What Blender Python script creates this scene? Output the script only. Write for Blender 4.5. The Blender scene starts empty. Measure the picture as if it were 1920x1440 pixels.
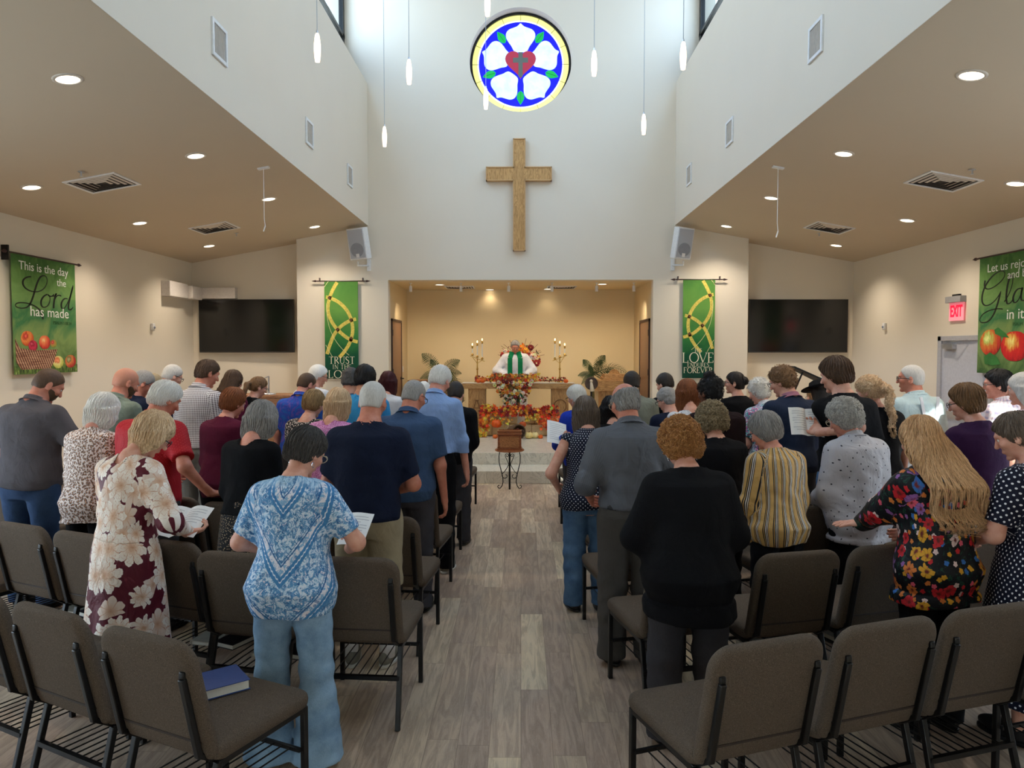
import bpy, bmesh, math, random
import numpy as np
from mathutils import Vector, Matrix, Euler
R_ = math.radians
PI = math.pi
SC = bpy.context.scene
COL = SC.collection

# ------------------------------------------------------------------ camera
CAM_H = 1.93; FPX = 1400.0; PITCH = R_(2.58); YAW = R_(0.70)
cam_data = bpy.data.cameras.new('camera'); cam_data.sensor_width = 36.0
cam_data.lens = FPX / 1920 * 36.0; cam_data.clip_start = 0.05; cam_data.clip_end = 200
cam = bpy.data.objects.new('camera', cam_data); COL.objects.link(cam)
cam.location = (0, 0, CAM_H); cam.rotation_euler = (R_(90) - PITCH, 0, YAW)
SC.camera = cam
CAMR = Euler((R_(90) - PITCH, 0, YAW)).to_matrix()
def ray(px, py):
    return CAMR @ Vector(((px - 960) / FPX, (720 - py) / FPX, -1))
def at(px, py, Y):            # point on the plane y = Y
    d = ray(px, py); t = Y / d.y
    return Vector((d.x * t, Y, CAM_H + d.z * t))
def at_x(px, py, X):
    d = ray(px, py); t = X / d.x
    return Vector((X, d.y * t, CAM_H + d.z * t))
def at_z(px, py, Z):
    d = ray(px, py); t = (Z - CAM_H) / d.z
    return Vector((d.x * t, d.y * t, Z))

# ------------------------------------------------------------------ world, exposure
SC.view_settings.view_transform = 'Standard'; SC.view_settings.look = 'None'
SC.view_settings.gamma = 1; SC.view_settings.use_curve_mapping = False
SC.view_settings.exposure = 0.42
world = bpy.data.worlds.new('world'); SC.world = world; world.use_nodes = True
wn = world.node_tree.nodes; wl = world.node_tree.links
bg = wn['Background']
tc = wn.new('ShaderNodeTexCoord'); sep = wn.new('ShaderNodeSeparateXYZ'); wl.new(tc.outputs['Generated'], sep.inputs[0])
cr = wn.new('ShaderNodeValToRGB'); wl.new(sep.outputs['Z'], cr.inputs[0])
cr.color_ramp.elements[0].position = 0.0; cr.color_ramp.elements[0].color = (.50, .56, .60, 1)
cr.color_ramp.elements[1].position = 0.75; cr.color_ramp.elements[1].color = (.26, .46, .80, 1)
e = cr.color_ramp.elements.new(0.12); e.color = (.62, .74, .86, 1)
wl.new(cr.outputs[0], bg.inputs[0]); bg.inputs[1].default_value = 5.0

cy = SC.cycles
cy.use_denoising = True
try: cy.denoiser = 'OPENIMAGEDENOISE'
except Exception: pass
cy.max_bounces = 7; cy.diffuse_bounces = 5; cy.glossy_bounces = 3; cy.transmission_bounces = 4
cy.transparent_max_bounces = 8; cy.sample_clamp_indirect = 6.0; cy.caustics_reflective = False; cy.caustics_refractive = False
cy.use_adaptive_sampling = True; cy.adaptive_threshold = 0.02

def area_light(name, loc, rot, sx, sy, power, color, spread=180):
    l = bpy.data.lights.new(name, 'AREA'); l.shape = 'RECTANGLE'; l.size = sx; l.size_y = sy
    l.energy = power; l.color = color; l.spread = R_(spread)
    o = bpy.data.objects.new(name, l); COL.objects.link(o); o.location = loc; o.rotation_euler = rot
    return o
NAVE = 2.83; SIDE = 6.3; FRONT = 13.9; TVW = 14.3; BACK = -4.0; TOP = 9.2; SILL = 6.83; REC = 0.40
SOF = 4.23; SLOPE = 0.182; PLAT = 0.355
# daylight through the clerestory (both sides) and through the glazed side doors and rear windows beside and behind the camera
DAY = (.50, .71, 1.0)
area_light('daylight_clerestory_left', (-NAVE - REC + .06, 7.4, 8.15), (0, R_(-90), 0), 1.3, 12.4, 150, DAY)
area_light('daylight_clerestory_right', (NAVE + REC - .06, 7.4, 8.15), (0, R_(90), 0), 1.3, 12.4, 158, DAY)
area_light('daylight_left_window', (-SIDE + .06, 3.4, 1.5), (0, R_(-90), 0), 2.1, 4.6, 42, (.78, .88, 1.0))
area_light('daylight_right_window', (SIDE - .06, 4.35, 1.5), (0, R_(90), 0), 2.1, 2.8, 42, (.78, .88, 1.0))
area_light('daylight_rear_window', (0, BACK + .06, 1.6), (R_(90), 0, 0), 5.0, 2.2, 30, (.86, .92, 1.0))

# ------------------------------------------------------------------ helpers
def tag(o, label=None, cat=None, group=None, kind=None):
    if label: o['label'] = label
    if cat: o['category'] = cat
    if group: o['group'] = group
    if kind: o['kind'] = kind
    return o
def empty(name, loc=(0, 0, 0), rz=0, parent=None):
    o = bpy.data.objects.new(name, None); COL.objects.link(o); o.location = loc; o.rotation_euler = (0, 0, rz)
    o.empty_display_size = .1; o.parent = parent
    return o
def thing(name, label, cat, loc=(0, 0, 0), rz=0, group=None):
    return tag(empty(name, loc, rz), label, cat, group)

class MB:
    """collects shapes, becomes one mesh object"""
    def __init__(s): s.v = []; s.f = []; s.m = []
    def add(s, vs, fs, mi=0):
        n = len(s.v); s.v += [tuple(v) for v in vs]; s.f += [tuple(i + n for i in f) for f in fs]; s.m += [mi] * len(fs); return s
    def box(s, x0, x1, y0, y1, z0, z1, mi=0, M=None):
        vs = [Vector((x, y, z)) for x in (x0, x1) for y in (y0, y1) for z in (z0, z1)]
        if M is not None: vs = [M @ v for v in vs]
        return s.add(vs, [(0, 1, 3, 2), (4, 6, 7, 5), (0, 4, 5, 1), (2, 3, 7, 6), (0, 2, 6, 4), (1, 5, 7, 3)], mi)
    def bar(s, a, b, w, d=None, mi=0, up=(0, 0, 1)):       # square bar between two points
        a = Vector(a); b = Vector(b); d = d or w; t = (b - a).normalized(); u = Vector(up)
        if abs(t.dot(u)) > .95: u = Vector((0, 1, 0))
        x = t.cross(u).normalized(); y = x.cross(t).normalized()
        vs = [p + x * (i * w / 2) + y * (j * d / 2) for p in (a, b) for i, j in ((-1, -1), (1, -1), (1, 1), (-1, 1))]
        return s.add(vs, [(3, 2, 1, 0), (4, 5, 6, 7), (0, 1, 5, 4), (1, 2, 6, 5), (2, 3, 7, 6), (3, 0, 4, 7)], mi)
    def tube(s, pts, r, n=8, mi=0, cap=True):
        pts = [Vector(p) for p in pts]; rs = r if isinstance(r, (list, tuple)) else [r] * len(pts)
        vs = []; u = None
        for i, p in enumerate(pts):
            t = (pts[min(i + 1, len(pts) - 1)] - pts[max(i - 1, 0)]).normalized()
            if u is None: u = t.orthogonal().normalized()
            else:
                u = (u - t * u.dot(t)); u = u.normalized() if u.length > 1e-6 else t.orthogonal().normalized()
            w = t.cross(u)
            for k in range(n):
                a = 2 * PI * k / n; vs.append(p + (u * math.cos(a) + w * math.sin(a)) * rs[i])
        fs = []
        for i in range(len(pts) - 1):
            for k in range(n):
                k2 = (k + 1) % n; fs.append((i * n + k, i * n + k2, (i + 1) * n + k2, (i + 1) * n + k))
        if cap: fs.append(tuple(range(n))[::-1]); fs.append(tuple(range((len(pts) - 1) * n, len(pts) * n)))
        return s.add(vs, fs, mi)
    def lathe(s, prof, n=24, c=(0, 0, 0), mi=0, M=None, f=None):
        vs = []; c = Vector(c)
        for (r, z) in prof:
            for k in range(n):
                a = 2 * PI * k / n; rr = r * (f(a, z) if f else 1)
                v = Vector((rr * math.cos(a), rr * math.sin(a), z))
                vs.append((M @ v if M is not None else v) + c)
        fs = [(i * n + k, i * n + (k + 1) % n, (i + 1) * n + (k + 1) % n, (i + 1) * n + k) for i in range(len(prof) - 1) for k in range(n)]
        return s.add(vs, fs, mi)
    def sphere(s, c, r, n=12, mi=0, sc=(1, 1, 1), M=None):
        vs = []; m = n // 2; c = Vector(c)
        for i in range(m + 1):
            th = PI * i / m
            for k in range(n):
                a = 2 * PI * k / n
                v = Vector((r * sc[0] * math.sin(th) * math.cos(a), r * sc[1] * math.sin(th) * math.sin(a), r * sc[2] * math.cos(th)))
                vs.append((M @ v if M is not None else v) + c)
        fs = [(i * n + k, (i + 1) * n + k, (i + 1) * n + (k + 1) % n, i * n + (k + 1) % n) for i in range(m) for k in range(n)]
        return s.add(vs, fs, mi)
    def prism(s, pts, z0, z1, mi=0, M=None):           # 2d outline (x, y) extruded in z
        n = len(pts); vs = [Vector((p[0], p[1], z)) for z in (z0, z1) for p in pts]
        if M is not None: vs = [M @ v for v in vs]
        return s.add(vs, [tuple(range(n))[::-1], tuple(range(n, 2 * n))] + [(k, (k + 1) % n, n + (k + 1) % n, n + k) for k in range(n)], mi)
    def build(s, name, mat, parent=None, smooth=False, bevel=0, loc=None, seg=2):
        me = bpy.data.meshes.new(name); me.from_pydata(s.v, [], s.f)
        mats = mat if isinstance(mat, (list, tuple)) else [mat]
        for m in mats: me.materials.append(m)
        if len(mats) > 1: me.polygons.foreach_set('material_index', s.m)
        bm = bmesh.new(); bm.from_mesh(me); bmesh.ops.recalc_face_normals(bm, faces=bm.faces); bm.to_mesh(me); bm.free()
        if smooth: me.shade_smooth()
        o = bpy.data.objects.new(name, me); COL.objects.link(o); o.parent = parent
        if loc is not None: o.location = loc
        if bevel:
            b = o.modifiers.new('bevel', 'BEVEL'); b.width = bevel; b.segments = seg; b.limit_method = 'ANGLE'; b.angle_limit = R_(40)
            me.shade_smooth()
            try: me.set_sharp_from_angle(angle=R_(50))
            except Exception: pass
        return o
def copy_tree(o, parent=None):
    c = o.copy(); COL.objects.link(c); c.parent = parent
    for ch in list(o.children): copy_tree(ch, c)
    return c

# ------------------------------------------------------------------ materials
def srgb(r, g, b):
    def f(c):
        c /= 255.0
        return c / 12.92 if c <= .04045 else ((c + .055) / 1.055) ** 2.4
    return (f(r), f(g), f(b), 1)
class N:
    """tiny node graph writer"""
    def __init__(s, name, rough=.6, metal=0, spec=.4, sheen=0):
        s.m = bpy.data.materials.new(name); s.m.use_nodes = True; s.t = s.m.node_tree; s.b = s.t.nodes['Principled BSDF']
        s.b.inputs['Roughness'].default_value = rough; s.b.inputs['Metallic'].default_value = metal
        s.b.inputs['Specular IOR Level'].default_value = spec
        if sheen: s.b.inputs['Sheen Weight'].default_value = sheen; s.b.inputs['Sheen Roughness'].default_value = .5
    def n(s, t, **kw):
        nd = s.t.nodes.new(t)
        for k, v in kw.items(): setattr(nd, k, v)
        return nd
    def put(s, sock, v):
        if hasattr(v, 'links') or isinstance(v, bpy.types.NodeSocket): s.t.links.new(v, sock)
        elif v is not None: sock.default_value = v
    def attr(s, name, out='Vector'):
        nd = s.n('ShaderNodeAttribute'); nd.attribute_name = name; return nd.outputs[out]
    def coord(s, which='Object'): return s.n('ShaderNodeTexCoord').outputs[which]
    def map(s, v, scale=(1, 1, 1), loc=(0, 0, 0), rot=(0, 0, 0)):
        nd = s.n('ShaderNodeMapping'); s.put(nd.inputs[0], v); nd.inputs[1].default_value = loc; nd.inputs[2].default_value = rot; nd.inputs[3].default_value = scale
        return nd.outputs[0]
    def noise(s, v, scale=5, detail=3, rough=.5, dist=0, out='Fac'):
        nd = s.n('ShaderNodeTexNoise'); s.put(nd.inputs['Vector'], v); nd.inputs['Scale'].default_value = scale
        nd.inputs['Detail'].default_value = detail; nd.inputs['Roughness'].default_value = rough; nd.inputs['Distortion'].default_value = dist
        return nd.outputs[out]
    def voro(s, v, scale=5, rand=1, out='Distance', feature='F1', dims='3D'):
        nd = s.n('ShaderNodeTexVoronoi', voronoi_dimensions=dims, feature=feature); s.put(nd.inputs['Vector'], v)
        nd.inputs['Scale'].default_value = scale; nd.inputs['Randomness'].default_value = rand
        return nd.outputs[out] if out else nd
    def math(s, op, a, b=None, c=None, clamp=False):
        nd = s.n('ShaderNodeMath', operation=op); nd.use_clamp = clamp; s.put(nd.inputs[0], a)
        if b is not None: s.put(nd.inputs[1], b)
        if c is not None: s.put(nd.inputs[2], c)
        return nd.outputs[0]
    def sep(s, v):
        nd = s.n('ShaderNodeSeparateXYZ'); s.put(nd.inputs[0], v); return nd.outputs
    def comb(s, x=0, y=0, z=0):
        nd = s.n('ShaderNodeCombineXYZ'); s.put(nd.inputs[0], x); s.put(nd.inputs[1], y); s.put(nd.inputs[2], z); return nd.outputs[0]
    def vm(s, op, a, b=None):
        nd = s.n('ShaderNodeVectorMath', operation=op); s.put(nd.inputs[0], a)
        if b is not None: s.put(nd.inputs[1], b)
        return nd.outputs[0]
    def ramp(s, f, stops, interp='LINEAR'):
        nd = s.n('ShaderNodeValToRGB'); s.put(nd.inputs[0], f); r = nd.color_ramp; r.interpolation = interp
        r.elements[0].position = stops[0][0]; r.elements[0].color = stops[0][1]
        r.elements[1].position = stops[-1][0]; r.elements[1].color = stops[-1][1]
        for p, c in stops[1:-1]:
            el = r.elements.new(p); el.color = c
        return nd.outputs[0]
    def step(s, f, a, b):      # smooth 0..1
        nd = s.n('ShaderNodeMapRange', interpolation_type='SMOOTHSTEP'); s.put(nd.inputs[0], f); nd.inputs[1].default_value = a; nd.inputs[2].default_value = b
        return nd.outputs[0]
    def mix(s, f, a, b, blend='MIX'):
        nd = s.n('ShaderNodeMix', data_type='RGBA', blend_type=blend); s.put(nd.inputs[0], f); s.put(nd.inputs[6], a); s.put(nd.inputs[7], b)
        return nd.outputs[2]
    def color(s, c): s.put(s.b.inputs['Base Color'], c); return s
    def rough(s, c): s.put(s.b.inputs['Roughness'], c); return s
    def bump(s, h, strength=.3, dist=.01):
        nd = s.n('ShaderNodeBump'); nd.inputs['Strength'].default_value = strength; nd.inputs['Distance'].default_value = dist; s.put(nd.inputs['Height'], h)
        s.t.links.new(nd.outputs[0], s.b.inputs['Normal']); return s
    def emit(s, c, k): s.put(s.b.inputs['Emission Color'], c); s.b.inputs['Emission Strength'].default_value = k; return s
_mc = {}
def plain(name, rgb, rough=.6, metal=0, spec=.4, var=.06, bump=0, scale=30):
    if name in _mc: return _mc[name]
    g = N(name, rough, metal, spec); c = srgb(*rgb)
    f = g.noise(g.coord(), scale, 3)
    dk = tuple(x * (1 - var) for x in c[:3]) + (1,); lt = tuple(min(1, x * (1 + var)) for x in c[:3]) + (1,)
    g.color(g.ramp(f, [(.3, dk), (.7, lt)]))
    if bump: g.bump(f, bump, .005)
    _mc[name] = g.m; return g.m
def glow(name, rgb, k):
    if name in _mc: return _mc[name]
    g = N(name, .5); g.color(srgb(*rgb)); g.emit(srgb(*rgb), k); _mc[name] = g.m; return g.m
def wood(name, dark, light, axis='z', sc=1.0, rough=.45):
    if name in _mc: return _mc[name]
    g = N(name, rough); v = g.coord()
    s3 = {'x': (1.2, 9, 9), 'y': (9, 1.2, 9), 'z': (9, 9, 1.2)}[axis]
    f1 = g.noise(g.map(v, tuple(a * sc for a in s3)), 2.2, 5, .6, 1.6)
    w = g.math('FRACT', g.math('MULTIPLY', f1, 7.0)); w = g.math('ABSOLUTE', g.math('SUBTRACT', w, .5))
    f2 = g.noise(g.map(v, tuple(a * 9 * sc for a in s3)), 3, 2)
    f = g.math('ADD', g.math('MULTIPLY', w, 1.1), g.math('MULTIPLY', f2, .45))
    g.color(g.ramp(f, [(.15, srgb(*dark)), (.75, srgb(*light))])); g.bump(f, .12, .002)
    _mc[name] = g.m; return g.m
def paint(name, rgb, rough=.55, spec=.3):
    if name in _mc: return _mc[name]
    g = N(name, rough, 0, spec); c = srgb(*rgb); v = g.coord()
    f = g.noise(v, 1.2, 2)
    g.color(g.ramp(f, [(.2, tuple(x * .97 for x in c[:3]) + (1,)), (.8, c)])); g.bump(g.noise(v, 260, 2), .05, .001)
    _mc[name] = g.m; return g.m
BLACKM = plain('black_metal', (22, 21, 21), .38, .3, .5)
WHITEP = plain('white_plastic', (225, 225, 225), .4)
BRASS = plain('brass', (205, 165, 85), .22, 1.0)
PAPER = plain('paper', (238, 238, 236), .7, var=.02)

# low sun entering by the glazed opening of the right wall
_s = bpy.data.lights.new('sun', 'SUN'); _s.energy = 6.5; _s.angle = R_(.7); _s.color = (1, .96, .9)
_so = bpy.data.objects.new('sun', _s); COL.objects.link(_so); _so.rotation_euler = Vector((-2.4, 2.1, -1.05)).to_track_quat('-Z', 'Y').to_euler()
# ================================================================== the room
WALL = paint('wall_cream_paint', (224, 215, 198), .45, .35)
UPPER = paint('wall_upper_paint', (224, 214, 198), .6, .2)
CEIL = paint('ceiling_tan_paint', (198, 184, 163), .8, .1)
ALC = paint('wall_alcove_paint', (226, 206, 166), .7, .1)

def floor_mat():
    g = N('floor_wood_planks', .42, 0, .45); v = g.coord()
    x, y, z = g.sep(v)
    col = g.math('FLOOR', g.math('DIVIDE', x, .155))
    wn_ = g.n('ShaderNodeTexWhiteNoise', noise_dimensions='1D'); g.put(wn_.inputs['W'], col)
    yo = g.math('ADD', g.math('DIVIDE', y, 1.22), wn_.outputs['Value'])
    row = g.math('FLOOR', yo)
    w2 = g.n('ShaderNodeTexWhiteNoise', noise_dimensions='2D'); g.put(w2.inputs['Vector'], g.comb(col, row, 0))
    rnd = w2.outputs['Value']
    off = g.math('MULTIPLY', rnd, 37.0)
    gv = g.comb(g.math('MULTIPLY', x, 16), g.math('ADD', g.math('MULTIPLY', y, 1.5), off), g.math('MULTIPLY', rnd, 11))
    f1 = g.noise(gv, 1.3, 6, .62, 1.4)
    f2 = g.noise(g.comb(g.math('MULTIPLY', x, 95), g.math('ADD', g.math('MULTIPLY', y, 3), off), 0), 2.2, 4, .7)
    base = g.ramp(rnd, [(0, srgb(164, 142, 124)), (.22, srgb(190, 167, 143)), (.42, srgb(173, 150, 132)), (.6, srgb(206, 185, 158)), (.78, srgb(180, 156, 138)), (.9, srgb(218, 198, 166)), (1, srgb(186, 164, 144))])
    c = g.mix(g.step(f1, .38, .62), g.mix(.42, base, srgb(98, 76, 64)), base)
    c = g.mix(g.math('MULTIPLY', g.step(f2, .55, .75), .45), c, srgb(206, 192, 172))
    ring = g.math('ABSOLUTE', g.math('SUBTRACT', g.math('FRACT', g.math('MULTIPLY', f1, 14)), .5))
    c = g.mix(g.math('MULTIPLY', g.step(ring, .40, .5), .32), c, srgb(212, 200, 182))
    fx = g.math('FRACT', g.math('DIVIDE', x, .155)); fy = g.math('FRACT', yo)
    ex = g.math('MINIMUM', fx, g.math('SUBTRACT', 1, fx)); ey = g.math('MINIMUM', fy, g.math('SUBTRACT', 1, fy))
    gap = g.math('MAXIMUM', g.math('LESS_THAN', ex, .009), g.math('LESS_THAN', ey, .0012))
    c = g.mix(g.math('MULTIPLY', gap, .55), c, srgb(84, 66, 54))
    g.color(c); g.bump(g.math('SUBTRACT', f2, gap), .15, .002); g.rough(g.math('ADD', .36, g.math('MULTIPLY', f2, .2)))
    return g.m
def marble_mat():
    g = N('marble_tile', .3, 0, .45); v = g.coord()
    x, y, z = g.sep(v)
    T = .40
    yz = g.math('ADD', y, z)
    cx = g.math('FLOOR', g.math('DIVIDE', x, T)); cyy = g.math('FLOOR', g.math('DIVIDE', y, T)); cz = g.math('FLOOR', g.math('DIVIDE', z, .1775))
    w2 = g.n('ShaderNodeTexWhiteNoise', noise_dimensions='3D'); g.put(w2.inputs['Vector'], g.comb(cx, cyy, cz))
    off = w2.outputs['Color']
    vv = g.vm('ADD', v, g.vm('MULTIPLY', off, (9, 9, 9)))
    f = g.noise(g.map(vv, (1.6, 1, 1), rot=(0, 0, .6)), 2.6, 6, .6, 2.2)
    vein = g.math('ABSOLUTE', g.math('SUBTRACT', f, .5))
    c = g.ramp(f, [(.3, srgb(206, 198, 182)), (.55, srgb(222, 216, 202)), (.75, srgb(196, 190, 176))])
    c = g.mix(g.math('MULTIPLY', g.step(vein, .035, 0.0), .5), c, srgb(150, 145, 132))
    fx = g.math('FRACT', g.math('DIVIDE', x, T)); fy = g.math('FRACT', g.math('DIVIDE', y, T))
    gap = g.math('MAXIMUM', g.math('LESS_THAN', fx, .012), g.math('LESS_THAN', fy, .012))
    g.color(g.mix(g.math('MULTIPLY', gap, .45), c, srgb(160, 152, 138))); g.bump(f, .05, .002)
    return g.m
FLOORM = floor_mat(); MARBLE = marble_mat()

def struct(name, mb, m, **k): return tag(mb.build(name, m, **k), kind='structure')
struct('floor', MB().box(-SIDE - .3, SIDE + .3, BACK - .3, TVW + .3, -.1, 0), FLOORM)
# chancel platform and steps
st = 10.76; st2 = 11.42
struct('floor_chancel_step', MB().box(-4.1, 4.1, st, FRONT, .0, PLAT / 2), MARBLE, bevel=.004)
struct('floor_chancel_platform', MB().box(-3.6, 3.6, st2, FRONT, PLAT / 2, PLAT).box(-2.62, 2.62, FRONT, 16.3, 0, PLAT), MARBLE, bevel=.004)
# front wall: opening below, round hole above
OPX0, OPX1, OPZ = -2.47, 2.44, 3.235
RC = at(976, 111.7, FRONT); RR = .938
def front_wall():
    bm = bmesh.new(); n = 96; T = .28
    outer = [(-NAVE - REC - .3, SOF + .0), (-NAVE - REC - .3, TOP), (NAVE + REC + .3, TOP), (NAVE + REC + .3, SOF), (NAVE + .0, SOF), (NAVE, OPZ), (-NAVE, OPZ), (-NAVE, SOF)]
    ring = [(RC.x + RR * math.cos(2 * PI * k / n), RC.z + RR * math.sin(2 * PI * k / n)) for k in range(n)]
    es = []; vr = None
    for loop in (outer, ring):
        vs = [bm.verts.new((x, FRONT, z)) for x, z in loop]
        es += [bm.edges.new((vs[i], vs[(i + 1) % len(vs)])) for i in range(len(vs))]
    bmesh.ops.triangle_fill(bm, edges=es, use_beauty=True)
    r = bmesh.ops.extrude_face_region(bm, geom=list(bm.faces))
    for v in r['geom']:
        if isinstance(v, bmesh.types.BMVert): v.co.y += T
    bmesh.ops.recalc_face_normals(bm, faces=bm.faces)
    me = bpy.data.meshes.new('wall_front'); bm.to_mesh(me); bm.free(); me.materials.append(UPPER)
    o = bpy.data.objects.new('wall_front', me); COL.objects.link(o); return tag(o, kind='structure')
front_wall()
PX0, PX1 = -4.17, 4.19
def zc(x): return SOF - SLOPE * (abs(x) - NAVE)
def pier(x0, x1, y0, y1, name, mat):
    mb = MB(); a, b = (x0, x1)
    mb.add([(a, y0, 0), (b, y0, 0), (b, y0, zc(b) + .05), (a, y0, zc(a) + .05), (a, y1, 0), (b, y1, 0), (b, y1, zc(b) + .05), (a, y1, zc(a) + .05)],
           [(0, 1, 2, 3), (5, 4, 7, 6), (1, 5, 6, 2), (4, 0, 3, 7), (3, 2, 6, 7), (4, 5, 1, 0)])
    return struct(name, mb, mat)
pier(PX0, -NAVE, FRONT, TVW + .1, 'wall_front_left', WALL)
pier(NAVE, PX1, FRONT, TVW + .1, 'wall_front_right', WALL)
struct('wall_chancel_pier_left', MB().box(-NAVE, OPX0, FRONT, FRONT + .2, 0, OPZ), WALL)
struct('wall_chancel_pier_right', MB().box(OPX1, NAVE, FRONT, FRONT + .2, 0, OPZ), WALL)
pier(-SIDE, PX0, TVW, TVW + .2, 'wall_screen_left', WALL)
pier(PX1, SIDE, TVW, TVW + .2, 'wall_screen_right', WALL)
# alcove
AB = 16.2
struct('wall_alcove_back', MB().box(OPX0 - .1, OPX1 + .1, AB, AB + .15, 0, OPZ + .3), ALC)
struct('wall_alcove_left', MB().box(OPX0 - .15, OPX0 - .0, FRONT + .2, AB, 0, OPZ + .3), ALC)
struct('wall_alcove_right', MB().box(OPX1 + .0, OPX1 + .15, FRONT + .2, AB, 0, OPZ + .3), ALC)
struct('ceiling_alcove', MB().box(OPX0 - .1, OPX1 + .1, FRONT + .275, AB + .1, OPZ + .0, OPZ + .15), ALC)
# side walls with the glazed openings beside the camera
for s, nm in ((-1, 'left'), (1, 'right')):
    x0, x1 = sorted((s * SIDE, s * (SIDE + .2))); zt = zc(SIDE) + .05
    w0 = 1.0 if s < 0 else 2.95
    mb = MB().box(x0, x1, BACK, w0, 0, zt).box(x0, x1, 5.8, TVW + .2, 0, zt).box(x0, x1, w0, 5.8, 2.7, zt).box(x0, x1, w0, 5.8, 0, .35)
    struct('wall_' + nm, mb, WALL)
    # upper nave wall, sill and recess of the clerestory
    a, b = sorted((s * NAVE, s * (NAVE + REC))); mb = MB().box(a, b, BACK, FRONT, SOF + .001, SILL)
    mb.box(a, b, BACK, 1.0, SILL, TOP).box(a, b, 1.0, FRONT, 9.0, TOP)
    struct('wall_nave_' + nm, mb, UPPER)
    # sloping side ceiling
    xa, xb = s * (NAVE + .003), s * (SIDE + .2); mb = MB()
    mb.add([(xa, BACK, zc(xa)), (xb, BACK, zc(xb)), (xb, TVW + .2, zc(xb)), (xa, TVW + .2, zc(xa)), (xa, BACK, zc(xa) + .12), (xb, BACK, zc(xb) + .12), (xb, TVW + .2, zc(xb) + .12), (xa, TVW + .2, zc(xa) + .12)],
           [(0, 1, 2, 3), (7, 6, 5, 4), (0, 4, 5, 1), (1, 5, 6, 2), (2, 6, 7, 3), (3, 7, 4, 0)])
    struct('ceiling_' + nm, mb, CEIL)
    # clerestory window: black frame, mullions, glass
    gx = s * (NAVE + REC); a, b = sorted((gx, gx + s * .08))
    mb = MB().box(a, b, 1.0, FRONT, SILL, 7.45).box(a, b, 1.0, FRONT, 7.62, 7.68).box(a, b, 1.0, FRONT, 8.9, 9.0)
    for y in (1.0, 4.2, 7.4, 10.6, 13.78): mb.box(a, b, y, y + .1, 7.45, 9.0)
    for y in (2.6, 5.8, 9.0, 12.2): mb.box(a, b, y, y + .05, 7.45, 9.0)
    w = struct('window_%d' % (1 if s < 0 else 2), mb, BLACKM)
GLASS = None
def glass_mat():
    m = bpy.data.materials.new('clear_glass'); m.use_nodes = True; t = m.node_tree; t.nodes.clear()
    o = t.nodes.new('ShaderNodeOutputMaterial'); mx = t.nodes.new('ShaderNodeMixShader'); tr = t.nodes.new('ShaderNodeBsdfTransparent'); gl = t.nodes.new('ShaderNodeBsdfGlossy')
    gl.inputs['Roughness'].default_value = .02; mx.inputs[0].default_value = .06; tr.inputs[0].default_value = (.93, .97, .97, 1)
    t.links.new(tr.outputs[0], mx.inputs[1]); t.links.new(gl.outputs[0], mx.inputs[2]); t.links.new(mx.outputs[0], o.inputs[0]); return m
GLASS = glass_mat()
for s, i in ((-1, 1), (1, 2)):
    gx = s * (NAVE + REC + .04)
    g = MB().box(gx - .004, gx + .004, 1.0, FRONT - .12, 7.45, 8.95).build('window_pane', GLASS, bpy.data.objects['window_%d' % i])
struct('ceiling_nave', MB().box(-NAVE - REC - .3, NAVE + REC + .3, BACK, FRONT + .3, TOP, TOP + .15), UPPER)
mb = MB()
mb.box(-SIDE - .2, -2.6, BACK - .2, BACK, 0, 4.4).box(2.6, SIDE + .2, BACK - .2, BACK, 0, 4.4).box(-2.6, 2.6, BACK - .2, BACK, 2.75, TOP + .1).box(-2.6, 2.6, BACK - .2, BACK, 0, .4).box(-NAVE - REC, -2.6, BACK - .2, BACK, 4.4, TOP + .1).box(2.6, NAVE + REC, BACK - .2, BACK, 4.4, TOP + .1)
struct('wall_back', mb, WALL)
fr = MB()
for x in (-2.6, -.9, .86, 2.56): fr.box(x, x + .05, BACK - .12, BACK - .06, .4, 2.75)
fr.box(-2.6, 2.6, BACK - .12, BACK - .06, .4, .46).box(-2.6, 2.6, BACK - .12, BACK - .06, 2.69, 2.75)
w = struct('window_3', fr, BLACKM); MB().box(-2.6, 2.6, BACK - .1, BACK - .09, .4, 2.75).build('window_pane', GLASS, w)
for s, i in ((-1, 4), (1, 5)):
    a, b = sorted((s * (SIDE + .08), s * (SIDE + .14))); fr = MB()
    w0 = 1.0 if s < 0 else 2.95
    for y in (w0, w0 + (5.75 - w0) / 2, 5.75): fr.box(a, b, y, y + .05, .35, 2.7)
    fr.box(a, b, w0, 5.8, .35, .4).box(a, b, w0, 5.8, 2.65, 2.7)
    w = struct('window_%d' % i, fr, BLACKM); MB().box((a + b) / 2 - .004, (a + b) / 2 + .004, w0, 5.8, .35, 2.7).build('window_pane', GLASS, w)
# baseboards
BB = plain('baseboard_grey', (120, 112, 104), .5)
struct('baseboard_left', MB().box(-SIDE, -SIDE + .015, 5.8, TVW, 0, .1), BB)
struct('baseboard_right', MB().box(SIDE - .015, SIDE, 5.8, 10.0, 0, .1).box(SIDE - .015, SIDE, 11.3, TVW, 0, .1), BB)
struct('baseboard_front', MB().box(PX0, -4.1, FRONT - .015, FRONT, 0, .1).box(4.1, PX1, FRONT - .015, FRONT, 0, .1).box(-SIDE, PX0, TVW - .015, TVW, 0, .1).box(PX1, SIDE, TVW - .015, TVW, 0, .1), BB)

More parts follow.
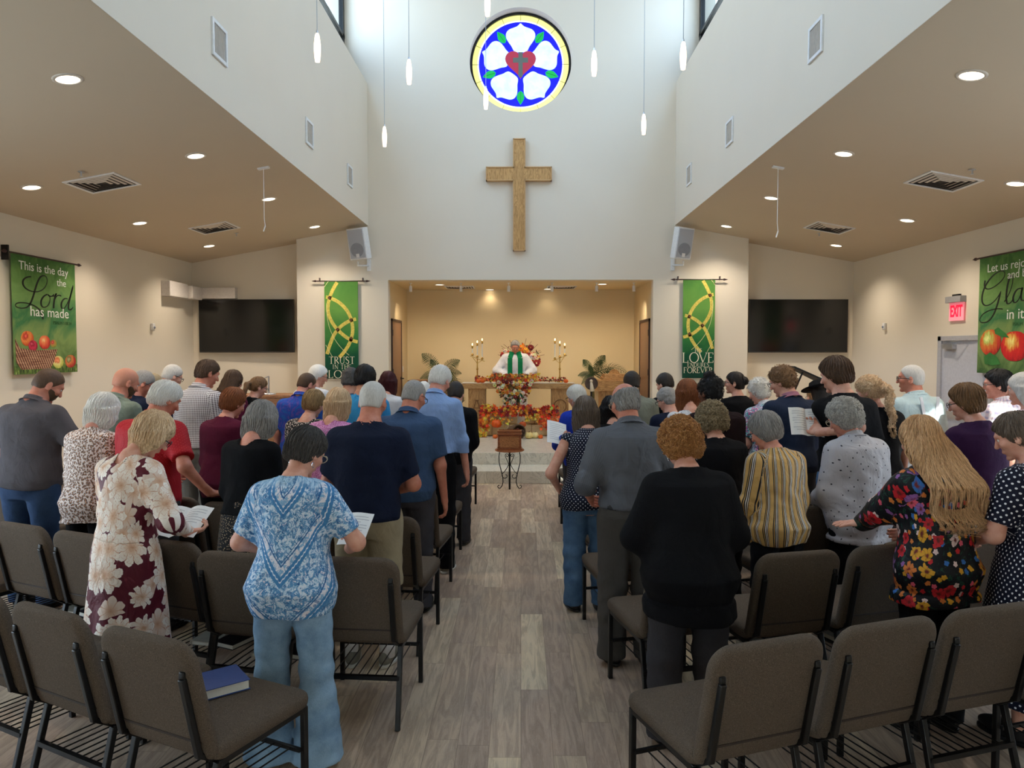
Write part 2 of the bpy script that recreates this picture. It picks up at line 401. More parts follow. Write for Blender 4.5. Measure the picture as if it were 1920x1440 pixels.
# ------------------------------------------------------------------ doors
DOORW = plain('door_brown_veneer', (150, 112, 84), .4); DOORF = plain('door_frame_dark', (60, 38, 34), .4)
for s, i, X in ((-1, 1, OPX0), (1, 2, OPX1)):
    y0, y1, z1 = 14.22, 15.25, PLAT + 2.13; xi = X - s * .02; a, b = sorted((X - s * .0, X - s * .03))
    fm = MB().box(a, b, y0 - .05, y0, PLAT, z1 + .05).box(a, b, y1, y1 + .05, PLAT, z1 + .05).box(a, b, y0 - .05, y1 + .05, z1, z1 + .05)
    d = struct('door_%d' % i, fm, DOORF)
    a, b = sorted((X, X - s * .02)); MB().box(a, b, y0, y1, PLAT, z1).build('door_leaf', DOORW, d)
    hy = y1 - .08
    MB().tube([(X - s * .02, hy, 1.36), (X - s * .08, hy, 1.36), (X - s * .085, hy - .13, 1.36)], .012).lathe([(0, 0), (.03, 0), (.03, .01), (0, .01)], 12, (X - s * .02, hy, 1.36), M=Matrix.Rotation(-s * PI / 2, 3, 'Y')).build('door_handle', BLACKM, d)
    for z in (PLAT + .25, PLAT + 1.1, PLAT + 1.85): MB().box(*sorted((X - s * .035, X - s * .02)), y0 - .02, y0 + .02, z, z + .12).build('door_hinge', BLACKM, d)
# grey exit door in the right wall
GREYD = plain('door_grey_paint', (186, 188, 196), .45); GREYF = plain('door_frame_grey', (172, 172, 176), .4)
y1 = at_x(1763, 632, SIDE).y; y0 = 10.03; z1 = 2.14; X = SIDE
d = struct('door_3', MB().box(X - .04, X + .0, y1 - .09, y1, 0, z1 + .0).box(X - .04, X, y0, y0 + .06, 0, z1).box(X - .04, X, y0, y1, z1 - .07, z1), GREYF, bevel=.004)
MB().box(X - .012, X, y0 + .06, y1 - .09, 0, z1 - .07).build('door_leaf', GREYD, d)
ALU = plain('brushed_aluminium', (190, 192, 198), .3, .8)
MB().box(X - .075, X - .012, y1 - .45, y1 - .17, z1 - .19, z1 - .12).build('door_closer', ALU, d)
MB().bar((X - .07, y1 - .25, z1 - .11), (X - .13, y1 - .5, z1 - .085), .012).bar((X - .13, y1 - .5, z1 - .085), (X - .04, y1 - .75, z1 - .06), .012).build('closer_arm', ALU, d)
MB().box(X - .09, X - .05, y0 + .12, y1 - .14, .98, 1.05).box(X - .06, X - .012, y1 - .22, y1 - .14, .96, 1.07).box(X - .06, X - .012, y0 + .1, y0 + .16, .96, 1.07).build('push_bar', ALU, d)

# ------------------------------------------------------------------ lettering
def text_mesh(txt, size, mat, name='lettering', parent=None, ext=.002, font=None, align='CENTER', sx=1.0, M=None, bold=0):
    cu = bpy.data.curves.new(name, 'FONT'); cu.body = txt; cu.size = size; cu.align_x = align; cu.align_y = 'CENTER'; cu.extrude = ext; cu.offset = bold
    cu.resolution_u = 3
    o = bpy.data.objects.new(name, cu); COL.objects.link(o)
    dg = bpy.context.evaluated_depsgraph_get(); me = bpy.data.meshes.new_from_object(o.evaluated_get(dg)); COL.objects.unlink(o); bpy.data.objects.remove(o)
    me.materials.clear(); me.materials.append(mat); me.name = name
    me.transform(Matrix.Diagonal((sx, 1, 1, 1)))
    if M is not None: me.transform(M)
    r = bpy.data.objects.new(name, me); COL.objects.link(r); r.parent = parent; return r

# ------------------------------------------------------------------ rose window
def rose():
    C = Vector((RC.x, FRONT + .25, RC.z)); Rg = .94
    root = tag(empty('window_rose', C), kind='structure'); root.name = 'window_6'
    M = Matrix.Rotation(PI / 2, 4, 'X')      # outline in x,z ; prism z -> -y
    k = 1.15
    blue = glow('stained_glass_blue', (6, 8, 240), 1.0); pale = None  # glass colours emit, standing in for daylight behind the window
    g = N('stained_glass_pale', .3); f = g.noise(g.coord(), 5, 4, .6); c = g.ramp(f, [(.3, srgb(186, 212, 240)), (.7, srgb(214, 230, 246))]); g.color(c); g.emit(c, .62); pale = g.m
    yel = glow('stained_glass_yellow', (240, 234, 140), .62); grn = glow('stained_glass_green', (6, 158, 70), .62); red = glow('stained_glass_red', (150, 44, 64), .55)
    gry = glow('stained_glass_grey', (78, 88, 86), .5); wht = glow('stained_glass_white', (236, 242, 250), .7)
    def disc(r, n=96): return [(r * math.cos(2 * PI * i / n), r * math.sin(2 * PI * i / n)) for i in range(n)]
    def ringm(r0, r1, z0, z1, n=96):
        mb = MB(); vs = []
        for z in (z0, z1):
            for r in (r0, r1): vs += [(r * math.cos(2 * PI * i / n), -z, r * math.sin(2 * PI * i / n)) for i in range(n)]
        fs = []
        for i in range(n):
            j = (i + 1) % n; fs += [(i, j, n + j, n + i), (2 * n + i, 3 * n + i, 3 * n + j, 2 * n + j), (i, 2 * n + i, 2 * n + j, j), (n + i, n + j, 3 * n + j, 3 * n + i)]
        return mb.add(vs, fs)
    ringm(.895, .95, -.03, .05).build('window_frame', BLACKM, root)
    ringm(.80, .90, 0, .012).build('yellow_border', yel, root)
    ringm(.775, .80, 0, .013).build('white_border', wht, root)
    MB().prism(disc(.78), 0, .010, M=M).build('blue_field', blue, root)
    mb = MB()
    for i in range(16):
        a = 2 * PI * i / 16 + PI / 2; mb.bar((.775 * math.cos(a), -.014, .775 * math.sin(a)), (.9 * math.cos(a), -.014, .9 * math.sin(a)), .006)
    mb.build('leading', BLACKM, root)
    def petal():
        half = [(0, .765), (.05, .70), (.13, .67), (.22, .64), (.275, .57), (.27, .48), (.22, .40), (.165, .33), (.14, .27), (.10, .22)]
        return half + [(-x, y) for x, y in reversed(half[1:])]
    def smooth(pts, it=2):
        for _ in range(it):
            q = []
            for i in range(len(pts)):
                a = pts[i]; b = pts[(i + 1) % len(pts)]
                q += [(a[0] * .75 + b[0] * .25, a[1] * .75 + b[1] * .25), (a[0] * .25 + b[0] * .75, a[1] * .25 + b[1] * .75)]
            pts = q
        return pts
    tip = petal(); ps = smooth(tip)
    for i in range(5):
        a = 2 * PI * i / 5
        rot = lambda p, a=a: (p[0] * math.cos(a) - p[1] * math.sin(a), p[0] * math.sin(a) + p[1] * math.cos(a))
        MB().prism([rot(p) for p in ps], .0, .016, M=M).build('white_petal', pale, root)
    for i in range(5):
        a = 2 * PI * i / 5 + PI / 5 + PI * 0
        rot = lambda p, a=a: (p[0] * math.cos(a) - p[1] * math.sin(a), p[0] * math.sin(a) + p[1] * math.cos(a))
        leaf = [(0, .74), (.04, .68), (.07, .62), (.065, .56), (.04, .51), (0, .485), (-.04, .51), (-.065, .56), (-.07, .62), (-.04, .68)]
        MB().prism([rot(p) for p in leaf], 0, .020, M=M).build('green_leaf', grn, root)
        MB().bar(*(Vector((rot((0, q))[0], -.021, rot((0, q))[1])) for q in (.50, .70)), .004).build('leaf_vein', BLACKM, root)
    heart = []
    for i in range(48):
        t = 2 * PI * i / 48; heart.append((16 * math.sin(t) ** 3 * .0178, (13 * math.cos(t) - 5 * math.cos(2 * t) - 2 * math.cos(3 * t) - math.cos(4 * t)) * .0178 + .03))
    MB().prism(heart, 0, .024, M=M).build('red_heart', red, root)
    MB().prism([(-.04, -.23), (.04, -.23), (.04, .03), (.14, .03), (.14, .12), (.04, .12), (.04, .22), (-.04, .22), (-.04, .12), (-.14, .12), (-.14, .03), (-.04, .03)], 0, .028, M=M).build('grey_cross', gry, root)
rose()

struct('wall_outer_right', MB().box(SIDE + .2, SIDE + .45, BACK, TVW + .2, 4.2, 10.6), UPPER)  # unseen wall outside, added to keep the sun out of the right clerestory
struct('wall_outer_back', MB().box(-2.6, SIDE + .4, BACK - 3.2, BACK - 3.0, 0, 5.0), UPPER)
# ================================================================== fixtures on ceilings and walls
def ceil_pt(px, py):
    d = ray(px, py); s = 1 if d.x > 0 else -1     # plane z = SOF - SLOPE*(s x - NAVE)
    t = (SOF + SLOPE * NAVE - CAM_H) / (d.z + SLOPE * s * d.x)
    return Vector((d.x * t, d.y * t, CAM_H + d.z * t)), s
def ceil_rot(s): return Matrix.Rotation(s * math.atan(SLOPE), 4, 'Y')
LAMP = glow('lamp_warm_diffuser', (255, 240, 214), 3.2)
TRIM = plain('fixture_trim', (205, 196, 184), .4)
POS = lambda i, n: ['nearest', 'second', 'third', 'fourth', 'fifth', 'sixth', 'farthest'][i]
lamps = {'left': [((127, 148), 'nearest the camera, beside the upper nave wall'), ((59, 351), 'nearest the left wall banner'), ((367, 292), 'between the near diffuser and the nave wall'), ((262, 418), 'left of the far air diffuser'),
                  ((504, 373), 'just beside the hanging pull cord'), ((590, 425), 'above the screen corner close to the front speaker'), ((392, 461), 'farthest back in the corner over the left screen')],
         'right': [((1822, 141), 'nearest the camera, high at right'), ((1582, 288), 'between nave wall and near diffuser'), ((1905, 344), 'at the right picture edge by the sprinkler'), ((1701, 413), 'between both air diffusers and the right wall'),
                   ((1446, 371), 'just beside the hanging pull cord'), ((1362, 424), 'next to the right hanging speaker'), ((1568, 460), 'farthest back in the corner over the right screen')]}
cl0 = thing('recessed_ceiling_light', 'x', 'ceiling light')
MB().lathe([(.088, -.002), (.088, -.010), (.112, -.006), (.114, 0)], 28).build('trim_ring', TRIM, cl0, smooth=True)
MB().lathe([(0, -.004), (.088, -.004)], 28).build('diffuser', LAMP, cl0)
first = True
for side in ('left', 'right'):
    for (px, py), w in lamps[side]:
        p, s = ceil_pt(px, py); o = cl0 if first else copy_tree(cl0); first = False
        o.location = p; o.rotation_euler = ceil_rot(s).to_euler()
        tag(o, 'recessed light in the %s ceiling, %s' % (side, w), 'ceiling light', 'recessed lights in the sloping side ceilings')
        l = bpy.data.lights.new('downlight_lamp', 'SPOT'); l.energy = 98; l.color = (1.0, .85, .68); l.spot_size = R_(125); l.spot_blend = .8; l.shadow_soft_size = .08
        lo = bpy.data.objects.new('downlight_lamp', l); COL.objects.link(lo); lo.location = p - Vector((0, 0, .03))
DARK = plain('vent_dark', (60, 56, 54), .7)
cd0 = thing('ceiling_diffuser', 'x', 'air vent'); W = .30
f = MB()
for k, (a, b) in enumerate(((.30, .27),)):
    f.box(-a, a, -a, -b, -.012, 0).box(-a, a, b, a, -.012, 0).box(-a, -b, -b, b, -.012, 0).box(b, a, -b, b, -.012, 0)
f.build('frame', WHITEP, cd0)
MB().box(-.27, .27, -.27, .27, -.003, 0).build('dark_throat', DARK, cd0)
for k in range(4):
    a = .245 - k * .055; m = MB()
    for sx, sy in ((1, 0), (-1, 0), (0, 1), (0, -1)):
        if sx: m.add([(sx * a, -a, -.006), (sx * a, a, -.006), (sx * (a - .022), a - .022, -.014), (sx * (a - .022), -a + .022, -.014)], [(0, 1, 2, 3)])
        else: m.add([(-a, sy * a, -.006), (a, sy * a, -.006), (a - .022, sy * (a - .022), -.014), (-a + .022, sy * (a - .022), -.014)], [(0, 1, 2, 3)])
    m.build('louvre', TRIM, cd0)
for i, ((px, py), w) in enumerate((((193, 343), 'large square air diffuser in the left ceiling nearest the left wall banner'), ((403, 427), 'square air diffuser in the left ceiling above the left screen'),
                                   ((1767, 340), 'large square air diffuser in the right ceiling nearest the camera'), ((1554, 427), 'square air diffuser in the right ceiling above the right screen'))):
    p, s = ceil_pt(px, py); o = cd0 if i == 0 else copy_tree(cd0); o.location = p; o.rotation_euler = ceil_rot(s).to_euler()
    tag(o, w, 'air vent', 'square ceiling diffusers')
sp0 = thing('fire_sprinkler', 'x', 'sprinkler')
MB().lathe([(0, -.002), (.035, -.006), (.038, 0)], 16).build('escutcheon', ALU, sp0, smooth=True)
MB().tube([(0, 0, 0), (0, 0, -.05)], .009).lathe([(0, -.052), (.02, -.05), (.02, -.047)], 12).build('sprinkler_head', ALU, sp0)
for i, ((px, py), w) in enumerate((((152, 322), 'small fire sprinkler above the near left air diffuser'), ((443, 437), 'small fire sprinkler right of the far left air diffuser'), ((1823, 318), 'small fire sprinkler beside the near right air diffuser'), ((1536, 437), 'small fire sprinkler beneath the far right air diffuser'))):
    p, s = ceil_pt(px, py); o = sp0 if i == 0 else copy_tree(sp0); o.location = p; tag(o, w, 'sprinkler', 'fire sprinklers')
for (px, py, py2, w) in ((494, 314, 434, 'white pull cord hanging from the left sloping ceiling'), (1459, 313, 445, 'white pull cord hanging from the right sloping ceiling')):
    p, s = ceil_pt(px, py); L = at(px, py, p.y).z - at(px, py2, p.y).z
    o = thing('ceiling_pull_cord', w, 'pull cord', p)
    MB().box(-.07, .07, -.03, .03, -.02, .01, M=ceil_rot(s)).build('ceiling_plate', WHITEP, o)
    MB().tube([(0, 0, 0), (0, 0, -L * .8), (.012, 0, -L * .92)], .004, 6).build('cord', PAPER, o)
    MB().tube([(.012, 0, -L * .91), (-.012, 0, -L)], .008, 6).build('pull_handle', WHITEP, o)
# nave wall vents
v0 = thing('wall_air_vent', 'x', 'air vent')
f = MB().box(0, .02, -.17, -.135, -.17, .17).box(0, .02, .135, .17, -.17, .17).box(0, .02, -.135, .135, -.17, -.135).box(0, .02, -.135, .135, .135, .17); f.build('frame', WHITEP, v0, bevel=.003)
m = MB()
for k in range(13): m.box(.001, .012, -.13 + k * .02, -.122 + k * .02, -.135, .135)
m.build('louvres', TRIM, v0); MB().box(0, .003, -.135, .135, -.135, .135).build('backing', plain('vent_grey', (120, 122, 128), .6), v0)
vi = 0
for s, lst in ((-1, ((410, 80), (579, 250), (655, 330))), (1, ((1531, 75), (1369, 248), (1293, 328)))):
    for k, (px, py) in enumerate(lst):
        p = at_x(px, py, s * NAVE); o = v0 if vi == 0 else copy_tree(v0); vi += 1
        o.location = p; o.rotation_euler = (0, 0, 0 if s < 0 else PI)
        tag(o, 'white louvred vent high on the %s nave wall, %s' % ('left' if s < 0 else 'right', ('nearest the camera', 'in the middle', 'farthest and next to the front wall')[k]), 'air vent', 'vents on the upper nave walls')
# pendants
pg = N('pendant_opal_glass', .35); t = pg.sep(pg.coord())[2]
pg.color(srgb(250, 238, 226)); pg.emit(srgb(255, 226, 196), 1.15); PG = pg.m
pd0 = thing('pendant_lamp', 'x', 'pendant lamp')
MB().lathe([(0, .17), (.014, .17), (.024, .15), (.036, .06), (.038, 0), (.034, -.08), (.026, -.14), (.020, -.14)], 20).build('glass_shade', PG, pd0, smooth=True)
MB().lathe([(0, -.139), (.021, -.139)], 16).build('bulb_opening', glow('pendant_bulb', (255, 246, 230), 2.5), pd0)
MB().lathe([(0, .20), (.010, .20), (.014, .165), (0, .165)], 12).build('socket_cap', ALU, pd0)
MB().tube([(0, 0, .19), (0, 0, 3.8)], .0045, 6).build('cord', plain('cord_grey', (168, 170, 174), .5), pd0)
for i, (px, py, dpx, w) in enumerate(((595, 92, 52, 'leftmost of the pendants, in front of the left upper windows'), (767, 137, 45, 'second largest left of the round window'), (721, 258, 37, 'lowest of the left pendants'), (911, 187, 38, 'over the lower left rim of the round window'),
                                      (914, 8, 47, 'only half in view at the top of the picture'), (1114, 121, 46, 'just right of the round window'), (1207, 235, 37, 'lowest of the right pendants'), (1281, 107, 50, 'rightmost, in front of the right upper windows'))):
    Y = .31 * 1400 / dpx; p = at(px, py, Y); o = pd0 if i == 0 else copy_tree(pd0); o.location = p
    for c in o.children:
        if c.name.startswith('cord'): c.scale = (1, 1, (TOP - p.z) / 3.8 * 1.0)
    tag(o, 'white glass pendant lamp, ' + w, 'pendant lamp', 'pendant lamps')
# wooden wall cross
OAK = wood('oak_cross', (158, 116, 66), (206, 162, 104), 'z', .6)
def zz(py, Y): return at(976, py, Y).z
Yc = FRONT - .12; xc = at(973.5, 360, Yc).x; z0, z1 = zz(469, Yc), zz(260, Yc); za, zb = zz(337.5, Yc), zz(313, Yc); xl, xr = at(912, 325, Yc).x, at(1034, 325, Yc).x; hw = .105
o = thing('wall_cross', 'large light oak cross mounted on the front wall under the round window', 'cross', (xc, Yc, 0)); xl -= xc; xr -= xc
MB().box(-hw, hw, .015, .11, z0, z1).build('upright', OAK, o)
OAKX = wood('oak_crossbar', (158, 116, 66), (206, 162, 104), 'z', .6)
MB().box(xl, -hw, .015, .11, za, zb).box(hw, xr, .015, .11, za, zb).build('crossbar', OAKX, o)
e = .018; fm = MB()
out = [(-hw, z0), (hw, z0), (hw, za), (xr, za), (xr, zb), (hw, zb), (hw, z1), (-hw, z1), (-hw, zb), (xl, zb), (xl, za), (-hw, za)]
for i in range(12):
    a, b = out[i], out[(i + 1) % 12]
    x0, x1 = sorted((a[0], b[0])); q0, q1 = sorted((a[1], b[1])); fm.box(x0 - e / 2, x1 + e / 2, 0, .11, q0 - e / 2, q1 + e / 2)
fm.build('edge_moulding', plain('oak_edge', (198, 158, 108), .45), o)
# hanging speakers
SPK = plain('speaker_grille', (176, 180, 188), .6, bump=.4, scale=900)
for s, nm, pts in ((-1, 'left', (650, 687, 428, 487)), (1, 'right', (1266, 1302, 427, 486))):
    Y = FRONT - .35; p0 = at(pts[0], pts[3], Y); p1 = at(pts[1], pts[2], Y); c = (p0 + p1) / 2; w = (p1.x - p0.x) * .47; h = (p1.z - p0.z) / 2
    o = thing('hanging_speaker', 'white loudspeaker angled out from the front wall by the %s ceiling corner' % nm, 'speaker', c); o.rotation_euler = (R_(10), s * R_(4), -s * R_(-14))
    MB().box(-w, w, 0, .20, -h, h).build('cabinet', WHITEP, o, bevel=.012)
    MB().box(-w * .86, w * .86, -.012, .002, -h * .9, h * .9).build('grille', SPK, o)
    MB().lathe([(0, 0), (w * .72, 0), (w * .74, .004), (0, .006)], 28, (0, -.012, -h * .38), M=Matrix.Rotation(PI / 2, 3, 'X')).build('woofer', plain('speaker_cone', (140, 144, 152), .6), o)
    MB().box(-.03, .03, -.02, -.01, -h * .86, -h * .62).build('badge', WHITEP, o)
    b = thing('speaker_bracket', 'white swivel bracket on the front wall holding the %s loudspeaker' % nm, 'bracket', (c.x - s * .10, FRONT, c.z - h - .07))
    bx = at(692 if s < 0 else 1261, 490, FRONT).x - b.location.x
    MB().box(bx - .035, bx + .035, -.03, 0, -.10, .12).build('wall_plate', WHITEP, b, bevel=.004)
    MB().tube([(bx, -.03, 0), (bx * .3 + s * .03, -.12, -.01), (s * .10 - bx * .2, -.22, -.02)], .016).tube([(s * .10 - bx * .2, -.2, -.02), (s * .10, -.25, .05)], .014).build('swivel_arm', WHITEP, b, smooth=True)
# screens
SCR = plain('screen_black_gloss', (7, 8, 10), .12, 0, .5, var=.0)
BEZ = plain('screen_bezel', (70, 68, 66), .3, .6)
for s, nm, q, rz in ((-1, 'left', (373, 551, 561, 661), -.02), (1, 'right', (1404, 1591, 561, 661), .0)):
    Y = TVW - .12; a = at(q[0], q[3], Y); b = at(q[1], q[2], Y); w = (b.x - a.x) / 2; h = (b.z - a.z) / 2
    o = thing('wall_screen', 'large black flat screen television on the %s rear wall' % nm, 'television', (a + b) / 2, rz)
    MB().box(-w, w, 0, .05, -h, h).build('bezel', BEZ, o, bevel=.004)
    MB().box(-w + .014, w - .014, -.004, .001, -h + .02, h - .014).build('display', SCR, o)
    MB().box(-.3, .3, .05, .12, -.2, .2).build('wall_mount', BLACKM, o)
# white boxes left of the screen
GB = plain('box_grey_white', (206, 200, 194), .5)
a = at(376, 561, TVW - .12); b = at(441, 540, TVW - .12)
o = thing('wireway_box', 'long pale grey wiring box above the left screen', 'wiring box', (a.x, TVW, a.z + .01)); MB().box(0, b.x - a.x, -.13, 0, 0, b.z - a.z).build('box_body', GB, o, bevel=.006)
p = at_x(333, 556, -SIDE); o = thing('wall_amplifier_box', 'pale box unit on the left wall beside the wiring box', 'wiring box', (-SIDE, 13.4, a.z - .02)); MB().box(0, .16, -.35, .35, 0, .27).build('box_body', GB, o, bevel=.01)
MB().box(0, .24, .36, .78, .0, .24).build('box_end', GB, o, bevel=.01)
for s, (px, py), nm in ((-1, (284, 613), 'left'), (1, (1661, 612), 'right')):
    p = at_x(px, py, s * SIDE); o = thing('motion_sensor', 'small white motion sensor on the %s side wall' % nm, 'sensor', p)
    MB().box(*sorted((0, -s * .05)), -.04, .04, -.06, .06).build('sensor_housing', WHITEP, o, bevel=.012); MB().sphere((-s * .05, 0, -.01), .022).build('sensor_lens', plain('lens_grey', (150, 160, 180), .2), o, smooth=True)
# exit sign
p = at_x(1797, 579, SIDE); o = thing('exit_sign', 'lit red EXIT sign over the grey door', 'exit sign', p)
MB().box(-.09, 0, -.19, .19, .09, .18).build('lamp_housing', plain('sign_grey', (150, 150, 152), .4), o, bevel=.006)
MB().box(-.05, -.01, -.08, .08, .18, .21).build('top_cap', BLACKM, o)
ed = N('exit_acrylic', .2); ed.color(srgb(240, 176, 186)); ed.emit(srgb(255, 120, 140), .35)
MB().box(-.03, -.02, -.18, .18, -.17, .09).build('acrylic_plate', ed.m, o)
RM = glow('exit_red', (250, 20, 50), 1.3)
MT = Matrix.Translation((-.032, 0, -.04)) @ Matrix.Rotation(-PI / 2, 4, 'Z') @ Matrix.Rotation(PI / 2, 4, 'X')
text_mesh('EXIT', .23, RM, 'exit_lettering', o, .003, sx=.62, M=MT, bold=.006)
# alcove ceiling fixtures
for i, (px, w) in enumerate(((184, 'leftmost'), (533, 'second from left'), (863, 'third from left'), (1163, 'third from right'), (1472, 'second from right'), (1730, 'rightmost'))):
    X = 720 + px / 3.692; Y = FRONT + .62; p = at(X, 535, Y)
    if i == 0: ts = thing('track_spotlight', 'x', 'spotlight'); MB().lathe([(0, -.17), (.028, -.17), (.03, -.16), (.03, -.06), (.0, -.05)], 16).build('lamp_can', WHITEP, ts, smooth=False); MB().tube([(0, 0, 0), (0, 0, -.07)], .008, 6).lathe([(0, 0), (.03, 0), (.03, -.01), (0, -.012)], 14).build('ceiling_stem', WHITEP, ts); o = ts
    else: o = copy_tree(ts)
    o.location = (p.x, Y, OPZ); tag(o, 'small white cylinder spotlight under the alcove ceiling, ' + w, 'spotlight', 'alcove spotlights')
    l = bpy.data.lights.new('alcove_spot_lamp', 'SPOT'); l.energy = 30; l.color = (1, .82, .60); l.spot_size = R_(100); l.spot_blend = .9; l.shadow_soft_size = .05
    lo = bpy.data.objects.new('alcove_spot_lamp', l); COL.objects.link(lo); lo.location = (p.x, Y, OPZ - .19); lo.rotation_euler = (R_(38), 0, 0)
al = None
for px, py, w in ((385, 50, 'nearest the left'), (733, 84, 'left of centre'), (1135, 80, 'right of centre'), (1512, 46, 'nearest the right')):
    p = at_z(720 + px / 3.692, 520 + py / 3.692, OPZ)
    o = copy_tree(cl0); o.location = p; o.rotation_euler = (0, 0, 0); tag(o, 'round recessed light in the alcove ceiling, ' + w, 'ceiling light', 'recessed lights in the alcove')
    l = bpy.data.lights.new('alcove_downlight_lamp', 'SPOT'); l.energy = (20 if p.y < 15.2 else 5); l.color = (1, .82, .60); l.spot_size = R_(130); l.spot_blend = .8; l.shadow_soft_size = .08
    lo = bpy.data.objects.new('alcove_downlight_lamp', l); COL.objects.link(lo); lo.location = p - Vector((0, 0, .03))
for px, w in ((525, 'left'), (1228, 'right')):
    p = at_z(720 + px / 3.692, 520 + 68 / 3.692, OPZ); o = copy_tree(cd0); o.location = p; o.rotation_euler = (0, 0, 0); tag(o, 'small square air diffuser in the alcove ceiling at the ' + w, 'air vent', 'alcove diffusers')
for s, px in ((-1, 755), (1, 1199)):
    X = OPX0 if s < 0 else OPX1; p = at_x(px, 692, X); MBo = MB().box(*sorted((0, -s * .01)), -.035, .035, -.06, .06).build('light_switch', WHITEP, None, bevel=.003, loc=p)
    tag(MBo, 'white light switch beside the %s alcove door' % ('left' if s < 0 else 'right'), 'light switch')
# ================================================================== stacking chairs
g = N('chair_tweed_fabric', .9, 0, .15); v = g.coord()
f1 = g.noise(v, 420, 2, .6); f2 = g.noise(g.map(v, (1, 1, 1)), 900, 1)
g.color(g.mix(g.step(f2, .45, .62), g.ramp(f1, [(.3, srgb(76, 65, 56)), (.55, srgb(108, 95, 82)), (.75, srgb(140, 125, 108))]), srgb(66, 56, 48))); g.bump(f1, .5, .0015); TWEED = g.m
PIPE = plain('chair_piping', (52, 40, 34), .7)
def rrect(w, h0, h1, r, rb, n=8):
    pts = []
    for cx, cz, a0, rr in ((w - r, h1 - r, 0, r), (-w + r, h1 - r, PI / 2, r), (-w + rb, h0 + rb, PI, rb), (w - rb, h0 + rb, 3 * PI / 2, rb)):
        for i in range(n + 1):
            a = a0 + PI / 2 * i / n; pts.append((cx + rr * math.cos(a), cz + rr * math.sin(a)))
    return pts
def cushion(outline, t, rnd, M, puff=.0):
    """rounded slab: rings shrink towards both faces"""
    mb = MB(); n = len(outline); cx = sum(p[0] for p in outline) / n; cz = sum(p[1] for p in outline) / n; vs = []; rows = []
    for k in range(9):
        a = -PI / 2 + PI * k / 8; ins = rnd * (1 - math.cos(a)); z = (t / 2 - rnd) * (1 if a > 0 else -1 if a < 0 else 0) + rnd * math.sin(a)
        rows.append((ins, z))
    rows = [(.10, -t / 2 - puff * .6), (.05, -t / 2 - puff * .3)] + rows + [(.05, t / 2 + puff * .5), (.10, t / 2 + puff * .9)]
    for ins, z in rows:
        for p in outline:
            dx, dz = p[0] - cx, p[1] - cz; L = math.hypot(dx, dz); sx = max(0, abs(dx) - ins) / max(abs(dx), 1e-6); sz = max(0, abs(dz) - ins) / max(abs(dz), 1e-6)
            vs.append(M @ Vector((cx + dx * sx, cz + dz * sz, z)))
    R = len(rows); fs = [(i * n + k, i * n + (k + 1) % n, (i + 1) * n + (k + 1) % n, (i + 1) * n + k) for i in range(R - 1) for k in range(n)]
    fs += [tuple(range(n))[::-1], tuple(range((R - 1) * n, R * n))]
    return mb.add(vs, fs)
def make_chair():
    t = thing('stacking_chair', 'x', 'chair')
    seat = rrect(.255, -.255, .255, .045, .03, 4)
    o = cushion(seat, .075, .03, Matrix.Translation((0, .0, .445)), .010).build('seat', TWEED, t, smooth=True)
    # back: tilted plane
    tilt = R_(13); Mb = Matrix.Translation((0, -.245, .40)) @ Matrix.Rotation(PI / 2 + tilt, 4, 'X')
    b = cushion(rrect(.245, .03, .505, .085, .02, 8), .055, .025, Mb, .006).build('backrest', TWEED, t, smooth=True)
    d = Vector((0, -math.sin(tilt), math.cos(tilt))); nrm = Vector((0, -math.cos(tilt), -math.sin(tilt)))
    base = Vector((0, -.245, .40)); P = lambda x, h, o_: base + Vector((x, 0, 0)) + d * h + nrm * o_
    MB().bar(P(-.215, .115, .031), P(.215, .115, .031), .010, .008).build('piping', PIPE, b)
    for s in (-1, 1):
        m = MB(); m.bar(P(s * .205, .06, .044), P(s * .205, .385, .038), .026, .022); m.bar(P(s * .205, .385, .038), P(s * .205, .41, .030), .024, .014)
        m.bar(P(s * .205, .07, .044), Vector((s * .205, -.225, .405)), .026, .022)
        m.build('back_frame', BLACKM, t, bevel=.004)
        MB().bar((s * .222, -.23, .40), (s * .228, -.335, 0), .025, .025).build('leg', BLACKM, t, bevel=.003)
        MB().bar((s * .232, .225, .415), (s * .232, .225, 0), .025, .025).build('leg', BLACKM, t, bevel=.003)
        MB().bar((s * .232, .237, .405), (s * .222, -.235, .395), .022, .025).build('side_rail', BLACKM, t, bevel=.003)
    for a, b, w_ in (((-.225, -.275, .245), (.225, -.275, .245), .022), ((-.232, .20, .235), (.232, .20, .235), .016), ((-.22, .235, .40), (.22, .235, .40), .02)):
        MB().bar(a, b, w_).build('stretcher', BLACKM, t)
    m = MB()
    for k in range(9): x = -.18 + k * .045; m.tube([(x, -.27, .242), (x, .20, .235)], .0035, 5)
    m.build('book_rack', BLACKM, t)
    return t
CH0 = make_chair(); _chu = [False]
def place_chair(x, y, rz, label, group=None):
    c = CH0 if not _chu[0] else copy_tree(CH0); _chu[0] = True
    if 'group' in c: del c['group']
    c.location = (x, y, 0); c.rotation_euler = (0, 0, R_(rz)); tag(c, label, 'chair', group or 'brown tweed chairs set out in rows'); return c
GEN = 'brown tweed stacking chair, mostly hidden among the standing people'
C_ = 'brown tweed stacking chair, '
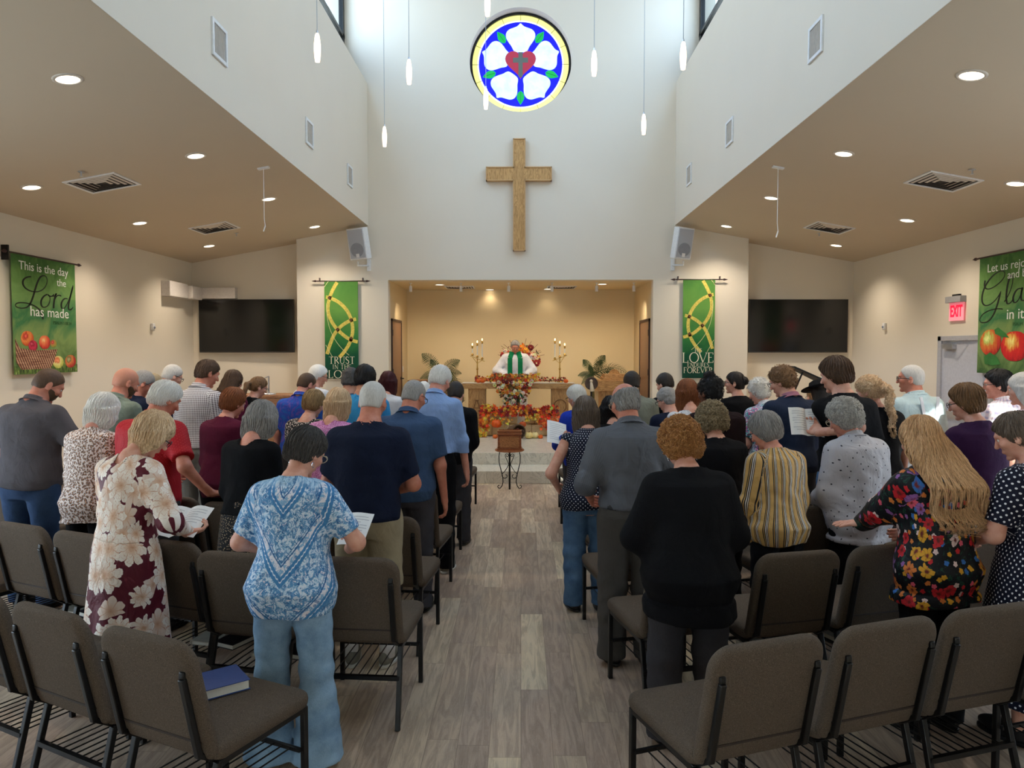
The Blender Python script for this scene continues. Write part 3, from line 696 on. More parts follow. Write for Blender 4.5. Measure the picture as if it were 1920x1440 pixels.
RIGHT = {   # row: (x, y, rotation, what)
 1: [(.77, 2.98, 20, C_ + 'nearest the camera right of the aisle'), (1.29, 3.17, 20, C_ + 'second from the aisle, nearest right row'), (1.81, 3.35, 18, C_ + 'third from the aisle, nearest right row'), (2.34, 3.51, 17, C_ + 'cut off by the right picture edge')],
 2: [(.84, 4.0, 13, C_ + 'seat empty behind the woman in the black cardigan'), (1.35, 4.17, 14, C_ + 'right of the woman in the black cardigan'), (1.88, 4.32, 15, C_ + 'under the hand of the woman with long hair'), (2.44, 4.48, 16, C_ + 'behind the woman with long blonde hair'), (3.05, 4.6, 17, GEN), (3.58, 4.76, 17, GEN)]}
for i, r in enumerate((5.0, 6.02, 6.95, 7.95, 8.95)):
    RIGHT[3 + i] = []
    for k in range(7 if i < 3 else 6 if i < 4 else 4):
        lab_ = GEN
        if k == 0: lab_ = C_ + ('aisle seat behind the man in the grey shirt', 'aisle seat beside the woman in dotted navy', 'aisle seat behind the woman in royal blue', 'aisle seat of the second row right of the steps', 'aisle seat nearest the steps on the right')[i]
        RIGHT[3 + i].append((.74 + .54 * k, r + .15 * k, 10 + 1.2 * k, lab_))
LEFT = {
 1: [(-1.23, 3.0, -25, C_ + 'with a blue hymnal on its seat, nearest left of the aisle'), (-1.75, 3.26, -27, C_ + 'second from the aisle, nearest left row'), (-2.26, 3.52, -27, C_ + 'third from the aisle, nearest left row')],
 2: [(-.83, 4.05, -4, C_ + 'aisle seat behind the man in navy'), (-1.38, 4.12, -12, GEN), (-1.86, 4.3, -20, C_ + 'beside the woman in the maroon floral dress'), (-2.36, 4.50, -23, C_ + 'partly covered by the maroon floral dress'), (-2.86, 4.72, -24, C_ + 'left of the maroon floral dress'), (-3.36, 4.94, -25, C_ + 'behind the man in the charcoal polo shirt'), (-3.86, 5.18, -25, C_ + 'at the left picture edge in the second row')]}
for i, r in enumerate((4.98, 5.95, 6.95, 7.95, 8.95)):
    LEFT[3 + i] = []
    for k in range(7 if i < 3 else 6 if i < 4 else 4):
        lab_ = GEN
        if k == 0: lab_ = C_ + ('aisle seat behind the man in the slate polo', 'aisle seat behind the man in the light blue shirt', 'aisle seat in front of the man in the light blue shirt', 'aisle seat of the second row left of the steps', 'aisle seat nearest the steps on the left')[i]
        if k == 3 and i == 0: lab_ = C_ + 'with the hand of the man in red on its back'
        LEFT[3 + i].append((-.84 - .53 * k, r + .20 * k, -6 - 2 * k, lab_))
for rows in (RIGHT, LEFT):
    for r in sorted(rows):
        for (x, y, rz, w) in rows[r]:
            if w is GEN: place_chair(x, y, rz, GEN, 'chairs hidden among the congregation')
            else: place_chair(x, y, rz, w)
# ================================================================== smooth bodies from distance fields (surface nets)
f4 = np.float32
def A3(*v): return np.array(v, dtype=f4)
def capsule(P, a, b, ra, rb):
    a = np.asarray(a, f4); b = np.asarray(b, f4); ba = b - a; t = np.clip(((P - a) @ ba) / max(float(ba @ ba), 1e-9), 0, 1)
    return np.linalg.norm(P - a - t[:, None] * ba, axis=1) - (ra + (rb - ra) * t)
def ellip(P, c, r, R=None):
    q = P - np.asarray(c, f4)
    if R is not None: q = q @ np.asarray(R, f4)
    r = np.asarray(r, f4); k0 = np.linalg.norm(q / r, axis=1); k1 = np.linalg.norm(q / (r * r), axis=1)
    return k0 * (k0 - 1) / np.maximum(k1, 1e-6)
def smin(a, b, k):
    h = np.maximum(k - np.abs(a - b), 0) / k
    return np.minimum(a, b) - h * h * k * .25
def smax(a, b, k): return -smin(-a, -b, k)
def loft(P, prof, p=2.3, yc=None, add=0.0, xs=0.0):
    """prof rows: z, half width, half depth, y offset"""
    pr = np.asarray(prof, f4); z = P[:, 2]
    a = np.interp(z, pr[:, 0], pr[:, 1]) + add; b = np.interp(z, pr[:, 0], pr[:, 2]) + add; yo = np.interp(z, pr[:, 0], pr[:, 3])
    if yc is not None: yo = yo + yc(z)
    x = np.abs(P[:, 0] - xs) / a; y = np.abs(P[:, 1] - yo) / b
    k = (x ** p + y ** p) ** (1 / p)
    d = (k - 1) * np.minimum(a, b) * (.6 + .4 * np.minimum(1, k))
    d = np.where(k > 1, (k - 1) * np.minimum(a, b), (k - 1) * np.minimum(a, b))
    zz = np.maximum(pr[0, 0] - z, z - pr[-1, 0])
    return np.where(zz > 0, np.sqrt(np.maximum(d, 0) ** 2 + zz ** 2), np.maximum(d, zz * 1.0 if False else d))
def snet(f, lo, hi, h, lip=1.35):
    lo = np.asarray(lo, float); hi = np.asarray(hi, float); S = 5
    nb = np.maximum(1, np.ceil((hi - lo) / (h * S)).astype(int)); n = nb * S + 1
    gx = [lo[i] + h * np.arange(n[i]) for i in range(3)]
    cb = [lo[i] + h * S * (np.arange(nb[i]) + .5) for i in range(3)]
    C = np.stack(np.meshgrid(*cb, indexing='ij'), -1).reshape(-1, 3).astype(f4)
    vc = f(C); act = np.abs(vc) < .87 * S * h * lip + 1.5 * h
    V = np.repeat(np.repeat(np.repeat(np.where(vc < 0, -1., 1.).reshape(nb) * .1, S, 0), S, 1), S, 2)
    V = np.pad(V, ((0, 1), (0, 1), (0, 1)), mode='edge').astype(f4)
    ids = np.argwhere(act.reshape(nb))
    if len(ids) == 0: return np.zeros((0, 3)), np.zeros((0, 4), int)
    o = np.stack(np.meshgrid(*[np.arange(S + 1)] * 3, indexing='ij'), -1).reshape(-1, 3)
    I = (ids[:, None, :] * S + o[None]).reshape(-1, 3)
    lin = np.unique(I[:, 0] * (n[1] * n[2]) + I[:, 1] * n[2] + I[:, 2])
    i0 = lin // (n[1] * n[2]); i1 = (lin // n[2]) % n[1]; i2 = lin % n[2]
    P = np.stack([lo[0] + h * i0, lo[1] + h * i1, lo[2] + h * i2], 1).astype(f4)
    vals = np.empty(len(P), f4)
    for k in range(0, len(P), 400000): vals[k:k + 400000] = f(P[k:k + 400000])
    V.reshape(-1)[lin] = vals
    V[V == 0] = 1e-6
    neg = V < 0
    cs = [V[i:n[0] - 1 + i, j:n[1] - 1 + j, k:n[2] - 1 + k] for i in (0, 1) for j in (0, 1) for k in (0, 1)]
    cnt = sum((c < 0).astype(np.int8) for c in cs); mixed = (cnt > 0) & (cnt < 8)
    cid = np.argwhere(mixed)
    if len(cid) == 0: return np.zeros((0, 3)), np.zeros((0, 4), int)
    cv = np.stack([c[mixed] for c in cs], 1).astype(np.float64)
    off = np.array([(i, j, k) for i in (0, 1) for j in (0, 1) for k in (0, 1)], float)
    acc = np.zeros((len(cid), 3)); num = np.zeros(len(cid))
    for a in range(8):
        for b in range(a + 1, 8):
            if np.abs(off[a] - off[b]).sum() == 1:
                m = (cv[:, a] < 0) != (cv[:, b] < 0); t = np.where(m, cv[:, a] / np.where(m, cv[:, a] - cv[:, b], 1), 0)
                acc += np.where(m[:, None], off[a] + t[:, None] * (off[b] - off[a]), 0); num += m
    verts = lo + h * (cid + acc / num[:, None])
    idx = -np.ones(mixed.shape, int); idx[mixed] = np.arange(len(cid))
    quads = []
    for ax in range(3):
        sl0 = [slice(None)] * 3; sl1 = [slice(None)] * 3; sl0[ax] = slice(0, -1); sl1[ax] = slice(1, None)
        s = neg[tuple(sl0)] != neg[tuple(sl1)]; fl = neg[tuple(sl0)]
        E = np.argwhere(s); u, w = (ax + 1) % 3, (ax + 2) % 3
        ok = (E[:, u] > 0) & (E[:, w] > 0) & (E[:, u] < n[u] - 1) & (E[:, w] < n[w] - 1); E = E[ok]
        if len(E) == 0: continue
        F = fl[tuple(E.T)]
        def g(du, dw):
            q = E.copy(); q[:, u] += du; q[:, w] += dw; return idx[tuple(q.T)]
        q = np.stack([g(-1, -1), g(0, -1), g(0, 0), g(-1, 0)], 1); q[~F] = q[~F][:, ::-1]
        quads.append(q)
    q = np.concatenate(quads); q = q[(q >= 0).all(1)]
    return verts, q
def np_mesh(name, parts, mat, parent=None, attrs=None, mats=None, smooth=True):
    """parts: list of (verts, faces(k) , material index)"""
    vs = []; loops = []; starts = []; mi = []; nv = 0; nl = 0
    for p in parts:
        v, q = p[0], p[1]
        if len(v) == 0: continue
        vs.append(v); loops.append((q + nv).reshape(-1)); k = q.shape[1]
        starts.append(nl + k * np.arange(len(q))); mi.append(np.full(len(q), p[2] if len(p) > 2 else 0)); nv += len(v); nl += q.size
    vs = np.concatenate(vs); loops = np.concatenate(loops); starts = np.concatenate(starts); mi = np.concatenate(mi)
    me = bpy.data.meshes.new(name); me.vertices.add(len(vs)); me.vertices.foreach_set('co', vs.astype(f4).reshape(-1))
    me.loops.add(len(loops)); me.loops.foreach_set('vertex_index', loops.astype(np.int32))
    me.polygons.add(len(starts)); me.polygons.foreach_set('loop_start', starts.astype(np.int32))
    for m in (mat if isinstance(mat, (list, tuple)) else [mat]): me.materials.append(m)
    if mi.max() > 0: me.polygons.foreach_set('material_index', mi.astype(np.int32))
    me.update(calc_edges=True)
    if smooth: me.polygons.foreach_set('use_smooth', np.ones(len(starts), bool))
    for k, (typ, arr) in (attrs or {}).items():
        a = me.attributes.new(k, typ, 'POINT')
        a.data.foreach_set({'FLOAT': 'value', 'FLOAT_VECTOR': 'vector', 'FLOAT_COLOR': 'color'}[typ], np.asarray(arr, f4).reshape(-1))
    o = bpy.data.objects.new(name, me); COL.objects.link(o); o.parent = parent
    return o
def rotm(rx=0, ry=0, rz=0):
    return np.array(Euler((rx, ry, rz)).to_matrix(), f4)
def wr(P, fr, seed, st=(1, 1, 1)):      # cheap smooth pseudo noise in [-1, 1]
    q = P * np.asarray(st, f4) * fr
    x, y, z = q[:, 0] + seed, q[:, 1] + seed * 1.7, q[:, 2] - seed * .6
    a = np.sin(x + 1.3 * np.sin(y * .9 + z * .7)) + np.sin(y * 1.1 + 1.2 * np.sin(z * 1.3 - x * .5)) + np.sin(z + 1.1 * np.sin(x * 1.2 + y * .6))
    return a / 3

# ------------------------------------------------------------------ people
SKINS = {'fair': (226, 172, 148), 'pink': (222, 158, 136), 'tan': (196, 140, 110), 'ruddy': (208, 138, 112), 'brown': (120, 78, 56)}
def skin_mat(k):
    nm = 'skin_' + k
    if nm in _mc: return _mc[nm]
    g = N(nm, .5, 0, .4); c = SKINS[k]; v = g.coord()
    f = g.noise(v, 22, 4, .6); f2 = g.noise(v, 300, 2)
    dk = (c[0] * .93, c[1] * .84, c[2] * .82)
    g.color(g.ramp(f, [(.3, srgb(*dk)), (.7, srgb(*c))])); g.b.inputs['Subsurface Weight'].default_value = .0
    g.bump(f2, .15, .001); _mc[nm] = g.m; return g.m
def hair_mat(nm, root, tip, rough=.5):
    nm = 'hair_' + nm
    if nm in _mc: return _mc[nm]
    g = N(nm, rough, 0, .35); v = g.map(g.coord(), (60, 60, 7)); f = g.noise(v, 2.5, 3, .6)
    r = g.attr('rnd', 'Fac'); f = g.math('ADD', g.math('MULTIPLY', f, .6), g.math('MULTIPLY', r, .62))
    g.color(g.ramp(f, [(.2, srgb(*root)), (.75, srgb(*tip))])); g.bump(g.noise(g.map(g.coord(), (160, 160, 14)), 3, 2), .5, .003)
    _mc[nm] = g.m; return g.m
HAIRC = {'bald': ((190, 126, 100), (204, 140, 114)), 'white': ((222, 215, 205), (254, 249, 240)), 'silver': ((158, 153, 147), (226, 220, 211)), 'grey': ((88, 84, 80), (184, 178, 172)), 'salt': ((30, 27, 26), (92, 87, 83)),
         'dark': ((20, 16, 14), (52, 42, 36)), 'black': ((10, 9, 10), (34, 30, 30)), 'brown': ((52, 36, 26), (104, 76, 54)), 'midbrown': ((84, 58, 36), (146, 108, 70)), 'auburn': ((104, 56, 30), (172, 104, 62)),
         'ginger': ((146, 88, 40), (206, 148, 88)), 'blonde': ((190, 142, 98), (252, 222, 180)), 'ash': ((104, 88, 66), (190, 168, 130)), 'wine': ((50, 14, 18), (92, 32, 36)), 'highlight': ((96, 72, 48), (196, 160, 110)), 'greybrown': ((78, 64, 54), (128, 110, 94)),
         'goldlong': ((164, 112, 70), (248, 202, 150))}
EYE = plain('eye_white', (230, 226, 220), .2); LENS = plain('eyeglass_frame_black', (18, 17, 18), .3); LENSC = plain('eyeglass_frame_clear', (190, 176, 150), .25)
SILVER = plain('silver_jewellery', (214, 214, 216), .2, 1.0)

ROTW = rotm(0, .6, .2)
ALLP = []
class Person:
    def __init__(s, x, y, h=1.7, w=1.0, d=1.0, face=0, zb=0.0, hy=0, bow=25, roll=0, hunch=.04, name='person', female=False, q=1):
        if y < 9: h *= (.972 if y < 5.2 else .985)
        ALLP.append((x, y))
        s.k = h / 1.75; s.w = w; s.d = d; s.h = h; s.q = q; s.female = female; k = s.k; s.hunch = hunch
        s.root = empty(name, (x, y, zb), R_(face))
        s.loc = Vector((x, y, zb)); s.rz = R_(face)
        s.shx = (.163 if female else .182) * k * (w ** .6); s.shz = 1.385 * k; s.nz = 1.47 * k
        s.neck0 = A3(0, s.yc(s.nz) - .005, s.nz); bo = R_(bow)
        s.neck1 = s.neck0 + A3(0, .035 * math.sin(bo) + .02, .065 * k)
        # head frame: columns are the head axes
        s.Rh = rotm(-bo, R_(roll), 0); s.Rh = rotm(0, 0, R_(hy)) @ s.Rh
        s.hc = s.neck1 + s.Rh @ A3(0, .025, .085) * k
        s.hs = (1.0 if not female else .96) * (.5 + .5 * k)
        prof = [(.80, .150, .095, 0), (.86, .165, .115, -.005), (.93, .178, .13, -.012), (1.0, .168, .125, -.005), (1.08, .152, .118, .008), (1.18, .153, .118, .01), (1.28, .163, .118, .0), (1.36, .160, .110, -.008), (1.41, .145, .098, -.012), (1.445, .105, .082, -.012), (1.475, .075, .066, -.01), (1.50, .06, .058, 0)]
        if female: prof = [(.80, .150, .095, 0), (.86, .172, .12, -.008), (.93, .185, .132, -.014), (1.0, .166, .118, -.004), (1.08, .138, .105, .006), (1.18, .136, .110, .014), (1.28, .143, .120, .014), (1.36, .140, .104, -.002), (1.41, .125, .092, -.010), (1.445, .088, .076, -.012), (1.475, .064, .060, -.01), (1.50, .052, .052, 0)]
        s.prof = [(z * k, a * k * (w if z < 1.44 else 1 + (w - 1) * .4), b * k * (d * w ** .5 if z < 1.44 else 1), yo) for z, a, b, yo in prof]
        s.arms = {}; s.sh = {}
        for sd in (-1, 1): s.sh[sd] = A3(sd * s.shx, s.yc(s.shz) - .01, s.shz)
        s.mat = None
    def yc(s, z):
        t = np.clip((np.asarray(z) / s.k - 1.0) / .5, 0, 1.2)
        return s.hunch * t ** 1.6
    def W(s, p):
        v = Vector([float(a) for a in p]); c, sn = math.cos(s.rz), math.sin(s.rz)
        return Vector((c * v.x - sn * v.y, sn * v.x + c * v.y, v.z)) + s.loc
    def L(s, p):
        v = Vector(p) - s.loc; c, sn = math.cos(s.rz), math.sin(s.rz)
        return A3(c * v.x + sn * v.y, -sn * v.x + c * v.y, v.z)
    def arm(s, sd, target, pole=(0.4, -.6, -.8), hand='relax', hdir=None, palm=None, world=False):
        k = s.k; S = s.sh[sd]; T = s.L(target) if world else A3(target[0] * sd * k, target[1] * k, target[2] * k)
        L1, L2 = .295 * k, .255 * k; dv = T - S; D = float(np.linalg.norm(dv)); mx = (L1 + L2) * .995
        if D > mx: T = S + dv / D * mx; dv = T - S; D = mx
        u = dv / D; a = (L1 * L1 - L2 * L2 + D * D) / (2 * D); hgt = math.sqrt(max(L1 * L1 - a * a, 0))
        pl = A3(pole[0] * sd, pole[1], pole[2]); pl = pl - u * float(pl @ u); pl /= max(np.linalg.norm(pl), 1e-6)
        E = S + u * a + pl * hgt
        hd = A3(hdir[0] * sd, hdir[1], hdir[2]) if hdir is not None else (T - E); hd = hd / np.linalg.norm(hd)
        pn = A3(palm[0] * sd, palm[1], palm[2]) if palm is not None else A3(-sd, 0, 0)
        pn = pn - hd * float(pn @ hd); pn /= max(np.linalg.norm(pn), 1e-6)
        s.arms[sd] = dict(S=S, E=E, T=T, d=hd, n=pn, hand=hand)
        return s
    # ---- fields
    def f_torso(s, P, add=0.0): return loft(P, s.prof, 2.35, s.yc, add)
    def f_arm(s, P, sd, add=0.0, part=2.0):
        a = s.arms[sd]; k = s.k; wr_ = s.w ** .5
        r0, r1, r2, r3 = .047 * k * wr_, .041 * k * wr_, .040 * k * wr_, .026 * k
        d = smin(capsule(P, a['S'], a['E'], r0 + add, r1 + add), capsule(P, a['E'], a['T'], r2 + add, r3 + add), .03)
        return d
    def f_leg(s, P, sd, add=0.0):
        k = s.k; w = s.w ** .6; x = sd * .095 * k * w
        st = getattr(s, 'stance', 1.0)
        if getattr(s, 'seat', 0): return smin(capsule(P, (x, 0, .90 * k), (x * 1.3, .42, .86 * k), .085 * k + add, .058 * k + add), capsule(P, (x * 1.3, .42, .86 * k), (x * 1.3, .44, .08 + s.seat), .056 * k + add, .037 * k + add), .04)
        return smin(capsule(P, (x, -.0, .88 * k), (x * 1.06 * st, .015, .49 * k), .092 * k * w + add, .058 * k + add), capsule(P, (x * 1.06 * st, .015, .49 * k), (x * 1.15 * st, -.015, .08), .056 * k + add, .037 * k + add), .04)
    def f_neck(s, P, add=0.0):
        r = (.048 if s.female else .060) * s.hs * (s.w ** .3)
        hb = s.hc + s.Rh @ A3(0, -.022, -.045) * s.hs
        return smin(capsule(P, s.neck0 + A3(0, 0, -.02), hb, r * 1.12 + add, r * .98 + add), capsule(P, s.neck0 + A3(0, -.015, -.02), s.neck0 + A3(0, -.01, -.06), r * 1.15 + add, r * 1.35 + add), .03)
    def Q(s, P): return ((P - s.hc) @ s.Rh) / f4(s.hs)
    def f_head(s, P, face=True):
        Q = s.Q(P)
        d = ellip(Q, (0, -.012, .025), (.0765, .097, .092))
        d = smin(d, ellip(Q, (0, .030, -.04), (.056, .060, .076)), .035)
        if face:
            d = smin(d, ellip(Q, (0, .076, .028), (.048, .02, .014)), .015)
            d = smin(d, capsule(Q, (0, .088, .012), (0, .107, -.026), .008, .012), .012)
            d = smin(d, ellip(Q, (0, .083, -.062), (.024, .014, .011)), .010); d = smin(d, ellip(Q, (0, .072, -.100), (.022, .02, .016)), .015)
            for sd in (-1, 1):
                d = smax(d, -ellip(Q, (sd * .031, .099, .008), (.018, .014, .012)), .012)
                d = smin(d, ellip(Q, (sd * .045, .062, -.022), (.02, .02, .018)), .02)
                e = ellip(Q, (sd * .080, -.012, -.012), (.009, .021, .034), rotm(.25, 0, -sd * .45)); e = smax(e, -ellip(Q, (sd * .092, -.004, -.008), (.008, .011, .020), rotm(.25, 0, -sd * .45)), .006)
                d = smin(d, e, .006)
        return d * s.hs
    def f_hand(s, P, sd):
        a = s.arms[sd]; k = s.k * (.95 if s.female else 1.03); d = a['d']; n = a['n']; t = np.cross(n, d)   # t: across the palm
        curl = {'relax': (.35, .55, .45), 'grip': (.9, 1.1, .7), 'flat': (.06, .08, .06), 'hold': (.55, .9, .55)}[a['hand']]
        W = a['T']; c = W + d * .052 * k
        R = np.stack([t, d, n], 1)
        D = ellip(P, c, A3(.043, .056, .0175) * k, R)
        thumb_side = sd if True else 1
        # fingers spread over t; thumb on the side of +t*ts
        ts = -1 if float(np.cross(n, d) @ A3(0, 1, .3)) < 0 else 1
        L = (.074, .083, .078, .062)
        for i in range(4):
            off = ts * (.030 - .0195 * i); b0 = W + d * (.098 - .004 * abs(i - 1.2)) * k + t * off * k
            dd = d + t * ts * (.05 - .035 * i); dd = dd / np.linalg.norm(dd); p = b0; ang = 0
            for j in range(3):
                ang += curl[j] * (1 + .08 * i); v = dd * math.cos(ang) + n * math.sin(ang); ln = L[i] * (.45, .32, .23)[j] * k; q = p + v * ln
                D = smin(D, capsule(P, p, q, (.0092 - .0008 * j) * k, (.0086 - .0009 * j) * k), .006); p = q
        p = W + d * .028 * k + t * ts * .030 * k
        v = d * .72 + t * ts * .62 + n * .30; v /= np.linalg.norm(v); q = p + v * .042 * k; D = smin(D, capsule(P, p, q, .014 * k, .0105 * k), .008)
        v = d * .9 + t * ts * .15 + n * .42; v /= np.linalg.norm(v); D = smin(D, capsule(P, q, q + v * .032 * k, .0100 * k, .0082 * k), .005)
        return smin(D, capsule(P, a['E'] * .25 + a['T'] * .75, W + d * .02 * k, .030 * k, .024 * k), .02)
    # ---- pieces
    def body(s, skin):
        q = s.q; k = s.k; parts = []
        zt = float(s.neck1[2]) + .0
        f = lambda P: np.minimum.reduce([smin(s.f_torso(P, -.012), s.f_neck(P), .03), s.f_leg(P, -1), s.f_leg(P, 1)])
        hx = .30 * k * s.w
        parts.append(snet(f, (-hx, -.26, .06), (hx, .58 if getattr(s, 'seat', 0) else .30, s.nz + .02), .024 * q ** .3))
        f2 = lambda P: smin(smin(s.f_torso(P, -.004), s.f_neck(P), .03), s.f_head(P), .025)
        c = s.hc; lo = np.minimum(c - .145, s.neck0 - A3(.15, .13, .05)); hi = np.maximum(c + .15, s.neck0 + A3(.15, .12, .0))
        parts.append(snet(f2, lo, hi, .0055 * q))
        for sd, a in s.arms.items():
            f3 = lambda P: s.f_arm(P, sd)
            pts = np.stack([a['S'], a['E'], a['T']]); parts.append(snet(f3, pts.min(0) - .075, pts.max(0) + .075, .011 * q))
            r = .20 * k; parts.append(snet(lambda P: s.f_hand(P, sd), a['T'] - A3(r, r, r), a['T'] + A3(r, r, r), .0045 * q))
        b = np_mesh('body', parts, skin_mat(skin), s.root)
        m = MB()
        for sd in (-1, 1): m.sphere(s.hc + s.Rh @ (A3(sd * .031, .0765, .007) * s.hs), .0105 * s.hs, 10)
        # eyes are closed or lowered: lids are the skin, only a sliver shows
        m.build('eyes', EYE, b, smooth=True)
        s.b = b; return s
    def pat(s, V):
        """unrolled cloth coordinates: u around the body, v up, w depth flag"""
        P = V.astype(f4); u = np.arctan2(P[:, 0], -(P[:, 1] - s.yc(P[:, 2]) - .0) * 1.25) * .19 * s.w; v = P[:, 2].copy()
        dt = s.f_torso(P)
        for sd, a in s.arms.items():
            da = s.f_arm(P, sd); m = (da < dt + .01)
            ax = a['E'] - a['S']; ax2 = a['T'] - a['E']
            t1 = np.clip(((P - a['S']) @ ax) / float(ax @ ax), -.3, 1); t2 = np.clip(((P - a['E']) @ ax2) / float(ax2 @ ax2), 0, 1.2)
            L = t1 * np.linalg.norm(ax) + t2 * np.linalg.norm(ax2)
            e1 = ax / np.linalg.norm(ax); e2 = ax2 / np.linalg.norm(ax2); fr2 = ((P - a['E']) @ e2) > 0
            q1 = P - a['S'] - ((P - a['S']) @ e1)[:, None] * e1; q2 = P - a['E'] - ((P - a['E']) @ e2)[:, None] * e2; qq = np.where(fr2[:, None], q2, q1)
            h1 = np.cross(e1, A3(0, 1, .1)); h1 /= np.linalg.norm(h1); h2 = np.cross(e1, h1); ang = np.arctan2(qq @ h1, qq @ h2)
            u = np.where(m, sd * .29 + ang * .055, u); v = np.where(m, s.shz - L, v)
        return np.stack([u, v, np.zeros_like(u)], 1)
    def top(s, mat, sleeve='short', hem=.92, loose=.012, col=None, neck=.0, wrin=.004, flare=0.0, name='shirt', belly=0, sl_loose=.012, seed=None, vneck=0, split=False, cuff=None):
        k = s.k; q = s.q; hz = hem * k; sd_ = seed or (s.loc.x * 7 + s.loc.y * 3)
        prof = [list(r) for r in s.prof]
        if hz < prof[0][0]:
            z0 = prof[0][0]; n0 = prof[0]
            for zz_ in (z0 - .01, (z0 + hz) / 2, hz - .06): prof.insert(0, [zz_, n0[1] + .02 + flare * (z0 - zz_), n0[2] + .03 + flare * (z0 - zz_), n0[3]])
        hip = s.prof[3][1]
        for r in prof:      # cloth hangs from the bust and shoulder blades: fill the waist
            zz_ = r[0] / k
            if zz_ < 1.3: r[1] = max(r[1], s.prof[5][1] * .97) + flare * max(0, 1.2 - zz_) * (1 if hz > .8 * k else .4); r[2] = max(r[2], s.prof[6][2] * .93) + flare * .6 * max(0, 1.2 - zz_) * (1 if hz > .8 * k else .4)
        lens = {'none': 0.03, 'cap': .45, 'short': .78, 'elbow': 1.05, 'three': 1.6, 'long': 1.97}[sleeve]
        def f(P):
            z = P[:, 2]
            d = loft(P, prof, 2.3, s.yc, loose)
            for sd, a in s.arms.items():
                ax = a['E'] - a['S']; L1 = float(np.linalg.norm(ax)); ax2 = a['T'] - a['E']; L2 = float(np.linalg.norm(ax2)); w = s.w ** .5
                da = capsule(P, a['S'] - A3(sd * .006, 0, -.002), a['E'], .055 * k * w + sl_loose * .6, .043 * k * w + sl_loose * 1.1)
                if lens > 1: da = smin(da, capsule(P, a['E'], a['T'], .043 * k * w + sl_loose * 1.1, .028 * k + sl_loose * .8), .03)
                if lens <= 1: da = np.maximum(da, ((P - a['S']) @ (ax / L1)) - lens * L1)
                elif lens < 1.95: da = np.maximum(da, np.where(((P - a['E']) @ ax2) / L2 > (lens - 1) * L2, ((P - a['E']) @ (ax2 / L2)) - (lens - 1) * L2, -1))
                d = smin(d, da, .085 if lens > .2 else .02)
            am = np.clip((1.5 - z / k) * 3, .25, 1)
            d = d + wrin * am * (wr(P, 24, sd_, (1, .8, .8)) + .8 * (1 - 2 * np.abs(wr(P, 20, sd_ + 3, (1.2, .8, .5)))) + .5 * wr(P @ ROTW, 50, sd_ + 5, (.5, .8, 1.3))) + wrin * .9 * np.sin(P[:, 0] * 34 + 2 * np.sin(z * 7 + sd_)) * np.clip((1.2 - z / k) * 2.2, 0, 1)
            hzz = hz + .012 * np.sin(P[:, 0] * 9 + sd_) - (0.05 * np.clip(1 - (P[:, 0] / (.16 * s.w)) ** 2, -.3, 1) if split else 0)
            d = np.maximum(d, hzz - z)
            # neck opening
            nn = s.neck1 - s.neck0; nn = nn / np.linalg.norm(nn); r = (.058 if s.female else .066) * s.hs * (1 + neck * 6)
            zc_ = (P - s.neck0) @ nn
            rad = np.linalg.norm((P - s.neck0) - zc_[:, None] * nn, axis=1)
            d = np.maximum(d, zc_ - (.016 if col else .004 - neck * .35) - np.maximum(0, rad - .085) * 2.5)
            if col: pass
            elif True: d = smax(d, -(np.maximum(rad - r, -.09 - zc_ + neck * .2)), .008) if neck > 0 else np.maximum(d, -np.maximum(rad - r, -.035 - zc_))
            return d
        zlo = hz - .06; pts = [np.array([0, 0, zlo]), np.array([0, 0, s.nz + .05])]
        xs = [max(abs(r[1]) for r in prof) + loose + .04]; lo = np.array([-xs[0], -max(r[2] for r in prof) - loose - .07, zlo]); hi = np.array([xs[0], max(r[2] for r in prof) + loose + .09 + s.hunch, s.nz + .04])
        for sd, a in s.arms.items():
            e2 = [a['S'], a['E']] + ([a['T']] if lens > 1 else [])
            for e_ in e2: lo = np.minimum(lo, e_ - .085); hi = np.maximum(hi, e_ + .085)
        v, F = snet(f, lo, hi, .0105 * q)
        o = np_mesh(name, [(v, F)], mat, s.root, {'pat': ('FLOAT_VECTOR', s.pat(v))})
        s.topo = o
        if col:
            nn = s.neck1 - s.neck0; nn = nn / np.linalg.norm(nn); r0 = (.054 if s.female else .064) * s.hs * (s.w ** .3); hgt = .040 if col != 'band' else .018
            ctr = s.neck0 + nn * .008
            def fc(P):
                q_ = P - ctr; t = q_ @ nn; rad = np.linalg.norm(q_ - t[:, None] * nn, axis=1)
                rr = r0 + .006 - t * .12 + (.030 * np.clip(-t / .03, 0, 1))
                d = np.abs(rad - rr) - .0060; d = np.maximum(d, np.abs(t - .004) - hgt * .6)
                # open at the throat
                return np.maximum(d, (P[:, 1] - ctr[1]) - .05 + np.abs(P[:, 0]) * -1.0 + .0) if col != 'turtle' else d
            r = .12; v, F = snet(fc, ctr - r, ctr + r, .005 * max(1, q * .8), 1.0)
            np_mesh('collar', [(v, F)], col if not isinstance(col, str) else mat, o, {'pat': ('FLOAT_VECTOR', s.pat(v))})
        return s
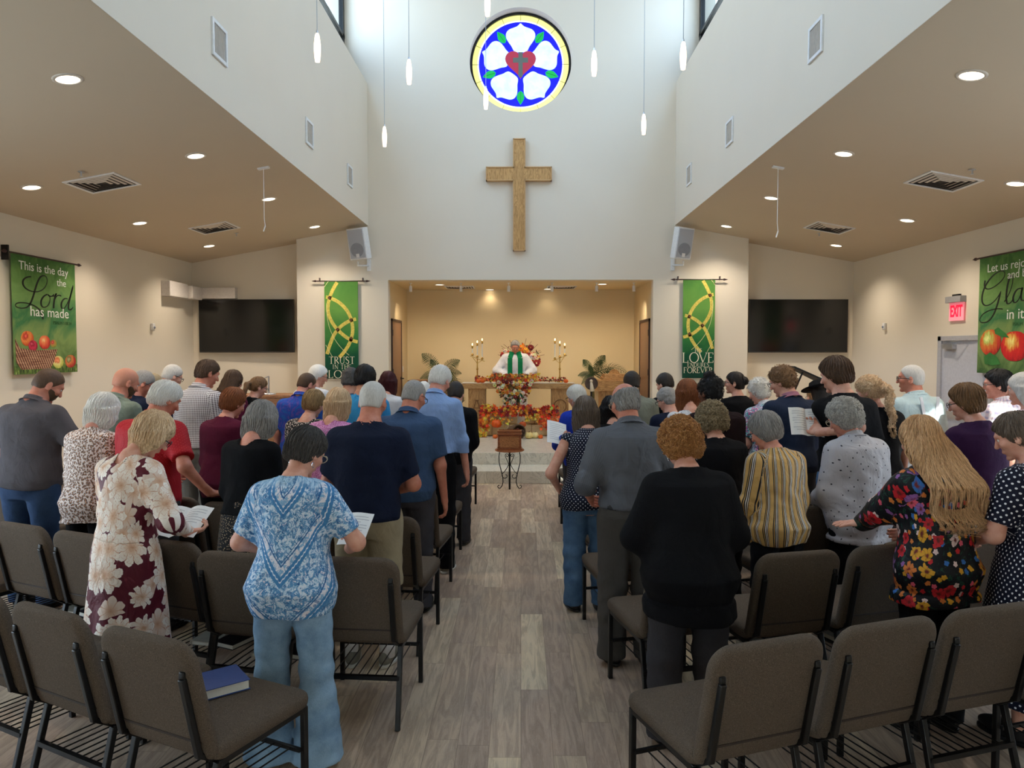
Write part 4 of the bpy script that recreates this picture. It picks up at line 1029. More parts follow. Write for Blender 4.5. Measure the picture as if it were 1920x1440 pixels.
    def pants(s, mat, flare=0.0, loose=.014, top_=1.0, length=.045, name='trousers', belt=None, wide=0, seed=1.0):
        k = s.k; w = s.w ** .6
        st = getattr(s, 'stance', 1.0)
        def f(P):
            z = P[:, 2]; D = loft(P, [r for r in s.prof if r[0] <= 1.1 * k], 2.3, s.yc, .006)
            for sd in (-1, 1):
                x = sd * .095 * k * w
                if getattr(s, 'seat', 0): D = smin(D, s.f_leg(P, sd, .014), .03); continue
                a = capsule(P, (x, -.003, .88 * k), (x * 1.06 * st, .012, .49 * k), .098 * k * w + loose * .5, .066 * k + loose + wide * .5)
                b = capsule(P, (x * 1.06 * st, .012, .49 * k), (x * 1.15 * st, -.01, .03), .066 * k + loose + wide * .5, .052 * k + loose * 1.2 + flare + wide)
                D = smin(D, smin(a, b, .03), .03) if sd < 0 else np.minimum(D, smin(a, b, .03)) if False else smin(D, smin(a, b, .03), .028)
            D = D + .0045 * wr(P, 24, seed + s.loc.x, (1, 1, .8)) + .003 * np.sin(z * 60 + 3 * np.sin(P[:, 0] * 20 + seed)) * np.clip(np.abs(np.sin(z * 3.2 + .4)), 0, 1)
            return np.maximum(np.maximum(D, z - top_ * k - .012), length - z)
        hx = max(.31 * k * s.w, .2 + flare); v, F = snet(f, (-hx, -.27, length - .03), (hx, .56 if getattr(s, 'seat', 0) else .27, top_ * k + .05), .0125 * s.q)
        o = np_mesh(name, [(v, F)], mat, s.root, {'pat': ('FLOAT_VECTOR', v)})
        if belt:
            pr = [r for r in s.prof]; f2 = lambda P: np.maximum(np.maximum(loft(P, pr, 2.3, s.yc, .014), np.abs(P[:, 2] - (top_ * k - .005)) - .018), -loft(P, pr, 2.3, s.yc, .002))
            v, F = snet(f2, (-.3 * s.w, -.26, top_ * k - .05), (.3 * s.w, .28, top_ * k + .04), .008 * max(1, s.q)); np_mesh('belt', [(v, F)], belt, o)
        return s
    def skirt(s, mat, hem=.3, flare=.12, top_=1.05, name='skirt', folds=7):
        k = s.k
        def f(P):
            z = P[:, 2]; th = np.arctan2(P[:, 0], -P[:, 1]); zz_ = np.clip((1.0 * k - z), 0, 2)
            pr = [r for r in s.prof if r[0] <= 1.1 * k]; n0 = pr[2]
            a = np.where(z < n0[0], n0[1] + flare * (n0[0] - z), np.interp(z, [r[0] for r in pr], [r[1] for r in pr])) + .016
            b = np.where(z < n0[0], n0[2] + flare * (n0[0] - z), np.interp(z, [r[0] for r in pr], [r[2] for r in pr])) + .016
            g = 1 + .055 * np.clip(zz_ * 1.6, 0, 1) * np.sin(th * folds + 1.4 * np.sin(z * 5)) 
            kk = np.sqrt((P[:, 0] / (a * g)) ** 2 + (P[:, 1] / (b * g)) ** 2)
            return np.maximum(np.maximum((kk - 1) * np.minimum(a, b), z - top_ * k), hem * k - z)
        R = .19 * k * s.w + flare * .8 + .06; v, F = snet(f, (-R, -R, hem * k - .04), (R, R, top_ * k + .04), .013 * s.q)
        P = v.astype(f4); pt = s.pat(v)
        np_mesh(name, [(v, F)], mat, s.root, {'pat': ('FLOAT_VECTOR', pt)}); return s
    def shoes(s, mat, sole=None, st=None):
        k = s.k; w = s.w ** .6; st = getattr(s, 'stance', 1.0)
        for sd in (-1, 1):
            x = sd * .095 * k * w * 1.15 * st; seat = getattr(s, 'seat', 0); c = A3(x, .055 + (.44 if seat else 0), .045 + seat); R = rotm(0, 0, -sd * .16)
            f = lambda P: np.maximum(smin(ellip(P, c + A3(0, .01, 0), (.045, .135, .048), R), ellip(P, c + A3(-sd * .012, -.06, .02), (.038, .062, .06)), .03), .002 + seat - P[:, 2])
            v, F = snet(f, c - A3(.09, .19, .07), c + A3(.09, .19, .10), .007 * s.q)
            o = np_mesh('shoe', [(v, F)], mat, s.root)
            f = lambda P: np.maximum(ellip(P, c + A3(0, .008, -.03), (.050, .142, .05), R), np.abs(P[:, 2] - .012 - seat) - .012)
            v, F = snet(f, c - A3(.09, .19, .06), c + A3(.09, .19, .02), .007 * s.q); np_mesh('sole', [(v, F)], sole or BLACKM, o)
        return s
    # ---- hair
    def hair(s, style='short', color='brown', th=.014, L=.0, n=None, curl=0, width=.0, seed=1, lw=.0012):
        q = s.q; Q = s.Q
        m = hair_mat(color, *HAIRC[color]); hs = s.hs
        yb = float(s.neck0[1])
        def cap(Qp, t, face_y=.052, nape=-.072, top_only=None):
            d = ellip(Qp, (0, -.014, .026), (.0765 + t, .098 + t, .093 + t))
            d = smin(d, ellip(Qp, (0, -.052, -.035), (.058 + t * .8, .046 + t, .06)), .03)
            n1 = A3(0, .80, -.60); d = smax(d, (Qp - A3(0, face_y + .012, .055)) @ n1, .012)
            d = smax(d, np.where(Qp[:, 1] > -.02, Qp[:, 1] - .032 - np.maximum(0, Qp[:, 2] - .01) * 6, -1), .006)
            return smax(d, nape - Qp[:, 2], .006)
        def f(P):
            Qp = Q(P); 
            if style == 'short': d = cap(Qp, th)
            elif style == 'buzz': d = cap(Qp, .004, .050, -.06)
            elif style == 'ring':
                d = cap(Qp, th * .6); d = smax(d, (Qp[:, 2] - .062) + np.where(Qp[:, 1] > -.09, (Qp[:, 1] + .09) * .35, 0), .008)
            elif style == 'full':      # rounded short-to-ear hair over the ears
                d = ellip(Qp, (0, -.022, .026), (.080 + th, .102 + th, .097 + th)); d = smin(d, ellip(Qp, (0, -.045, -.045), (.064 + th, .05 + th, .055)), .04)
                d = smax(d, (Qp - A3(0, .062, .058)) @ A3(0, .86, -.5), .015); d = smax(d, np.where(Qp[:, 1] > 0, Qp[:, 1] - .035 - np.maximum(0, Qp[:, 2] - .01) * 5, -1), .01); d = smax(d, -.088 - Qp[:, 2], .01)
            elif style in ('bob', 'long', 'wavy'):
                d = ellip(Qp, (0, -.018, .026), (.080 + th, .101 + th, .097 + th))
                Ld = max(L, .12)
                # sides and back hang straight down from the head
                top_ = s.hc + s.Rh @ A3(0, -.02, .02) * hs; ze = float(s.hc[2]) - Ld
                yh = float((s.hc + s.Rh @ A3(0, -.035, 0) * hs)[1]); bk = float(s.yc(s.nz * .9)) - (.130 * s.k * s.d ** .8 + (.030 if Ld > .4 else .02))
                z1 = float(top_[2]); wl = .088 + th + width
                pr = [(ze - .0, wl * (.92 if Ld > .36 else .8), .030 if Ld > .36 else .062, 0), (ze + .05, wl, .036 if Ld > .36 else .075, 0), (z1 - .08, wl, .055 if Ld > .25 else .078, 0), (z1, .084 + th, .085, 0)]
                yo = lambda z: np.interp(z, [ze, min(ze + .3, s.nz), max(s.nz, ze + .05) + .02, z1], [bk + .0, bk, (yh + bk) * .5 + .0, yh]) if Ld > .36 else np.interp(z, [ze, z1], [yh - .005, yh])
                pr2 = [(a, b, c, 0) for a, b, c, _ in pr]; xo = float(top_[0])
                d2 = loft(P, pr2, 2.4, yo, 0, xo)
                if Ld <= .36:    # open at the face
                    d2 = smax(d2, Qp[:, 1] - .045, .012); d2 = smax(d2, -(ellip(Qp, (0, .03, -.07), (.058, .07, .09))), .01)
                d = smin(d, d2, .03)
                d = smax(d, -np.maximum(np.maximum(.048 + np.maximum(0, Qp[:, 2] + .02) * .55 - Qp[:, 1], Qp[:, 2] - .075), -.3 - Qp[:, 2]), .012)
                d = smax(d, (Qp - A3(0, .088, .045)) @ A3(0, .9, -.43), .01)
            elif style in ('pony', 'braid', 'bun', 'updo'):
                d = cap(Qp, th, .06); bk = s.hc + s.Rh @ A3(0, -.105, .02) * hs
                if style == 'bun': d = smin(d, ellip(Qp, (0, -.115, .015), (.045, .04, .045)), .01)
                elif style == 'updo': d = smin(d, ellip(Qp, (0, -.03, .135), (.042, .045, .04)), .012); d = smin(d, ellip(Qp, (0, -.085, .05), (.07, .045, .06)), .02)
                else:
                    r = .030 if style == 'pony' else .021; p = bk; N_ = int(max(L, .2) / .03); dd = None
                    for i in range(N_):
                        z = float(bk[2]) - .02 - i * .03; y = min(float(bk[1]) - .01, float(s.yc(z)) - .13 * s.k * s.d - .0) + (.0 if i > 2 else .012 * (2 - i)); x = float(bk[0]) + .012 * math.sin(i * 1.1) * (1 if style == 'pony' else .8)
                        e = A3(x, y, z); rr = r * (1 - .45 * i / N_) * (1 + (.25 * (i % 2) if style == 'braid' else 0)); c_ = capsule(P, p, e, rr, rr); dd = c_ if dd is None else smin(dd, c_, .01); p = e
                    d = smin(d, dd, .01)
            elif style == 'hat':
                d = cap(Qp, .008)
            if curl: d = d + curl * (wr(P, 120, seed, (1, 1, 1)) + .6 * wr(P, 230, seed + 2))
            else:
                d = d + .0022 * np.sin(np.arctan2(Qp[:, 0], -Qp[:, 1] - .02) * 34 + 3 * np.sin(Qp[:, 2] * 30 + seed)) * (1 if style != 'buzz' else .2)
            return d * .95
        zl = float(s.hc[2]) - .15 * hs if style not in ('bob', 'long', 'wavy', 'pony', 'braid') else float(s.hc[2]) - max(L, .15) - .06
        lo = np.array([s.hc[0] - .17 - width, s.hc[1] - .24, zl]); hi = np.array([s.hc[0] + .17 + width, s.hc[1] + .20, s.hc[2] + .19])
        hh = (.006 if q <= 1 else .007 * q); v, F = snet(f, lo, hi, hh)
        rnd = np.random.RandomState(int(abs(s.loc.x * 91 + s.loc.y * 37)) % 10000)
        parts = [(v, F)]; rn = [np.full(len(v), .32)]
        n = (0 if q > 1.4 else 900) if n is None else n
        if n and len(v):
            seeds = v[rnd.randint(0, len(v), n)].astype(f4); steps = 9; ln = {'buzz': .0015, 'short': .006, 'full': .0085, 'ring': .004, 'bob': .016, 'long': .03, 'wavy': .022}.get(style, .008)
            if n > 0 and style != 'buzz':
                Pp = seeds.copy(); path = []; off = rnd.uniform(-.001, .004 if not curl else .011, n).astype(f4); ph = rnd.uniform(0, 6.28, n).astype(f4); hd = rnd.uniform(.4, 1, n).astype(f4)
                crown = s.hc + s.Rh @ A3(.01, -.045, .118) * hs
                def grad(P_):
                    e = .002; g = np.stack([f(P_ + A3(e, 0, 0)) - f(P_ - A3(e, 0, 0)), f(P_ + A3(0, e, 0)) - f(P_ - A3(0, e, 0)), f(P_ + A3(0, 0, e)) - f(P_ - A3(0, 0, e))], 1)
                    return g / np.maximum(np.linalg.norm(g, axis=1), 1e-9)[:, None]
                for i in range(steps):
                    g = grad(Pp); val = f(Pp); Pp = Pp - g * (val - off)[:, None]; path.append(Pp.copy())
                    away = Pp - crown; away /= np.maximum(np.linalg.norm(away, axis=1), 1e-6)[:, None]
                    dr = away * (1.0 if style not in ('long', 'wavy', 'bob') else .4) + A3(0, 0, -1) * (.35 if style in ('short', 'ring') else .9)
                    if curl:
                        sd1 = np.stack([np.sin(ph + i * 1.25), np.cos(ph * 1.7 + i * 1.25), np.sin(ph * .6 + i * 1.1)], 1); dr = dr * .40 + sd1 * 1.3
                    elif style == 'wavy': dr = dr + np.stack([np.sin(ph + i * .9), np.cos(ph + i * .7), 0 * ph], 1) * .35
                    else: dr = dr + np.stack([np.sin(ph), np.cos(ph), 0 * ph], 1) * .10
                    dr = dr - g * np.sum(dr * g, 1)[:, None] * .97; dr /= np.maximum(np.linalg.norm(dr, axis=1), 1e-6)[:, None]
                    Pp = Pp + dr * (ln * hd)[:, None].astype(f4) * (.8 if curl else 1)
                path = np.stack(path, 1)        # n, steps, 3
                T = np.gradient(path, axis=1); T /= np.maximum(np.linalg.norm(T, axis=2, keepdims=True), 1e-6)
                up = A3(.3, .2, 1); U = np.cross(T, up); U /= np.maximum(np.linalg.norm(U, axis=2, keepdims=True), 1e-6); Wv = np.cross(T, U)
                wd = lw * (1.35 if curl else 1) * np.array([.6, 1, 1.1, 1.1, 1, 1, .9, .7, .3])[None, :, None]
                rings = np.stack([path + (U * math.cos(a) + Wv * math.sin(a)) * wd for a in (0, 2.094, 4.189)], 2)   # n, steps, 3, 3
                vv = rings.reshape(-1, 3); base = (np.arange(n) * steps * 3)[:, None, None]; st = (np.arange(steps - 1) * 3)[None, :, None]; kk = np.arange(3)[None, None, :]; k2 = (np.arange(3) + 1) % 3
                q4 = np.stack([base + st + kk, base + st + k2[None, None, :], base + st + 3 + k2[None, None, :], base + st + 3 + kk], -1).reshape(-1, 4)
                parts.append((vv, q4)); rn.append(np.repeat(rnd.uniform(0, 1, n), steps * 3))
        o = np_mesh('hair', parts, m, s.root, {'rnd': ('FLOAT', np.concatenate(rn))}); s.ho = o
        return s
    def glasses(s, mat=None):
        m = MB(); mat = mat or LENS
        def X(p): return s.hc + s.Rh @ (A3(*p) * s.hs)
        for sd in (-1, 1):
            pts = [X((sd * .033 + .026 * math.cos(a), .102, .006 + .020 * math.sin(a))) for a in np.linspace(0, 2 * PI, 17)]
            m.tube(pts, .0022, 6); m.tube([X((sd * .058, .101, .010)), X((sd * .078, .07, .008)), X((sd * .0855, .0, .004)), X((sd * .083, -.025, -.006))], .0024, 6)
        m.tube([X((-.008, .103, .010)), X((.008, .103, .010))], .002, 6); m.build('glasses', mat, s.root); return s
    def earrings(s, r=.011, mat=None):
        for sd in (-1, 1):
            c = s.hc + s.Rh @ (A3(sd * .085, -.010, -.055) * s.hs); m = MB(); m.tube([c + A3(.002, r * math.cos(a), r * math.sin(a) - r) for a in np.linspace(0, 2 * PI, 13)], .0018, 6); m.build('earring', mat or SILVER, s.root)
        return s
    def beard(s, color='dark'):
        f = lambda P: (lambda Q: np.maximum(np.maximum(np.maximum(s.f_head(P, False) / s.hs - .0055, Q[:, 2] + .022 - np.clip(Q[:, 1] - .03, 0, .05) * -.1), -(Q[:, 1] - .005)), -(ellip(Q, (0, .10, -.063), (.022, .02, .008)))))(s.Q(P))
        v, F = snet(f, s.hc - .14, s.hc + .13, .006 * s.q); np_mesh('beard', [(v, F)], hair_mat(color, *HAIRC[color]), s.root, {'rnd': ('FLOAT', np.full(len(v), .3))}); return s
    def lab(s, label): tag(s.root, label, 'person', 'standing congregation'); return s
    def hand_w(s, sd, f=.06): a = s.arms[sd]; return s.W(a['T'] + a['d'] * f)
# ================================================================== cloth materials
def cloth(nm, rgb, rough=.88, var=.1, sheen=.0):
    if max(rgb) < 60: rgb = tuple(c * .62 for c in rgb)
    elif max(rgb) < 110: rgb = tuple(c * .86 for c in rgb)
    nm = 'cloth_' + nm
    if nm in _mc: return _mc[nm]
    g = N(nm, rough, 0, .15, sheen=sheen); v = g.coord(); c = srgb(*rgb); f = g.noise(v, 9, 3)
    dk = tuple(x * (1 - var) for x in c[:3]) + (1,); lt = tuple(min(1, x * (1 + var)) for x in c[:3]) + (1,)
    g.color(g.ramp(f, [(.3, dk), (.7, lt)])); g.bump(g.math('ADD', g.math('MULTIPLY', g.noise(g.map(v, (1, 1, .6)), 9, 3, .55, 1.2), 6.0), g.noise(v, 500, 1)), .55, .006); _mc[nm] = g.m; return g.m
def denim(nm, dk, lt):
    g = N('denim_' + nm, .85, 0, .15); v = g.coord(); f = g.noise(v, 7, 4, .6); w = g.noise(g.map(v, (500, 500, 120)), 1, 1)
    g.color(g.ramp(g.math('ADD', g.math('MULTIPLY', f, .8), g.math('MULTIPLY', w, .25)), [(.3, srgb(*dk)), (.7, srgb(*lt))])); g.bump(g.math('ADD', g.math('MULTIPLY', g.noise(v, 16, 3, .6, .8), 3.0), w), .35, .004); return g.m
def cbump(g, k=.5): g.bump(g.noise(g.map(g.coord(), (1, 1, .6)), 9, 3, .55, 1.2), k, .03)
def flowers(g, uv, scale, R, pet, th_in=.3, seedoff=(0, 0, 0), jit=.9, irr=.12):
    """returns mask, cell colour, radius 0..1, petal angle value"""
    v = g.map(uv, (1, 1, 1), seedoff)
    if irr: v = g.vm('ADD', v, g.vm('MULTIPLY', g.vm('SUBTRACT', g.noise(v, 30, 2, out='Color'), (.5, .5, .5)), (irr * .12, irr * .12, 0)))
    nd = g.n('ShaderNodeTexVoronoi', voronoi_dimensions='2D'); g.put(nd.inputs['Vector'], v); nd.inputs['Scale'].default_value = scale; nd.inputs['Randomness'].default_value = jit
    d = g.vm('SUBTRACT', v, nd.outputs['Position']); x, y, z = g.sep(d)
    r = g.math('SQRT', g.math('ADD', g.math('MULTIPLY', x, x), g.math('MULTIPLY', y, y))); a = g.math('ARCTAN2', y, x)
    cr_, cg, cb = g.sep(nd.outputs['Color'])
    pa = g.math('ABSOLUTE', g.math('SINE', g.math('ADD', g.math('MULTIPLY', a, pet / 2), g.math('MULTIPLY', cr_, 6.28))))
    rim = g.math('MULTIPLY', g.math('ADD', .72, g.math('MULTIPLY', pa, .30)), R)
    rim = g.math('MULTIPLY', rim, g.math('ADD', .7, g.math('MULTIPLY', cg, .45)))
    t = g.math('DIVIDE', r, rim)
    return g.step(t, 1.0, .96), nd.outputs['Color'], t, pa, (cr_, cg, cb), a
def pat_uv(g): return g.attr('pat')

def m_floral():
    g = N('dress_maroon_floral', .6, 0, .3); uv = pat_uv(g)
    base = srgb(94, 22, 38)
    cream = lambda t, pa: g.mix(g.step(pa, .38, .06), g.ramp(t, [(0, srgb(196, 140, 104)), (.22, srgb(226, 190, 160)), (.55, srgb(240, 224, 208)), (1, srgb(246, 236, 224))]), srgb(214, 168, 140))
    m0, c0, t0, p0, cc, _ = flowers(g, uv, 8.5, .075, 7, seedoff=(3.1, 1.7, 0)); col = g.mix(g.math('MULTIPLY', m0, g.math('GREATER_THAN', cc[1], .45)), base, g.mix(.35, cream(t0, p0), srgb(206, 160, 134)))
    m1, c1, t1, p1, cc, a = flowers(g, uv, 6.4, .088, 9, seedoff=(0.3, .9, 0), jit=.85, irr=.35)
    ring = g.math('ABSOLUTE', g.math('SINE', g.math('MULTIPLY', t1, 16))); cr1 = g.mix(g.math('MULTIPLY', g.step(ring, .3, .0), .7), cream(t1, p1), srgb(204, 148, 118))
    col = g.mix(m1, col, cr1); g.color(col); cbump(g); return g.m
def m_chevron():
    g = N('tee_blue_white_chevron', .75, 0, .2); uv = pat_uv(g); u, v, _ = g.sep(uv)
    au = g.math('ABSOLUTE', u); k = g.math('SUBTRACT', v, g.math('MULTIPLY', au, 1.05))
    blot = g.noise(uv, 34, 5, .7, .8); blot2 = g.noise(g.map(uv, loc=(4, 2, 1)), 60, 4, .65, 1.2)
    light = g.mix(g.step(blot2, .48, .54), srgb(216, 226, 238), srgb(168, 204, 228))
    busy = g.mix(g.step(blot, .47, .53), light, srgb(86, 142, 190)); busy = g.mix(g.step(blot2, .58, .62), busy, srgb(46, 96, 150)); busy = g.mix(g.step(blot, .60, .64), busy, srgb(226, 222, 230))
    f = g.math('FRACT', g.math('DIVIDE', g.math('ADD', k, 0.03), .30))
    zig = g.math('ADD', f, g.math('MULTIPLY', g.math('SINE', g.math('MULTIPLY', au, 420)), .008))
    band = g.math('MULTIPLY', g.step(f, .0, .01), g.step(f, .17, .16)); c = g.mix(band, busy, srgb(72, 132, 184))
    line = g.math('MULTIPLY', g.step(zig, .075, .085), g.step(zig, .105, .095)); c = g.mix(line, c, srgb(226, 234, 244))
    b2 = g.math('MULTIPLY', g.step(f, .17, .175), g.step(f, .29, .285)); c = g.mix(g.math('MULTIPLY', b2, .85), c, g.mix(g.step(blot, .5, .56), srgb(232, 226, 232), srgb(128, 176, 212)))
    b3 = g.math('MULTIPLY', g.step(f, .30, .302), g.step(f, .325, .322)); c = g.mix(b3, c, srgb(44, 88, 142))
    b4 = g.math('MULTIPLY', g.step(f, .36, .362), g.step(f, .375, .372)); c = g.mix(b4, c, srgb(44, 88, 142))
    leaf = g.voro(g.map(uv, (1, 1, 1)), 34); c = g.mix(g.math('MULTIPLY', g.step(leaf, .30, .22), .7), c, srgb(54, 108, 164))
    yoke = g.math('MULTIPLY', g.step(v, 1.30, 1.33), g.step(blot, .62, .45)); c = g.mix(g.math('MULTIPLY', yoke, .8), c, g.mix(g.step(v, 1.36, 1.42), srgb(170, 204, 228), srgb(218, 218, 228)))
    g.color(c); cbump(g); return g.m
def m_leopard():
    g = N('cloth_leopard_print', .7, 0, .2); uv = pat_uv(g); v2 = g.vm('ADD', uv, g.vm('MULTIPLY', g.noise(uv, 40, 2, out='Color'), (.012, .012, 0)))
    nd = g.voro(v2, 58, 1, None, dims='2D'); d = nd.outputs['Distance']; n_ = g.noise(uv, 90, 3)
    ring = g.math('MULTIPLY', g.step(d, .20, .26), g.step(d, .48, .40)); ring = g.math('MULTIPLY', ring, g.step(n_, .40, .48))
    c = g.mix(g.step(d, .3, .2), srgb(232, 214, 204), srgb(184, 132, 100)); c = g.mix(ring, c, srgb(40, 26, 22)); g.color(c); cbump(g); return g.m
def m_dots(nm, base, dot, scale, r, grid=True, rand=.0):
    g = N(nm, .7, 0, .2); uv = g.map(pat_uv(g), rot=(0, 0, .785)); d = g.voro(uv, scale, rand, dims='2D'); g.color(g.mix(g.step(d, r, r * .86), srgb(*base), srgb(*dot))); cbump(g); return g.m
def m_stripes():
    g = N('blouse_mustard_stripes', .55, 0, .35); u, v, _ = g.sep(pat_uv(g)); uu = g.math('ADD', u, g.math('MULTIPLY', g.math('SINE', g.math('MULTIPLY', v, 9)), .004))
    f = g.math('FRACT', g.math('DIVIDE', uu, .062)); K = srgb(30, 26, 28); Wt = srgb(236, 226, 210); Y = srgb(208, 164, 96)
    c = g.ramp(f, [(0, Y), (.26, K), (.36, Y), (.44, K), (.54, Wt), (.62, K), (.70, Wt), (.76, K), (.82, Y)], 'CONSTANT'); g.color(c); cbump(g, .5); return g.m
def m_check(nm, base, line, s, w, mid=None):
    g = N(nm, .75, 0, .2); u, v, _ = g.sep(pat_uv(g)); fu = g.math('FRACT', g.math('DIVIDE', u, s)); fv = g.math('FRACT', g.math('DIVIDE', v, s))
    a = g.math('LESS_THAN', fu, w); b = g.math('LESS_THAN', fv, w); c = g.mix(g.math('MULTIPLY', g.math('ADD', a, b), .5), srgb(*base), srgb(*line)); c = g.mix(g.math('MULTIPLY', a, b), c, srgb(*(mid or line))); g.color(c); cbump(g); return g.m
def m_darkflower():
    g = N('blouse_black_multicolour_flowers', .6, 0, .3); uv = pat_uv(g); base = g.mix(g.step(g.noise(uv, 26, 4, .6, 1.5), .58, .62), srgb(16, 15, 20), srgb(26, 66, 52))
    def rampc(val): return g.ramp(val, [(0, srgb(200, 36, 44)), (.2, srgb(222, 160, 44)), (.38, srgb(54, 108, 178)), (.52, srgb(226, 92, 112)), (.66, srgb(214, 120, 52)), (.8, srgb(150, 96, 160)), (.9, srgb(226, 196, 190))], 'CONSTANT')
    m2, _, t2, p2, cc2, _ = flowers(g, uv, 26, .014, 5, seedoff=(2, 5, 0)); pres2 = g.math('GREATER_THAN', cc2[1], .45); c = g.mix(g.math('MULTIPLY', m2, pres2), base, rampc(cc2[2]))
    m1, _, t1, p1, cc, _ = flowers(g, uv, 12.5, .034, 6, irr=.3); pres = g.math('GREATER_THAN', cc[1], .42); fl = g.mix(g.step(t1, .5, .15), rampc(cc[2]), srgb(110, 30, 26)); fl = g.mix(g.math('MULTIPLY', g.step(p1, .35, .1), .5), fl, srgb(36, 20, 24))
    c = g.mix(g.math('MULTIPLY', m1, pres), c, fl); g.color(c); cbump(g); return g.m
def m_blot(nm, cols, scale=22, rough=.75):
    g = N(nm, rough, 0, .2); uv = pat_uv(g); f = g.noise(uv, scale, 4, .65, 1.4); n_ = len(cols); g.color(g.ramp(f, [(.32 + .36 * i / (n_ - 1), srgb(*c)) for i, c in enumerate(cols)], 'CONSTANT' if n_ > 2 else 'LINEAR')); cbump(g); return g.m
NAVY = cloth('navy', (30, 38, 62)); BLK = cloth('black', (24, 24, 28)); CHAR = cloth('charcoal', (86, 84, 90)); KHAKI = cloth('khaki', (172, 158, 130)); DKGREY = cloth('dark_grey', (72, 70, 74)); WHT = cloth('white', (226, 224, 226))
JEANL = denim('light', (98, 130, 162), (154, 184, 208)); JEAN = denim('mid', (52, 78, 110), (92, 122, 154)); JEAND = denim('dark', (38, 54, 82), (62, 84, 116))
SHOEB = plain('shoe_black', (24, 23, 24), .5); SHOEG = plain('shoe_grey', (120, 116, 104), .7); SHOEW = plain('shoe_white', (220, 220, 220), .6); SOLEW = plain('sole_pale', (190, 188, 180), .7)

def paper_booklet(name, label, c, rz, tilt=R_(-35), w=.14, h=.215, open_=True, text=True, roll=0, cat='booklet'):
    """an open service booklet held in the hand: two leaves, a spine, printed lines"""
    o = thing(name, label, cat, c); o.rotation_euler = (R_(90) + tilt, roll, rz)
    TX = plain('print_grey', (186, 186, 190), .8)
    for s in ((-1, 1) if open_ else (1,)):
        n = 6; vs = []
        for i in range(n + 1):
            t = i / n; x = s * w * t if open_ else w * (t - .5); z = .022 * math.sin(PI * min(1, t * 1.1)) * (1 if open_ else .4)
            vs += [(x, -h / 2, z), (x, h / 2, z), (x, -h / 2, z - .0015), (x, h / 2, z - .0015)]
        fs = []
        for i in range(n):
            a, b = 4 * i, 4 * i + 4; fs += [(a, b, b + 1, a + 1), (a + 2, a + 3, b + 3, b + 2), (a, a + 2, b + 2, b), (a + 1, b + 1, b + 3, a + 3)]
        fs += [(0, 1, 3, 2), (4 * n, 4 * n + 2, 4 * n + 3, 4 * n + 1)]
        MB().add(vs, fs).build('page', PAPER, o)
        if text:
            m = MB()
            for k in range(9):
                y = h * (.36 - k * .085); L = (.72, .8, .5, .76, .8, .66, .3, .78, .6)[k]
                x0 = s * w * .12 if open_ else -w * .38; x1 = x0 + s * w * L; zz_ = .0225 * (1 if open_ else .42)
                for j in range(4):
                    xa = x0 + (x1 - x0) * j / 4; xb = x0 + (x1 - x0) * (j + 1) / 4; fz = lambda x: .022 * math.sin(PI * min(1, (abs(x) / w if open_ else x / w + .5) * 1.1)) * (1 if open_ else .4) + .0008
                    m.add([(xa, y, fz(xa)), (xb, y, fz(xb)), (xb, y + .004, fz(xb)), (xa, y + .004, fz(xa))], [(0, 1, 2, 3)])
            m.build('printed_lines', TX, o)
    return o
HANG = (.27, .03, .80); FOLD = (.10, .27, 1.03)
def hang(p, hand='relax'): return p.arm(-1, HANG, hand=hand).arm(1, HANG, hand=hand)
def X_(px, Y, z=1.4): return at(px, 700, Y).x

# ================================================================== the congregation: left of the aisle
# woman in the blue chevron tee
p = Person(X_(543, 3.42), 3.42, 1.63, 1.04, 1.10, face=-3, hy=-28, bow=32, female=True, q=.85, hunch=.05); p.stance = 1.15
p.arm(1, (.22, .28, 1.04), pole=(.95, -.35, -.9), hand='hold', hdir=(-.2, .9, .25), palm=(-.6, .2, .8)); p.arm(-1, (.18, .26, 1.02), pole=(.95, -.35, -.9), hand='hold', hdir=(-.3, .9, .2), palm=(-.6, .2, .8))
p.body('fair').top(m_chevron(), 'short', hem=.80, loose=.024, neck=.03, flare=.17, sl_loose=.018, split=True).pants(JEANL, flare=.055, wide=.0, top_=.98, length=.03).shoes(SHOEW, SOLEW)
p.hair('short', 'salt', .017, n=6500, lw=.0010).glasses(LENSC).earrings(.014).lab('woman in a blue and white chevron print tee and flared light jeans, booklet in hand')
paper_booklet('service_booklet', 'folded white booklet held by the woman in the blue chevron tee', p.hand_w(1, .09) + Vector((0.02, .03, .05)), R_(-12), R_(-50), .14, .2, False)
# woman in the maroon floral dress
p = Person(X_(228, 3.88), 3.88, 1.68, 1.0, 1.08, face=-20, hy=-32, bow=42, female=True, q=.85, hunch=.07)
tgt = at(350, 1000, 4.02)
p.arm(1, tgt, pole=(.7, -.6, -.6), hand='hold', world=True, hdir=(.5, .8, .1), palm=(-.3, .2, .9)); p.arm(-1, (.12, .32, 1.05), pole=(.7, -.4, -.8), hand='hold', palm=(-.5, .2, .8))
FLO = m_floral()
p.body('fair').top(FLO, 'long', hem=1.02, loose=.016, neck=.035, sl_loose=.020, name='dress_bodice').skirt(FLO, hem=.24, flare=.09, top_=1.06, name='dress_skirt').shoes(SHOEB)
p.hair('bob', 'blonde', .014, L=.24, n=4200, lw=.0012, width=.01).glasses().lab('blonde woman in a maroon dress with large cream flowers, reading an open booklet')
MB().sphere(p.b.location, .001) if False else None
paper_booklet('service_booklet', 'open white booklet held by the woman in the maroon floral dress', at(338, 980, 4.12), R_(-14), R_(-58), .155, .23, True, roll=R_(-4))
